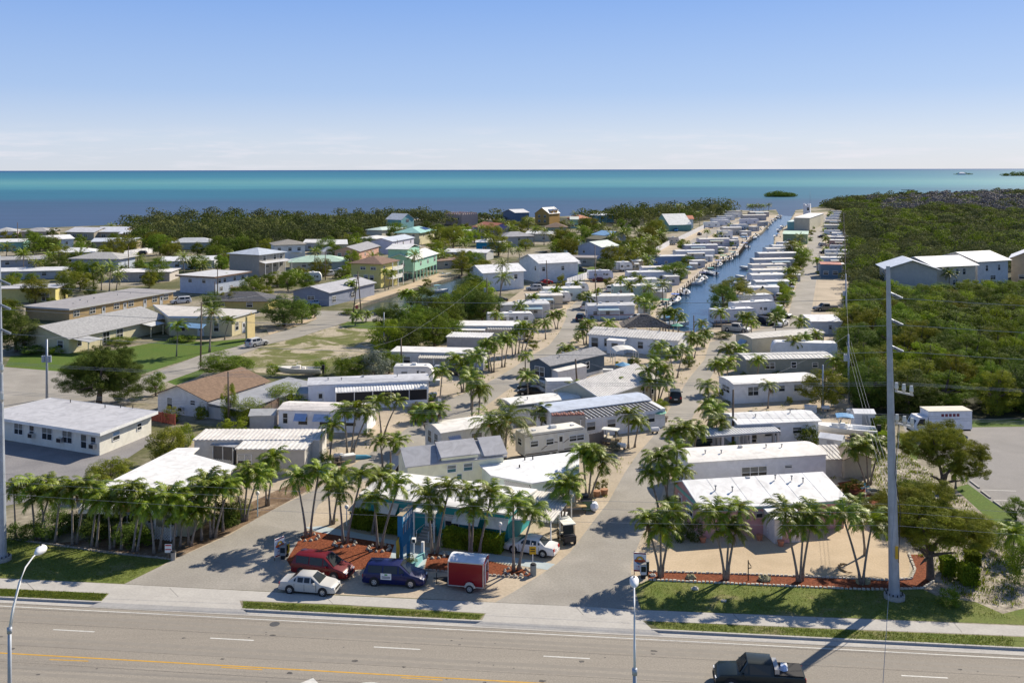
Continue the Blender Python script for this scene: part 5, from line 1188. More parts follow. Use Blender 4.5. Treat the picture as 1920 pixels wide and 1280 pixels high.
car("black sedan half way up the straight street",'suv',(.012,.012,.014),(1542,420),(1538,422))
car("silver crossover outside the white two storey house",'suv',(.55,.55,.54),(1012,545),(991,545))
car("dark grey car tucked behind the silver crossover",'sedan',(.03,.03,.034),(1020,538),(1004,539))
car("red car under the white two storey house",'sedan',(.35,.01,.01),(1032,533),(1018,534))
car("black pickup parked on the small green lawn",'pickup',(.012,.012,.012),(1077,510),(1094,510))
car("dark red car beside the camper by the white fence",'sedan',(.08,.01,.015),(1118,529),(1134,529))
car("black suv by the green lawn far left",'suv',(.012,.012,.014),(269,478),(256,478))
car("white pickup parked in front of the yellow house",'pickup',(.7,.7,.7),(627,517),(615,518))
car("white car just behind the white pickup near the yellow house",'sedan',(.7,.7,.7),(640,511),(631,511))
car("white van behind the church wing",'minivan',(.66,.66,.66),(347,569),(334,570))
car("sky blue car next to the white camper",'sedan',(.3,.42,.55),(596,573),(585,573))
car("bright blue pickup facing us by the white wall",'pickup',(.03,.2,.4),(1273,431),(1270,437))
car("black car under the round tree beside the far left street",'sedan',(.012,.012,.012),(945,567),(930,568))
car("dark car behind the white cube trailer",'sedan',(.03,.03,.04),(1365,446),(1352,447))
for i,(k,c,cn,P,Q)in enumerate((('sedan',(.6,.6,.6),'white',(1196,602),(1210,600)),('suv',(.02,.03,.05),'dark blue',(1094,604),(1099,598)),('pickup',(.5,.5,.5),'silver',(1104,582),(1108,577)),('suv',(.6,.6,.6),'white',(1148,548),(1152,544)),('sedan',(.3,.02,.02),'red',(1180,524),(1184,521)),
 ('suv',(.2,.2,.2),'grey',(1262,489),(1266,486)),('suv',(.6,.6,.6),'white',(1304,464),(1308,461)),('pickup',(.05,.1,.2),'blue',(1398,433),(1392,434)),('sedan',(.03,.03,.03),'black',(1312,442),(1318,440)))):
 car(f"{cn} {'car' if k != 'pickup' else 'pickup'} among the left bank trailers, {nth(i)} vehicle from the near end",k,c,P,Q,group="vehicles among the left bank trailers")
for i,(k,c,cn,P,Q)in enumerate((('suv',(.6,.6,.6),'white',(1466,563),(1472,560)),('sedan',(.02,.02,.03),'black',(1484,539),(1489,537)),('pickup',(.3,.3,.32),'grey',(1490,516),(1496,514)),('suv',(.4,.05,.03),'red',(1494,485),(1499,483)))):
 car(f"{cn} vehicle at the street ends of the right bank trailers, {nth(i)} from the near end",k,c,P,Q,group="vehicles at the right bank trailers")
for i,(k,c,cn,P,Q)in enumerate((('suv',(.5,.5,.5),'silver',(1543,492),(1549,492)),('sedan',(.03,.03,.04),'black',(1546,476),(1552,476)),('suv',(.6,.6,.6),'white',(1543,462),(1549,462)),('sedan',(.02,.02,.02),'black',(1541,446),(1546,446)))):
 car(f"{cn} vehicle nosed in at the forest side trailers, {nth(i)} from the near end",k,c,P,Q,group="vehicles at the forest side trailers")
car("small dark car parked before the awning porch home",'sedan',(.03,.035,.04),(860,706),(838,702));car("silver car at the white double home on the left street",'sedan',(.5,.5,.52),(905,668),(920,664));car("white pickup parked behind the seamed roof home",'pickup',(.6,.6,.6),(1560,742),(1584,738))
# black pickup in the near lane of the highway
pk_=car("black pickup truck with silver toolbox driving left on the highway",'pickup',(.012,.014,.016),(1480,1299),(1372,1292.5))
q=MB();q.box(-1.25,-.95,-.8,.8,1.15,1.5,pm((.45,.45,.45),'metal'));q.obj("toolbox",pk_)
q=MB();q.tube([(-1.6,.1,1.2),(-1.6,.1,1.45)],[.3,.2],8,pm((.5,.6,.8)));q.box(-1.9,-1.5,-.5,0,1.19,1.35,trimw);o=q.obj("cargo_bag");o.location=pk_.location;o.rotation_euler=pk_.rotation_euler;tag(o,"white and blue load lying in the bed of the black pickup","cargo")
pk_.location.z=o.location.z=-.12

# red enclosed trailer
a,b_=G(840,1106),G(906,1112);root=thing("cargo_trailer","red enclosed cargo trailer with white rounded roof, parked beside the blue minivan","trailer",a,math.atan2((b_-a).y,(b_-a).x))
Lt=(b_-a).length;rm=pm((.24,.006,.012),'car');q=MB();q.box(0,Lt,.02,2.0,.45,2.35,rm);q.obj("body",root)
q=MB();P=[]
for i in range(6):
 s0,s1=i/6,(i+1)/6;f=lambda s:2.36+.22*math.sin(math.pi*s);P.append([(-.02,2.02*s0,f(s0)),(Lt+.02,2.02*s0,f(s0)),(Lt+.02,2.02*s1,f(s1)),(-.02,2.02*s1,f(s1))])
q.thick(P,.05,pm((.74,.76,.80),'roof'));q.obj("roof",root)
q=MB();am=pm((.6,.6,.58),'metal')
for x in(-.02,Lt-.04):q.box(x,x+.06,-.02,.05,.42,2.36,am)
q.box(-.02,Lt+.02,-.02,.03,.40,.47,am);q.box(-.02,Lt+.02,-.02,.03,2.28,2.35,am);q.obj("metal_trim",root)
q=MB();q.tube([(Lt*.63+.42*math.cos(t),-.14,.42+.42*math.sin(t))for t in np.linspace(0,math.pi,9)],.05,4,am,False);q.thick([[(Lt*.63+.42*math.cos(t),-.2,.42+.42*math.sin(t))for t in np.linspace(0,math.pi,9)]],.02,am,(0,1,0));q.obj("fender",root)
wheel(root,Lt*.63,-.12,.33);wheel(root,Lt*.63,2.1,.33)
q=MB();q.thick([[(0,.3,.5),(0,1.7,.5),(-1.2,1.05,.5),(-1.2,.95,.5)]],.08,dark);q.box(-1.5,-1.1,.95,1.05,.42,.5,dark);q.tube([(-1.25,1,0),(-1.25,1,.9)],.035,6,dark);q.obj("drawbar",root)
link(win_mesh(.8,1.6,0,(.30,.01,.02)),"rear_door",root,(Lt+.01,1.,.5),math.pi/2)
golf_cart("black golf cart with cream roof beside the right end of the teal office",1062,1014,-1.3)
golf_cart("golf cart with cream roof beside the blue agave on the main street",1146,832,-.4,(.25,.2,.12))

# pylon sign
g=G(760,1057);root=thing("pylon_sign","tall blue pylon sign with tan top and yellow fish beside the blue minivan","sign",g,1.33)
bl=pm((.012,.15,.31));q=MB();q.box(-1.3,1.3,-.22,.22,1.9,4.6,bl);q.obj("panel",root)
q=MB();q.box(-1.34,1.34,-.25,.25,4.6,4.66,pm((.42,.34,.22)));q.obj("cap",root)
for x in(-.95,.75):q=MB();q.tube([(x,0,0),(x,0,2.35)],.17,8,bl);q.obj("post",root)
wm_=pm((.62,.64,.66));om=pm((.5,.22,.05))
for i in range(5):
 x=-1.05+i*.45;q=MB();q.thick([[(x,-.225,4.05),(x+.3,-.225,4.05),(x+.3,-.225,4.4),(x,-.225,4.4)]],.015,wm_,(0,1,0));q.obj("letter",root)
for i,m_ in enumerate((om,wm_,om,wm_)):q=MB();q.thick([[(-1.1+.5*i,-.225,3.0),(-1.03+.5*i,-.225,3.0),(-.85+.5*i,-.225,3.8),(-.95+.5*i,-.225,3.8)]],.015,m_,(0,1,0));q.obj("painted_stroke",root)
q=MB();ym=pm((.55,.34,.03));q.tube([(-1.5,.1,.4),(-1.55,.12,1.3),(-1.5,.1,2.0),(-1.6,.12,2.5),(-1.45,.1,2.8),(-1.35,.1,2.5)],[.08,.16,.17,.15,.1,.03],8,ym);q.obj("fish_ornament",root,True)
bush("yellow green shrub round the foot of the blue pylon sign",768,1062,32,26,'y')
simple("teal_planter","teal planter wall with white post beside the pylon sign shrub","planter",783,1056,lambda q:(q.box(-.2,.2,-1.2,1.3,0,.5,pm((.25,.55,.55))),q.box(-.12,.12,1.2,1.45,0,1.4,trimw)),-.25)
simple("mail_post","white post box at the foot of the pylon sign","post box",776,1037,lambda q:(q.box(-.06,.06,-.06,.06,0,1.0,trimw),q.box(-.17,.17,-.22,.22,1.0,1.35,trimw),q.box(-.12,.12,-.24,-.22,1.05,1.3,dark)))

def park_sign(label,px,py,ang,flip=1):
 g=G(px,py);root=thing("entrance_sign",label,"sign",g,ang);root.scale=(.56,.56,.53);W2,H2=.95,3.0;z0=.6
 q=MB();q.box(-W2,W2,-.07,.07,z0,z0+H2,pm((.72,.72,.76)));q.obj("board",root)
 for x in(-W2+.1,W2-.1):q=MB();q.box(x-.05,x+.05,.08,.18,0,z0+H2+.2,wood);q.obj("post",root)
 q=MB();red=pm((.38,.03,.03));
 q.box(-W2+.04,W2-.04,-.085,-.06,z0+H2-.2,z0+H2-.04,red);q.obj("red_band",root);q=MB();q.box(-W2+.04,W2-.04,-.085,-.06,z0+.04,z0+.26,red);q.obj("red_band",root)
 q=MB();zc=z0+H2*.60;C8=lambda r,n=20:[(r*math.cos(a),-.085,zc+r*math.sin(a))for a in np.linspace(0,6.283,n,endpoint=False)]
 q.thick([C8(.68)],.02,pm((.03,.16,.38)),(0,1,0));q.thick([[(x,y-.012,z+.12)for x,y,z in C8(.52)]],.02,pm((.72,.42,.05)),(0,1,0));q.thick([[(x,y-.022,z+.1)for x,y,z in C8(.24)]],.02,pm((.65,.75,.8)),(0,1,0))
 q.thick([[(-.85,-.115,zc-.1),(-.7,-.115,zc-.28),(.7,-.115,zc-.28),(.85,-.115,zc-.1),(.8,-.115,zc+.12),(-.8,-.115,zc+.12)]],.02,pm((.50,.10,.03)),(0,1,0))
 q.thick([[(x*.8,-.125,zc-.42+z)for x,z in((-.5,0),(.5,0),(.25,-.22),(-.25,-.22))]],.02,pm((.05,.25,.5)),(0,1,0));q.obj("emblem",root)
 q=MB()
 for r_,(z,n,s)in enumerate(((z0+.72,5,.2),(z0+.42,9,.10))):
  for i in range(n):
   x=-.62+1.24*(i+.5)/n;q.box(x-s*.36,x+s*.30,-.082,-.06,z,z+s*.95,pm((.45,.03,.03)))if(i*7+r_)%5 else q.box(x-s*.1,x+s*.1,-.082,-.06,z,z+s*.95,pm((.45,.03,.03)))
 q.obj("lettering",root);return root
park_sign("entrance sign with round emblem at the left corner of the red mulch bed",524,1048,.95)
park_sign("entrance sign with round emblem at the left end of the long roadside mulch bed",1200,1078,-.18)
def newsbox(label,px,py,c,ang=0,cat="newspaper box"):
 return simple("newspaper_box",label,cat,px,py,lambda q:(q.box(-.25,.25,-.22,.22,.35,1.15,pm(c)),q.box(-.2,.2,-.25,-.22,.6,1.05,glass),q.box(-.18,.18,-.16,.16,0,.35,dark),q.box(-.27,.27,-.24,.24,1.15,1.2,pm((.3,.3,.3)))),ang)
newsbox("yellow newspaper box behind the left entrance sign",537,1042,(.65,.48,.02))
newsbox("grey newspaper box behind the left entrance sign",531,1047,(.35,.36,.36))
newsbox("black newspaper box beside the right entrance sign",1211,1077,(.04,.04,.04))
newsbox("white newspaper box beside the right entrance sign",1206,1083,(.6,.6,.62))
simple("small_sign","small white sign with two red stripes on the kerb of the left entrance","sign",316,1048,lambda q:(q.box(-.05,.05,-.04,.04,0,.9,wood),q.box(-.3,.3,-.06,-.02,.6,1.35,trimw),q.box(-.26,.26,-.075,-.05,1.2,1.3,lampred),q.box(-.26,.26,-.075,-.05,.85,.93,lampred)))
simple("litter_bin","grey bin beside the small striped sign","bin",325,1049,lambda q:(q.tube([(0,0,0),(0,0,.7)],[.2,.24],12,pm((.35,.33,.3))),q.tube([(0,0,.7),(0,0,.78)],[.26,.2],12,dark)))
simple("litter_bin","grey concrete bin at the right tip of the mulch bed by the white sedan","bin",1000,1078,lambda q:(q.tube([(0,0,0),(0,0,.9)],.26,12,pm((.30,.31,.28))),q.tube([(0,0,.9),(0,0,1.0)],[.28,.2],12,dark)))
simple("yellow_sign","white post with yellow notice in front of the white sedan","sign",999,1062,lambda q:(q.box(-.04,.04,-.04,.04,0,2.0,trimw),q.box(-.28,.28,-.06,-.03,1.1,1.75,pm((.7,.42,.02))),q.box(-.2,.2,-.07,-.05,1.5,1.58,dark),q.box(-.2,.2,-.07,-.05,1.3,1.38,dark)))
def globe_lamp(label,px,py,h=2.2,c=WHITE):
 g=G(px,py);root=thing("globe_lamp",label,"lamp",g);q=MB();q.tube([(0,0,0),(0,0,h)],.05,8,pm(c));q.obj("post",root)
 q=MB();q.tube([(0,0,h-.02),(0,0,h+.06),(0,0,h+.2),(0,0,h+.34),(0,0,h+.4)],[.06,.16,.21,.16,.05],12,pm((.8,.8,.78)));q.obj("globe",root,True);return root
globe_lamp("white globe lamp at the right end of the office hedge",938,1033);globe_lamp("white globe lamp at the left end of the office hedge",650,985,1.6)
globe_lamp("white globe lamp on pale blue post beside the left street",483,968,2.1,(.45,.62,.72));globe_lamp("white globe lamp behind the palms near the office steps",824,1000,1.6)
simple("flagpole_sign","thin black sign post leaning in the roadside mulch bed","sign",1403,1088,lambda q:(q.box(-.03,.03,-.03,.03,0,1.7,dark),q.box(-.02,.32,-.03,.03,1.0,1.06,dark),q.thick([[(0,-.02,1.6),(.3,-.02,1.2),(.3,-.02,1.1),(0,-.02,1.5)]],.03,dark,(0,1,0))),.4)
for i,(x,y,s,lab)in enumerate(((1224,1079,.5,"pale boulder in the mulch bed by the right entrance sign"),(1296,1083,.75,"mossy flat boulder between entrance sign and palm trio"),(1434,1087,.95,"biggest mossy boulder in the roadside mulch bed"),(1618,1092,.9,"flat boulder at the feet of the palms near the steel pole"),(1302,1104,.5,"pale flat stone lying on the front grass"),(1357,1127,.35,"small pale stone in the verge grass"))):
 def rk(q,s=s):
  for k in range(3):q.tube([(random.uniform(-.3,.3)*s,random.uniform(-.1,.1),-.1),(random.uniform(-.3,.3)*s,0,.22*s),(random.uniform(-.2,.2)*s,0,.42*s)],[.5*s,.42*s,.12*s],8,pm((.34,.31,.18)if 0<i<4 else(.55,.53,.48),'shingle'))
 simple("boulder",lab,"rock",x,y,rk)
simple("steel_post_base","curled fallen palm frond lying on the tan gravel","palm frond",1588,1066,lambda q:q.tube([(math.cos(t)*.6,math.sin(t)*.9,.08)for t in np.linspace(1,5,9)],[.03,.07,.10,.12,.12,.10,.08,.05,.02],6,pm((.30,.20,.10))))
bpy.data.objects["steel_post_base"].name="fallen_frond"
# patio things by the teal office's right end
simple("white_cushion_bundle","white and blue bundle lying at the street edge by the palm trio","bundle",1114,957,lambda q:q.tube([(0,-.6,.3),(0,-.3,.45),(0,.3,.45),(0,.6,.3)],[.2,.42,.42,.2],10,pm((.65,.67,.74))))
simple("green_bin","green bin next to the white bundle","bin",1101,955,lambda q:(q.box(-.45,.45,-.35,.35,0,.95,pm((.18,.27,.14))),q.box(-.5,.5,-.4,.4,.95,1.03,dark)))
simple("black_bin","black bin with lid behind the green bin","bin",1096,946,lambda q:(q.box(-.35,.35,-.35,.35,0,1.0,dark),q.box(-.38,.38,-.4,.38,1.,1.08,pm((.05,.05,.06)))))
simple("patio_table","tan square patio table on the sand by the office carport","table",1077,960,lambda q:(q.thick([[(-1.1,-.7,.75),(1.1,-.7,.75),(1.1,.7,.75),(-1.1,.7,.75)]],.06,pm((.52,.36,.17))),[q.box(x-.04,x+.04,y-.04,y+.04,0,.7,wood)for x in(-.95,.95)for y in(-.55,.55)]),.2)
simple("round_table","pale round garden table beside the office carport","table",1040,966,lambda q:(q.tube([(0,0,.68),(0,0,.74)],.75,16,pm((.6,.58,.5))),q.tube([(0,0,0),(0,0,.7)],.06,8,dark)))
for i,(x,y)in enumerate(((1119,930),(1133,927))):
 simple("terracotta_planter",("left","right")[i]+" terracotta tub of grassy plant at the street side of the palm trio","planter",x,y,lambda q:q.tube([(0,0,0),(0,0,.6)],[.32,.42],14,pm((.42,.22,.12))))
 bush(("left","right")[i]+" spiky plant in a terracotta tub by the palm trio",x,y-6,18,20,'y',name="tub_plant",cat="plant").location.z=.45
for i,(x,y)in enumerate(((1318,1016),(1424,1012),(1464,1023))):
 simple("flower_pot",("left","middle","right")[i]+" terracotta pot against the pink house front","plant pot",x,y,lambda q:q.tube([(0,0,0),(0,0,.5)],[.22,.32],12,pm((.50,.20,.12))))
simple("tyre_planter","pale ring planter with dark soil right of the pink house","planter",1640,925,lambda q:(q.tube([(.75*math.cos(t),.75*math.sin(t),.2)for t in np.linspace(0,6.283,20)],.18,8,pm((.60,.55,.38))),q.tube([(0,0,.02),(0,0,.1)],.7,16,dark)))
simple("windmill_post","pale pink post with blue whirligig in the red mulch right of the pink house","garden ornament",1623,941,lambda q:(q.tube([(0,0,0),(0,0,.08)],.35,10,trimw),q.tube([(0,0,0),(0,0,1.5)],.05,8,pm((.75,.6,.6))),[q.thick([[(0,0,1.5),(.5*math.cos(a),.02,1.5+.5*math.sin(a)),(.4*math.cos(a+.5),.02,1.5+.4*math.sin(a+.5))]],.03,pm((.1,.4,.5)),(0,1,0))for a in(0,1.57,3.14,4.71)]))

# street lamps on the near side of the highway
def street_lamp(label,px,Y):
 X=(px-960)/FPX*Y;root=thing("street_lamp",label,"street lamp",(X,Y,-.1),-.12);q=MB();q.tube([(0,0,0),(0,0,5.95)],[.13,.105],12,steel);q.tube([(0,0,5.7),(0,0,6.05)],.15,12,steel);q.obj("pole",root,True)
 P=[(0,0,6.0),(0,.35,7.1),(0,.95,8.4),(0,1.6,9.1),(0,2.4,9.45),(0,2.8,9.5)];q=MB();q.tube(P,[.075,.07,.06,.05,.045,.045],8,pm((.66,.67,.68)));q.tube([(0,.12,5.8),(0,.6,7.4),(0,1.1,8.45)],.035,6,pm((.66,.67,.68)));q.obj("arm",root,True)
 q=MB();hp=[(0,2.6,9.5),(0,2.75,9.53),(0,3.0,9.56),(0,3.4,9.56),(0,3.6,9.52),(0,3.68,9.5)];q.tube(hp,[.09,.17,.27,.28,.18,.05],14,pm((.72,.72,.72)));q.tube([(0,3.2,9.8),(0,3.2,9.9)],.05,8,dark);o=q.obj("lamp_head",root,True)
 return root
street_lamp("cobra street lamp at the left edge of the highway",16,59.);street_lamp("cobra street lamp beside the crossing, nearest the main street",1188,54.)

# steel transmission poles
def steel_pole(label,px,py,H,r0,r1,lean=0.,side=1):
 g=G(px,py);root=thing("transmission_pole",label,"transmission pole",g);q=MB();n=8
 q.tube([(lean*t,0,H*t)for t in(0,.3,.6,1)],[r0,r0*.7+r1*.3,r0*.4+r1*.6,r1],12,steel);q.obj("shaft",root)
 q=MB();q.tube([(0,0,-.1),(0,0,.35)],r0*1.85,20,concrete);q.obj("footing",root)
 q=MB()
 for i in range(12):a=i*math.pi/6;q.tube([(r0*1.45*math.cos(a),r0*1.45*math.sin(a),.35),(r0*1.45*math.cos(a),r0*1.45*math.sin(a),.5)],.05,6,dark)
 q.obj("bolts",root);top=[]
 for f,up in((.915,1),(.835,1),(.755,1)):
  z=H*f;x=lean*f;q=MB();q.tube([(x+r1*side,0,z+.1),(x+side*1.05,-.1,z-.3)],[.09,.07],8,steel)
  for k in range(8):q.tube([(x+side*(.35+.085*k),-.02,z-.03-.035*k),(x+side*(.37+.085*k),-.02,z-.04-.035*k)],.14,10,pm((.22,.24,.28)))
  q.obj("post_insulator",root);top.append(g+Vector((x+side*1.12,-.1,z-.33)))
 for f in(.63,.535):
  z=H*f;x=lean*f;q=MB();q.thick([[(x+side*.2,-.5,z),(x+side*.2,-.35,z+.0),(x+side*1.1,-1.6,z-.02),(x+side*1.1,-1.75,z-.02)][::side]],.14,pm((.62,.62,.62),'metal'));q.obj("crossarm",root)
  for k in range(3):q=MB();xx,yy=x+side*(.3+.36*k),-.45-.55*k;q.tube([(xx,yy,z),(xx,yy,z+.2),(xx,yy,z+.62)],[.1,.17,.13],8,pm((.58,.60,.62),'metal'));q.obj("insulator",root);top.append(g+Vector((xx,yy,z+.64)))
 for f in(.29,.265,.225):top.append(g+Vector((lean*f-.0,-r0,H*f)))
 return root,top
rp_,T1=steel_pole("tall galvanised steel transmission pole on a round footing by the right pavement",1677,1121,26.3,.43,.15,-.45)
q=MB();ym=pm((.62,.38,.03));q.box(-.12,.12,-.02,0,0,1.0,ym);q.obj("yellow_plate",rp_,loc=(0,-.47,3.3))
q=MB();q.tube([(.15,-.46,3),(.3,-.44,7),(-.1,-.42,10),(.2,-.4,14)],.03,5,dark,False);q.obj("cable_drop",rp_)
lp_,T2=steel_pole("tall galvanised steel transmission pole at the left edge of the photo",3,1050,26.6,.43,.15,-.2)
dd=(T1[0]-T2[0])
nm=["top","second","third","fourth, upper trio rear","fifth, upper trio middle","sixth, upper trio front","seventh, lower trio rear","eighth, lower trio middle","ninth, lower trio front","tenth","eleventh","lowest"]
for i,(a,b_)in enumerate(zip(T2,T1)):
 wire(f"{nm[i]} overhead wire along the highway, counted from above",[a-dd*.9,a,b_,b_+dd*.9],sag=.9 if i<3 else .7,r=.018 if i<3 else .010)
b0=G(1677,1121)
tag(wire("thin guy wire slanting down in front of the right steel pole towards the highway",[b0+Vector((.25,-.5,14)),G(1655,1290)],0,.02,name="guy_wire"),cat="wire")

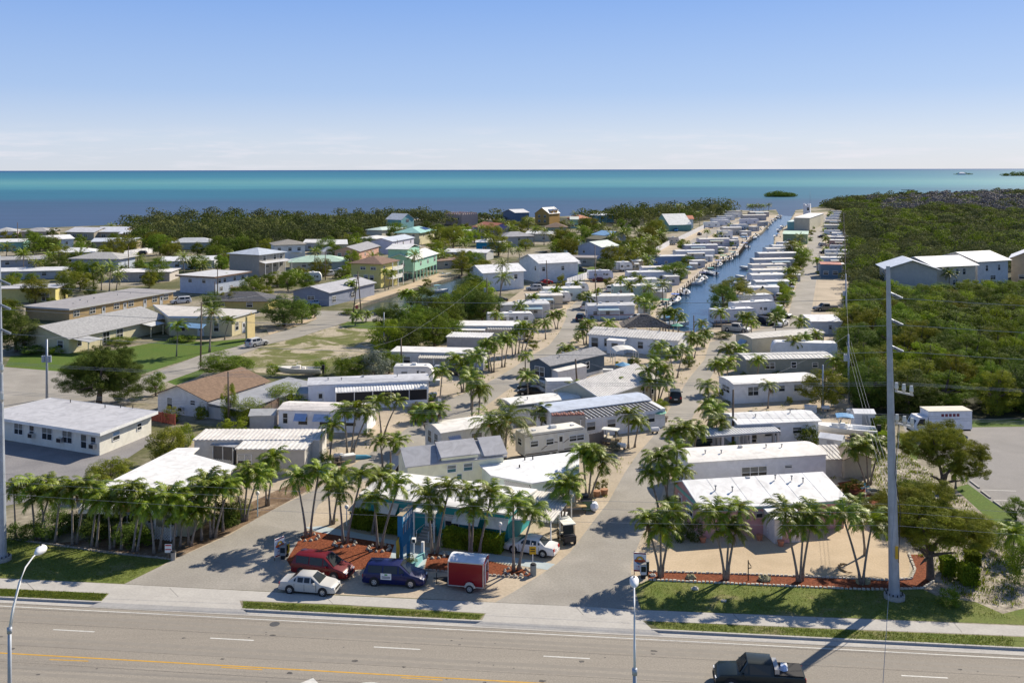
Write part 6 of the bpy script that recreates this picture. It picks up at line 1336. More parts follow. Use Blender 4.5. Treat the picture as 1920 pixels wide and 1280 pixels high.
# ------------------------------------------------------------------ houses farther off
H_=[
 # label, A, B, D, h, roof, rise, wall, roof colour, extras
 ("yellow three storey house with brown hip roof and white balconies by the side canal",(714,541),(745,533),9.5,7.2,'hip',1.5,(.62,.55,.20),(.25,.16,.12),dict(rk='shingle',o=.8,wins=[('l',(.25,.6),5.3,1.6,.8),('l',(.3,.5,.85),2.4,1.2,1.3),('f',(.2,),5,1.,1.2)])),
 ("mint green stilt house with white roof beside the coconut palm and side canal",(775,527),(819,512),8.5,6.6,'gx',1.5,(.33,.60,.45),(.78,.78,.75),dict(o=.6,stilts=2.9,wins=[('f',(.3,.6),4.2,1.2,1.2),('f',(.9,),4.2,1.6,1.6),('l',(.4,),4.3,1.2,1.)])),
 ("lavender walled two storey house with pale ridged roof in front of the mint hip roof",(735,477),(776,468),9,5.2,'gx',1.2,(.58,.57,.66),(.50,.55,.62),dict(o=.5,wins=[('f',(.15,.5,.85),3.2,1.,1.2),('f',(.15,.5,.85),1.,1.,1.2)])),
 ("salmon pink gabled house with grey roof left of the yellow house",(673,497),(710,485),9,5.0,'gx',1.5,(.55,.32,.24),(.36,.36,.38),dict(o=.6,rk='shingle',wins=[('l',(.2,.5,.8),3.,1.2,1.2),('f',(.3,.7),2.8,1,1.1)])),
 ("cream house with turquoise hip roof and dark solar panels",(786,459),(814,453),11,5.6,'hip',1.9,(.64,.60,.40),(.30,.55,.50),dict(o=1.,wins=[('f',(.3,.7),3.4,1,1.2),('l',(.25,.7),3.4,1.2,1.2)])),
 ("turquoise A shaped house with white roof high behind the solar roof",(752,434),(776,432),11,6.5,'gy',3.,(.26,.52,.52),(.78,.78,.75),dict(o=.4,wins=[('f',(.5,),5.0,2.2,1.6)])),
 ("cream two storey house with pale mint roof and arched porch",(716,452),(760,447),9,5.2,'hip',1.0,(.64,.60,.48),(.55,.66,.60),dict(o=.6,wins=[('f',(.2,.5,.8),3.2,1,1.1),('f',(.3,.7),.6,1.5,2.)])),
 ("low cream house with white roof left of the arched porch house",(704,462),(732,458),9,3.4,'hip',.8,(.6,.55,.42),(.72,.72,.68),{}),
 ("pink castle shaped house with battlements standing in the shoreline trees",(834,421),(866,423),13,6.5,'flat',0,(.58,.42,.36),(.6,.5,.45),dict(o=0,wins=[('f',(.15,.45,.8),3.5,1.3,1.8)])),
 ("purple gabled house with orange tile roof by the shoreline trees",(887,443),(920,447),13,5.0,'gx',2.2,(.22,.20,.50),(.42,.15,.08),dict(o=.5,wins=[('f',(.3,.7),2.8,1.4,1.6)])),
 ("bright blue house with white hip roof left of the tall coconut palms",(893,472),(945,472),10,4.0,'hip',1.2,(.02,.28,.45),(.78,.78,.76),dict(o=.6,wins=[('f',(.3,.6),1.,1.6,1.2)])),
 ("long low white roofed house behind the brown flat roof",(834,487),(912,489),9,3.0,'gx',.8,(.5,.5,.48),(.78,.78,.76),dict(o=.5)),
 ("low house with flat brown roof next to the mint stilt house",(822,505),(880,500),8,2.8,'flat',0,(.45,.40,.35),(.33,.22,.16),dict(o=.5)),
 ("small house with round white roof among trees below the castle",(851,445),(895,445),9,2.8,'hip',.9,(.55,.52,.46),(.74,.74,.72),{}),
 ("slate blue tall gabled house at the water, left of the orange one",(966,422),(992,421),14,7.5,'gx',1.8,(.13,.19,.27),(.68,.68,.68),dict(o=.4)),
 ("orange house with dormer windows in a steep white roof",(1003,421),(1030,422),12,7,'gy',3.5,(.55,.32,.09),(.78,.76,.72),dict(o=.4,wins=[('f',(.3,.7),4.5,1.3,1.5),('f',(.3,.7),1.6,1.3,1.5)])),
 ("tan three storey house right of the orange dormer house",(1030,418),(1046,418),12,8,'gy',2.,(.33,.24,.15),(.72,.72,.7),dict(o=.5,wins=[('f',(.5,),5,1.5,1.5)])),
 ("house with brown hip roof and teal walls under tall palms",(1024,441),(1062,441),11,4.2,'hip',2.,(.25,.38,.36),(.22,.15,.11),dict(rk='shingle',o=.7,wins=[('f',(.3,.6),1.8,1.2,1.2)])),
 ("dark red and grey roofed house with white porch by the side canal",(946,463),(1000,461),10,4.6,'hip',1.6,(.5,.48,.45),(.34,.34,.36),dict(o=.8,wins=[('f',(.5,.8),2.6,1.,1.3)])),
 ("long white roofed house behind the tall coconut palms near the canal",(986,452),(1034,453),9,3.6,'gx',.9,(.55,.52,.42),(.76,.76,.74),{}),
 ("mint house with terracotta roof neighbour at the shoreline palms",(1070,428),(1084,428),10,5.2,'gx',1.2,(.40,.58,.45),(.66,.70,.62),{}),
 ("house with terracotta tile hip roof at the shoreline palms",(1084,424),(1108,423),11,4.6,'hip',1.8,(.5,.3,.2),(.48,.18,.09),{}),
 ("light blue house with pale roof half hidden by shoreline palms",(1120,418),(1151,417),12,4.8,'hip',1.3,(.20,.42,.50),(.62,.66,.72),dict(wins=[('f',(.3,.7),2.4,2,1.4)])),
 ("pale blue gable ended house beside the side canal, one window and a star",(1084,486),(1128,489),12,5.0,'gy',1.8,(.40,.45,.55),(.60,.68,.62),dict(o=.3,wins=[('f',(.25,),2.6,1.1,1.)])),
 ("house with olive flat roof between the pale green and bright blue roofs",(1125,470),(1158,468),9,4.6,'gy',1.1,(.3,.3,.25),(.16,.15,.09),{}),
 ("house with bright blue metal roof among palms",(1137,462),(1173,460),10,4.8,'gy',1.5,(.35,.42,.5),(.20,.38,.60),{}),
 ("low house with grey brown flat roof beside the pale blue gable",(1052,498),(1115,499),8,2.9,'flat',0,(.42,.40,.36),(.30,.27,.26),dict(o=.6)),
 ("low mint walled house with grey roof facing the small green lawn",(1040,513),(1085,511),9,3.,'gx',.7,(.40,.52,.44),(.48,.49,.50),dict(o=.7,wins=[('f',(.3,.6),1.,1.5,1.)])),
 ("white two storey gabled house above the parked cars",(974,522),(1012,531),13,6.0,'gy',2.,(.58,.60,.62),(.76,.76,.76),dict(o=.6,wins=[('f',(.8,),3.6,1.,1.3),('r',(.1,.6),3.6,1.,1.2)],stilts=0)),
 ("white house with wide white roof hidden behind the leaning coconut palm",(906,546),(982,541),9,5.2,'gx',1.6,(.58,.62,.66),(.80,.80,.80),dict(o=.6,wins=[('f',(.8,),3,1,1.2)])),
 ("steep green A frame house with white roof",(1229,431),(1255,434),14,3.6,'gy',5.6,(.24,.42,.32),(.78,.78,.74),dict(o=.3,wins=[('f',(.5,),3.,1.2,2.)])),
 ("white house with red tile roof right of the A frame",(1272,428),(1300,428),12,5.4,'gx',1.6,(.64,.66,.68),(.50,.16,.08),dict(o=.5,wins=[('f',(.3,.7),2.8,1.2,1.2)])),
 ("grey blue gabled house with pale roof next to the side canal bridge road",(617,574),(702,553),10.5,3.4,'gx',1.3,(.27,.30,.38),(.44,.44,.46),dict(o=.5,wins=[('f',(.1,.5),.8,1.6,1.4),('l',(.5,),1.4,2.,.9)])),
 ("yellow walled house with charcoal hip roof beside the chapel wing",(386,584),(503,584),9,2.6,'hip',1.6,(.50,.42,.16),(.12,.12,.13),dict(rk='shingle',o=.6)),
 ("tall grey three storey house with seamed roof and white balconies",(486,520),(534,513),12.5,7.2,'hip',1.5,(.36,.34,.30),(.50,.55,.62),dict(o=.7,rib=0,wins=[('f',(.2,.6,.85),5.2,1.3,1.4),('f',(.3,.6,.85),2.8,1.6,1.3)],porch=[(.0,1.05,2.6,4.9,4.4,0,(.55,.56,.58),{'rail':1})])),
 ("white two storey house with brown hip roof and outside staircase",(515,488),(572,486),11,5.8,'hip',1.5,(.68,.68,.66),(.32,.30,.27),dict(rk='shingle',o=.7,wins=[('f',(.15,.5,.8),3.4,1.2,1.2)])),
 ("blue and white two storey block with brown mansard edge",(402,552),(464,541),12,4.8,'flat',0,(.50,.56,.66),(.60,.60,.60),dict(o=.9,fascia=(.20,.12,.08),wins=[('f',(.15,.3,.6,.85),3.,1.1,1.),('f',(.2,.5),.8,1.1,1.),('l',(.3,.7),3.,1.2,.9)])),
 ("low house with big mint green hip roof by the camper",(543,507),(650,505),12,2.8,'hip',1.6,(.45,.48,.42),(.46,.62,.50),dict(o=.6)),
 ("long white roofed bungalow behind the fan palm",(302,505),(402,503),10,2.8,'gx',1.1,(.55,.56,.56),(.78,.78,.78),dict(wins=[('f',(.3,.7),.8,1.4,1.)])),
 ("grey hip roofed bungalow in front of the shoreline woods",(316,468),(400,467),10,3.,'hip',1.6,(.55,.56,.50),(.55,.57,.58),{}),
 ("long white low roofed house with dark carport right of the leafy palms",(212,528),(318,527),10,2.8,'flat',0,(.50,.46,.42),(.76,.73,.70),dict(o=.6,wins=[('f',(.5,.8),.9,1.4,1.)])),
 ("grey white two storey house with broad grey hip roof",(134,508),(222,509),11,4.4,'hip',1.5,(.42,.47,.55),(.48,.47,.45),dict(o=1.,rk='shingle')),
 ("pale yellow house with flat grey roof behind the dark pine",(-20,568),(104,566),9,3.6,'flat',0,(.60,.53,.20),(.50,.50,.52),dict(o=.5,wins=[('f',(.85,),.4,1.8,1.8)])),
 ("low grey house with flat roof between the two left coconut palms",(-10,503),(84,500),9,2.8,'gx',.8,(.36,.38,.42),(.42,.41,.40),{}),
 ("white roofed low house left edge behind the left coconut palms",(-10,525),(122,522),8,2.6,'gx',.7,(.5,.5,.52),(.70,.70,.70),{}),
 ("pale blue gable house with bright white roof on the left shore",(86,467),(138,464),11,4.0,'gx',1.4,(.50,.60,.70),(.80,.80,.80),dict(wins=[('f',(.4,.75),1.6,1.,1.2)])),
 ("sea green house with white roof at the left edge",(-15,471),(44,470),10,3.8,'gx',.9,(.22,.42,.38),(.78,.78,.76),{}),
 ("white roofed house with tan gable end near the green lawn",(172,470),(254,469),11,3.8,'gx',1.1,(.42,.36,.27),(.62,.66,.72),{}),
 ("small white hip roofed house under low trees on the left",(96,488),(176,487),10,3.,'hip',1.2,(.5,.52,.48),(.76,.76,.74),{}),
 ("pale pink house with grey hip roof at the left shoreline",(-15,448),(30,447),12,3.6,'hip',1.6,(.60,.52,.58),(.46,.46,.45),{}),
 ("tan house with grey hip roof second from the left on the shoreline",(36,446),(90,446),12,3.2,'hip',1.6,(.42,.36,.28),(.42,.41,.40),{}),
 ("long tan house with twin white gables on the shoreline",(124,449),(176,450),14,3.8,'gx',1.8,(.42,.38,.30),(.66,.66,.68),dict(wins=[('f',(.3,.7),1.2,2,1.4)])),
 ("tan house with white roof under the shoreline palm",(178,449),(232,449),14,3.8,'gx',2.,(.45,.36,.26),(.70,.72,.76),dict(wins=[('f',(.3,.7),1.2,2,1.4)])),
 ("brown walled house with white roof at the start of the shoreline woods",(224,452),(278,452),12,3.6,'gx',1.2,(.45,.27,.14),(.70,.72,.76),{}),
 ("white roofed house with flat roof room in front of the woods",(601,476),(650,475),11,3.8,'gx',1.4,(.52,.50,.46),(.76,.76,.74),{}),
 ("small white gabled annex left of the salmon house",(610,484),(634,483),7,2.6,'gy',1.4,(.55,.55,.55),(.78,.78,.76),{}),
 ("long white roofed house between the stair house and the woods",(570,470),(612,470),9,3.4,'gx',1.,(.5,.5,.48),(.76,.75,.72),{}),
 # condominiums right
 ("grey two storey condominium with blue white roof beyond the steel pole, leftmost of the row",(1664,547),(1757,549),12,6.6,'gy',2.2,(.52,.49,.45),(.60,.66,.76),dict(o=1.,wins=[('l',(.5,),4,2,1.2)])),
 ("beige condominium with white roof, second from the left of the row",(1752,545),(1829,541),14,6.8,'gx',2.0,(.62,.56,.45),(.80,.80,.80),dict(o=.8,wins=[('f',(.55,.72),4.2,1.,1.6),('f',(.5,.8),1.4,1.6,1.4)])),
 ("beige and blue condominium with white roof, third from the left of the row",(1833,536),(1890,532),14,7.2,'gx',2.0,(.56,.57,.56),(.80,.80,.80),dict(o=.8,wins=[('f',(.3,.7),4.2,1.,1.6),('f',(.5,),1.6,2.,1.2)])),
 ("tan gabled condominium with white roof at the right edge",(1896,528),(1975,532),16,7.2,'gy',2.6,(.50,.39,.26),(.78,.79,.84),dict(o=.8)),
 # canal right bank big ones
 ("big green metal building with pale green roof on the right canal bank",(1468,457),(1514,458),14,4.4,'shed',.6,(.24,.32,.19),(.46,.62,.50),dict(o=.3)),
 ("tall beige block with white flat roof near the canal mouth",(1489,432),(1518,432.7),60,7,'flat',0,(.50,.48,.38),(.80,.80,.80),dict(o=.3,wins=[])),
 ("turquoise dock building left of the tall beige block",(1476,431),(1489,431.3),20,4.5,'flat',0,(.25,.48,.46),(.55,.68,.68),dict(o=.2)),
 ("white battlemented tower top building at the canal mouth",(1506,411),(1519,411.2),10,9.3,'flat',0,(.62,.64,.68),(.75,.75,.75),dict(o=.0,wins=[('f',(.7,),6.,1.4,2.0)])),
 ("blue shed with red roof edge beside the straight street",(1539,521),(1578,522),8,4.2,'flat',0,(.13,.20,.27),(.45,.16,.10),dict(o=.1)),
]
for lab,A,B,D,h,rf,rise,wl,rc,ex in H_:
 cat='condominium' if 'condominium' in lab else 'shed' if 'shed' in lab else 'building' if('building' in lab or 'block' in lab)else 'house'
 ex.setdefault('wins',[('f',(.25,.7),1.1,1.4,1.1)]if rf!='flat' or D<15 else[])
 o=house(cat if cat!='shed' else 'blue_shed',lab,cat,A,B,D,h,rf,rise,ex.pop('o',.5),wl,rc,**ex)
 if 'solar' in lab:
  Lr,Dd,hh=o['dim'];q=MB();q.thick([[(Lr*.52,-.3+1.2,hh+.62),(Lr*.86,-.3+1.2,hh+.62),(Lr*.80,Dd*.34,hh+1.55),(Lr*.52,Dd*.34,hh+1.55)]],.06,mat("solar_panel",(.02,.03,.07),.2,0));q.obj("solar_panel",o)
 if 'battlement' in lab:
  Lr,Dd,hh=o['dim'];q=MB();c=pm(wl);k=int(Lr/1.6)
  for i in range(k):q.box(i*Lr/k,i*Lr/k+Lr/k*.55,-.02,.4,hh+.1,hh+1.1,c);q.box(i*Lr/k,i*Lr/k+Lr/k*.55,Dd-.4,Dd,hh+.1,hh+1.1,c)
  k=int(Dd/1.6)
  for i in range(k):q.box(-.02,.4,i*Dd/k,i*Dd/k+Dd/k*.55,hh+.1,hh+1.1,c);q.box(Lr-.4,Lr+.02,i*Dd/k,i*Dd/k+Dd/k*.55,hh+.1,hh+1.1,c)
  q.obj("battlements",o)
 if 'staircase' in lab:
  q=MB();Lr=o['dim'][0]
  for i in range(12):q.box(Lr*.55+i*.3,Lr*.55+i*.3+.3,-2.2,-1.2,.24*i,.24*i+.1,trimw)
  q.box(Lr*.55,Lr*.55+3.6,-1.2,0,2.85,2.95,trimw);q.obj("staircase",o)
 if 'yellow three' in lab:
  Lr,Dd,hh=o['dim']
  for z in(2.5,4.9):
   q=MB();q.box(Lr*.35,Lr+.1,-2.0,-.02,z-.15,z,trimw);q.box(Lr*.35,Lr+.1,-2.,-1.92,z+.9,z+1,trimw);q.box(Lr*.35,Lr+.1,-2.,-1.96,z,z+.9,pm((.66,.66,.6)))
   q.obj("balcony",o)
  for u in(.35,.68,1.0):q=MB();q.box(Lr*u-.1,Lr*u+.1,-2.,-1.85,0,hh-.1,trimw);q.obj("post",o)
 if 'mint green stilt' in lab:
  Lr,Dd,hh=o['dim'];q=MB();q.box(Lr*.02,Lr*.5,2.,Dd*.98,hh+.3,hh+3.2,pm(wl));q.obj("upper_wall",o)
  q=MB();q.thick([[(Lr*.0-.4,1.6,hh+3.1),(Lr*.25,1.6,hh+4.2),(Lr*.25,Dd+.4,hh+4.2),(-.4,Dd+.4,hh+3.1)],[(Lr*.25,1.6,hh+4.2),(Lr*.52+.4,1.6,hh+3.1),(Lr*.52+.4,Dd+.4,hh+3.1),(Lr*.25,Dd+.4,hh+4.2)]],.12,pm(rc,'roof'));q.obj("upper_roof",o)
 if 'dormer windows' in lab:
  Lr,Dd,hh=o['dim']
  for u in(.3,.7):q=MB();q.box(Lr*.78,Lr*1.0,Dd*u-.9,Dd*u+.9,hh,hh+1.7,pm(wl));q.thick([[(Lr*.6,Dd*u-1.2,hh+1.7),(Lr*1.05,Dd*u-1.2,hh+1.7),(Lr*1.05,Dd*u,hh+2.6),(Lr*.6,Dd*u,hh+2.6)],[(Lr*.6,Dd*u,hh+2.6),(Lr*1.05,Dd*u,hh+2.6),(Lr*1.05,Dd*u+1.2,hh+1.7),(Lr*.6,Dd*u+1.2,hh+1.7)]],.1,pm(rc,'roof'));q.obj("dormer",o)
# condominium lower roofs
for(x,y,w_)in((1672,539,12),):
 a=G(1688,520);root=None
# white walls and fences
fence("white picket wall running diagonally past the red car to the small lawn",(1063,535),(1110,519),2.0,(.62,.63,.66),"fence",0)
fence("long white wall between the trailer lots and the houses behind, near part",(1230,474),(1255,460),2.2,(.66,.66,.68),"wall",0,cat="wall")
fence("long white wall between the trailer lots and the houses behind, far part",(1272,453),(1323,427),2.2,(.62,.62,.63),"wall",0,cat="wall")
fence("white wall beside the black suv by the green lawn",(232,482),(286,474),2.4,(.7,.7,.72),"wall",0,cat="wall")
fence("grey picket fence at the green lawn far left",(288,505),(345,503),1.6,(.55,.57,.6),"fence",.5)
fence("brown timber fence behind the blue awning home",(480,795),(522,770),1.8,(.17,.12,.09),"fence",.25)
fence("red brown fence beside the clinic",(282,788),(330,797),1.4,(.28,.07,.05),"fence",.3)
fence("grey wooden fence between the beige trailer and the golf cart",(1102,840),(1134,833),1.7,(.20,.18,.17),"fence",.2)
simple("white_gate_block","low white block at the end of the side canal","gate block",755,590,lambda q:(q.box(-2.2,1.4,-1.2,1.2,0,1.3,pm((.72,.72,.74))),q.box(-2.25,1.45,-1.25,1.25,1.3,1.4,trimw)),.1)
simple("white_gate_block","white gate pier on the right side of the boat ramp","gate block",799,592,lambda q:(q.box(-.9,.9,-.9,.9,0,1.9,pm((.66,.67,.70))),q.box(-1.0,1.0,-1.0,1.0,1.9,2.05,trimw)),.1)
# stop sign and other posts
g=G(669,602);root=thing("stop_sign","red octagonal stop sign at the corner of the vacant lot","stop sign",g);q=MB();q.tube([(0,0,0),(0,0,2.9)],.05,6,steel);q.obj("post",root)
q=MB();q.thick([[(.42*math.cos(a),-.08,3.2+.42*math.sin(a))for a in np.linspace(math.pi/8,math.pi/8+2*math.pi,8,endpoint=False)]],.03,pm((.5,.02,.02)),(0,1,0))
q.obj("plate",root)
tc_=bpy.data.curves.new("stop_letters",'FONT');tc_.body="STOP";tc_.size=.3;tc_.align_x='CENTER';tc_.align_y='CENTER';tc_.extrude=.005;tmp=bpy.data.objects.new("t",tc_);COL.objects.link(tmp)
bpy.context.view_layer.update();me=bpy.data.meshes.new_from_object(tmp);bpy.data.objects.remove(tmp);me.materials.clear();me.materials.append(trimw);o=link(me,"lettering",root,(0,-.095,3.2));o.rotation_euler=(math.pi/2,0,0)

# utility poles and the wires strung between them
PL={}
for k,lab,x,y,yt,xt,r,m_,arm,trf in(
 ('a',"brown wooden pole beside the church lawn road",376,688,566,378,.17,wood,0,0),('b',"grey concrete pole with transformers by the left parking",88,748,634,88,.2,steel,0,2),
 ('c',"pole leaning at the stop sign corner, left of the two",660,606,514,671,.16,wood,1.2,0),('d',"pole leaning at the stop sign corner, right of the two",678,598,508,671,.16,wood,0,0),
 ('e',"dark wooden pole in front of the silver tree home",753,692,634,752,.16,wood,0,0),('f',"wooden pole beside the silver crossover car",1026.5,547,488,1024.6,.16,wood,0,0),
 ('g',"wooden pole at the white picket wall",1116.5,546,461,1115.6,.16,wood,0,0),('h',"wooden pole by the trailers near the street bend",1122,598,547,1118,.15,wood,0,0),
 ('i',"leaning wooden pole between slate blue home and corrugated gable",1083,733,673,1079,.17,wood,0,0),('j',"wooden pole at the left end of the bright seamed roof home",1374,833,731,1375,.17,wood,0,0),
 ('k',"grey pole standing before the round orange green tree",1543,770,685,1543,.15,steel,0,0),('l',"tall pole with transformer at the edge of the forest, nearest of the line",1592,757,628,1591,.17,steel,0,1),
 ('m',"second pole of the line along the forest edge",1588,620,515,1586,.2,steel,1.6,1),('n',"third pole of the line along the forest edge",1586,515,440,1584,.22,wood,1.6,0),('o',"fourth pole of the line along the forest edge",1583,455,400,1582,.24,wood,1.6,0),
 ('p',"tall thin mast at the canal mouth behind the battlemented tower",1519,408,362,1519,.14,steel,0,0),('q',"brown pole in front of the mansard block, right one",408,555,500,408,.16,wood,0,0),('r',"dark pole in front of the mansard block, left one",403,556,527,403,.16,wood,0,0),
 ('s',"pole by the green lawn far left",241,506,460,241,.17,wood,0,0),('t',"pole by the mint hip roof and white pickup",610,525,472,610,.16,wood,0,0),('u',"wooden pole covered by vine beside the brown shingle house",429,795,695,428,.16,wood,0,0),
 ('v',"thin pole before the lavender house",745,478,449,745,.14,wood,0,0),('w',"pole at the canal end among palms",1301,634,592,1301,.15,wood,0,0),('x',"thin pole on the left shoreline",33,462,415,33,.2,wood,0,0),('y',"brown post next to the palms by the yellow cottage",733,890,846,732,.12,wood,0,0),('z',"pole before the blue roofs",1178,490,455,1178,.15,wood,0,0),
 ('A',"pole in the shrubs above the white flat homes",914,592,520,913,.15,wood,0,1),('B',"lamp pole by the vacant lot trees",720,655,585,720,.12,steel,0,0)):
 PL[k]=pole(lab,x,y,yt,xt,r,m_,arm,trf)[1]
for n_,(a,b_,lab)in enumerate((('c','a',"from the stop sign poles to the church road pole"),('a','b',"from the church road pole to the concrete transformer pole"),('c','f',"from the stop sign poles to the pole by the crossover car"),('l','m',"between the first two poles of the forest edge line"),('m','n',"between the second and third poles of the forest edge line"),('n','o',"between the third and fourth poles of the forest edge line"),
 ('e','A',"from the silver tree pole up to the shrub pole"),('u','e',"from the vine pole to the silver tree pole"),('i','j',"between the leaning pole and the seamed roof home pole"),('A','c',"from the shrub pole to the stop sign corner"),('h','g',"between the trailer pole and the picket wall pole"),('j','l',"from the seamed roof home pole to the forest edge"))):
 wire("thin overhead wire "+lab,[PL[a],PL[b_]],.7,.012)
for dx in(-.35,0,.35):wire(("left","middle","right")[int((dx+.35)/.35+.1)]+" stay wire slanting from the forest edge pole towards the steel pole",[PL['l']+Vector((dx,0,-1)),T1[9]+Vector((dx,0,0))],.5,.011,group="stay wires")

# ------------------------------------------------------------------ rows of caravans and park homes
def MBpost(o,x,y,z):q=MB();q.box(x-.04,x+.04,y,y+.08,0,z,trimw);q.obj("post",o)
def row_unit(lab,x0,x1,y,h=2.9,kind='rv',col=None,rc=None,w_=None,dy=None,group=None,stripe=None,ex=None):
 """one unit whose near long side stands on picture row y between columns x0 and x1"""
 dy=-2.0*(x1-x0)/100 if dy is None else dy
 A,B=(x0,y-dy/2),(x1,y+dy/2);col=col or random.choice([(.72,.72,.70),(.66,.66,.64),(.74,.74,.74),(.62,.60,.54),(.60,.62,.66)])
 if kind=='rv':return rv(lab,A,B,w_ or 2.5,h,1,col,stripe if stripe is not None else random.choice([(.15,.15,.17),(.3,.3,.33),(.25,.15,.1),(.1,.15,.3)]),random.choice([0,1,2])if y>480 else 0,wins=2 if x1-x0<60 else 3,group=group,far=y<520,slide=(.2,.45)if random.random()<.35 else None)
 o=house("park_trailer",lab,"trailer home",A,B,w_ or 3.8,h,'bow' if kind=='home' else 'flat',.3,.12,col,rc or random.choice([(.78,.77,.74),(.72,.72,.72),(.76,.72,.66)]),wins=[('f',(.15,.42,.72),1.1,.9,.7),('l',(.5,),1.1,1.2,.8)],group=group,**(ex or{}))
 Lr,Dd,hh=o['dim'];sc2=random.choice([(.12,.3,.35),(.35,.1,.08),(.2,.2,.22),(.12,.22,.4),(.3,.4,.3)])
 if random.random()<.6:q=MB();q.box(.03,Lr-.03,-.02,0,.85,1.0,pm(sc2));q.obj("stripe",o)
 if random.random()<.6:u=random.uniform(.05,.4);q=MB();q.thick([[(Lr*u,-1.9,hh-.75),(Lr*(u+.45),-1.9,hh-.75),(Lr*(u+.45),0,hh-.35),(Lr*u,0,hh-.35)]],.05,pm(random.choice([(.7,.7,.68),(.5,.48,.42),(.3,.42,.5),(.45,.5,.42)]),'roof'));q.obj("porch_roof",o);[MBpost(o,Lr*v,-1.85,hh-.75)for v in(u+.01,u+.44)]
 for v in(.3,.7):q=MB();q.box(-.25,.25,-.25,.25,0,.3,pm(random.choice([(.6,.6,.6),(.3,.3,.32),(.7,.7,.7)])));q.obj("roof_vent",o,loc=(Lr*v,Dd*.5,hh+(.35 if kind=='home' else .08)))
 return o
G1="trailers between the left street and the canal"
R1=[(1103,1190,598,'home',None,3.0),(1101,1190,578,'home',None,2.9),(1152,1230,556,'home',(.45,.58,.52),2.8),(1170,1232,543,'home',None,2.8),(1178,1262,530,'home',(.58,.60,.66),3.1),(1205,1262,519,'home',(.55,.58,.64),2.9),
   (1220,1289,499,'home',(.16,.25,.42),3.4),(1268,1340,485,'home',None,2.9),(1285,1346,477,'home',(.40,.42,.50),3.6),(1312,1368,462,'home',(.60,.56,.60),3.2),(1350,1374,449,'flat',(.68,.70,.74),4.2),(1356,1391,441,'home',(.56,.52,.46),3.8),
   (1372,1405,433,'rv',None,3.6),(1390,1424,422,'rv',(.58,.60,.66),3.8),(1394,1437,414,'home',(.45,.44,.44),3.6),(1407,1442,407,'home',(.42,.40,.38),3.4)]
for i,(x0,x1,y,k,c,h)in enumerate(R1):
 row_unit(f"{('white','pale','bluish','grey')[i % 4]} trailer home between left street and canal, {nth(i)} from the near end",x0,x1,y,h,k,c,group=G1)
for i,(x0,x1,y)in enumerate(((1322,1350,428),(1335,1366,420),(1347,1378,415),(1360,1390,410),(1363,1392,405),(1338,1370,424))):
 row_unit(f"white caravan on the far trailer lot below the woods, {nth(i)} from the near end",x0,x1,y,3.6,'rv',group="caravans on the far lot")
row_unit("lone beige caravan with a big window on the empty trailer lot",1254,1274,459,3.4,'rv',(.55,.52,.46))
for i,(x0,x1,y,k,c)in enumerate(((914,1003,613,'rv',(.66,.66,.66)),(938,1030,596,'home',(.52,.52,.52)),(972,1032,588,'rv',(.55,.55,.56)),(988,1055,578,'home',(.64,.56,.42)),(1013,1071,570,'rv',(.70,.70,.70)),(1020,1090,563,'home',(.55,.62,.60)),(1063,1104,551,'rv',(.68,.68,.68)))):
 row_unit(("white caravan with black outlined panels left of the street bend","grey sided long trailer second up from the outlined caravan","silver grey caravan half behind the grey trailer","trailer with tan side and white roof on the left of the street bend","white round nosed caravan above the tan sided trailer","long white trailer with teal end beside the street bend","white caravan at the lower end of the picket wall")[i],x0,x1,y,3.0,k,c,group="trailers left of the street bend")
row_unit("silver round nosed caravan beside the black wooden pole, tree over it",1104,1150,526,3.1,'rv',(.58,.60,.66))
row_unit("white and beige camper van under the round tree at the white wall corner",1155,1186,509,3.2,'rv',(.70,.70,.70));row_unit("beige trailer with white roof behind the camper van",1186,1206,507,3.1,'home',(.50,.40,.30))
row_unit("white trailer with dark windows behind the camper van row",1164,1205,498,3.,'rv',(.62,.62,.62))
rv("white fifth wheel caravan with black outline stripes at the near end of the right bank",(1385,581),(1451,577),2.5,3.4,1,(.72,.72,.74),(.04,.04,.05),2,wins=4)
rv("long white fifth wheel caravan with rounded nose beside the black car",(1378,598),(1456,592),2.5,3.6,1,(.74,.74,.76),(.3,.3,.32),0,wins=2)
rv("white caravan with canal deck and white framed windows at the canal end",(1338,610),(1421,606),2.5,3.4,1,(.62,.63,.66),(.05,.05,.06),0,wins=3)
q=MB();q.box(-.5,8,-1.6,0,.4,.55,wood);[q.box(x,x+.1,-1.6,-1.5,.0,1.4,wood)for x in(0,2,4,6,7.8)];q.box(-.5,8,-1.6,-1.5,1.3,1.4,wood);o=q.obj("wooden_deck");o.location=G(1340,611);tag(o,"brown wooden deck along the caravan at the canal end","deck")
GR="trailers on the right canal bank"
for i,(x0,x1,y,k,c,h)in enumerate(((1404,1461,561,'home',None,3.0),(1418,1480,549,'home',(.5,.56,.58),3.0),(1410,1470,538,'home',None,3.4),(1411,1487,525,'home',None,3.0),(1411,1475,515,'flat',(.60,.58,.56),3.2),(1414,1490,503,'home',(.5,.54,.6),3.0),(1423,1494,494,'home',(.48,.48,.50),3.6),(1438,1490,482,'home',None,3.2),(1450,1490,475,'home',None,3.0),(1461,1490,469,'rv',(.6,.6,.6),3.4))):
 row_unit(f"{('white','grey green','white','bluish white','beige')[i % 5]} trailer home on the right canal bank, {nth(i)} behind the outlined caravan",x0,x1,y,h,k,c,group=GR)
GS="trailers along the forest edge"
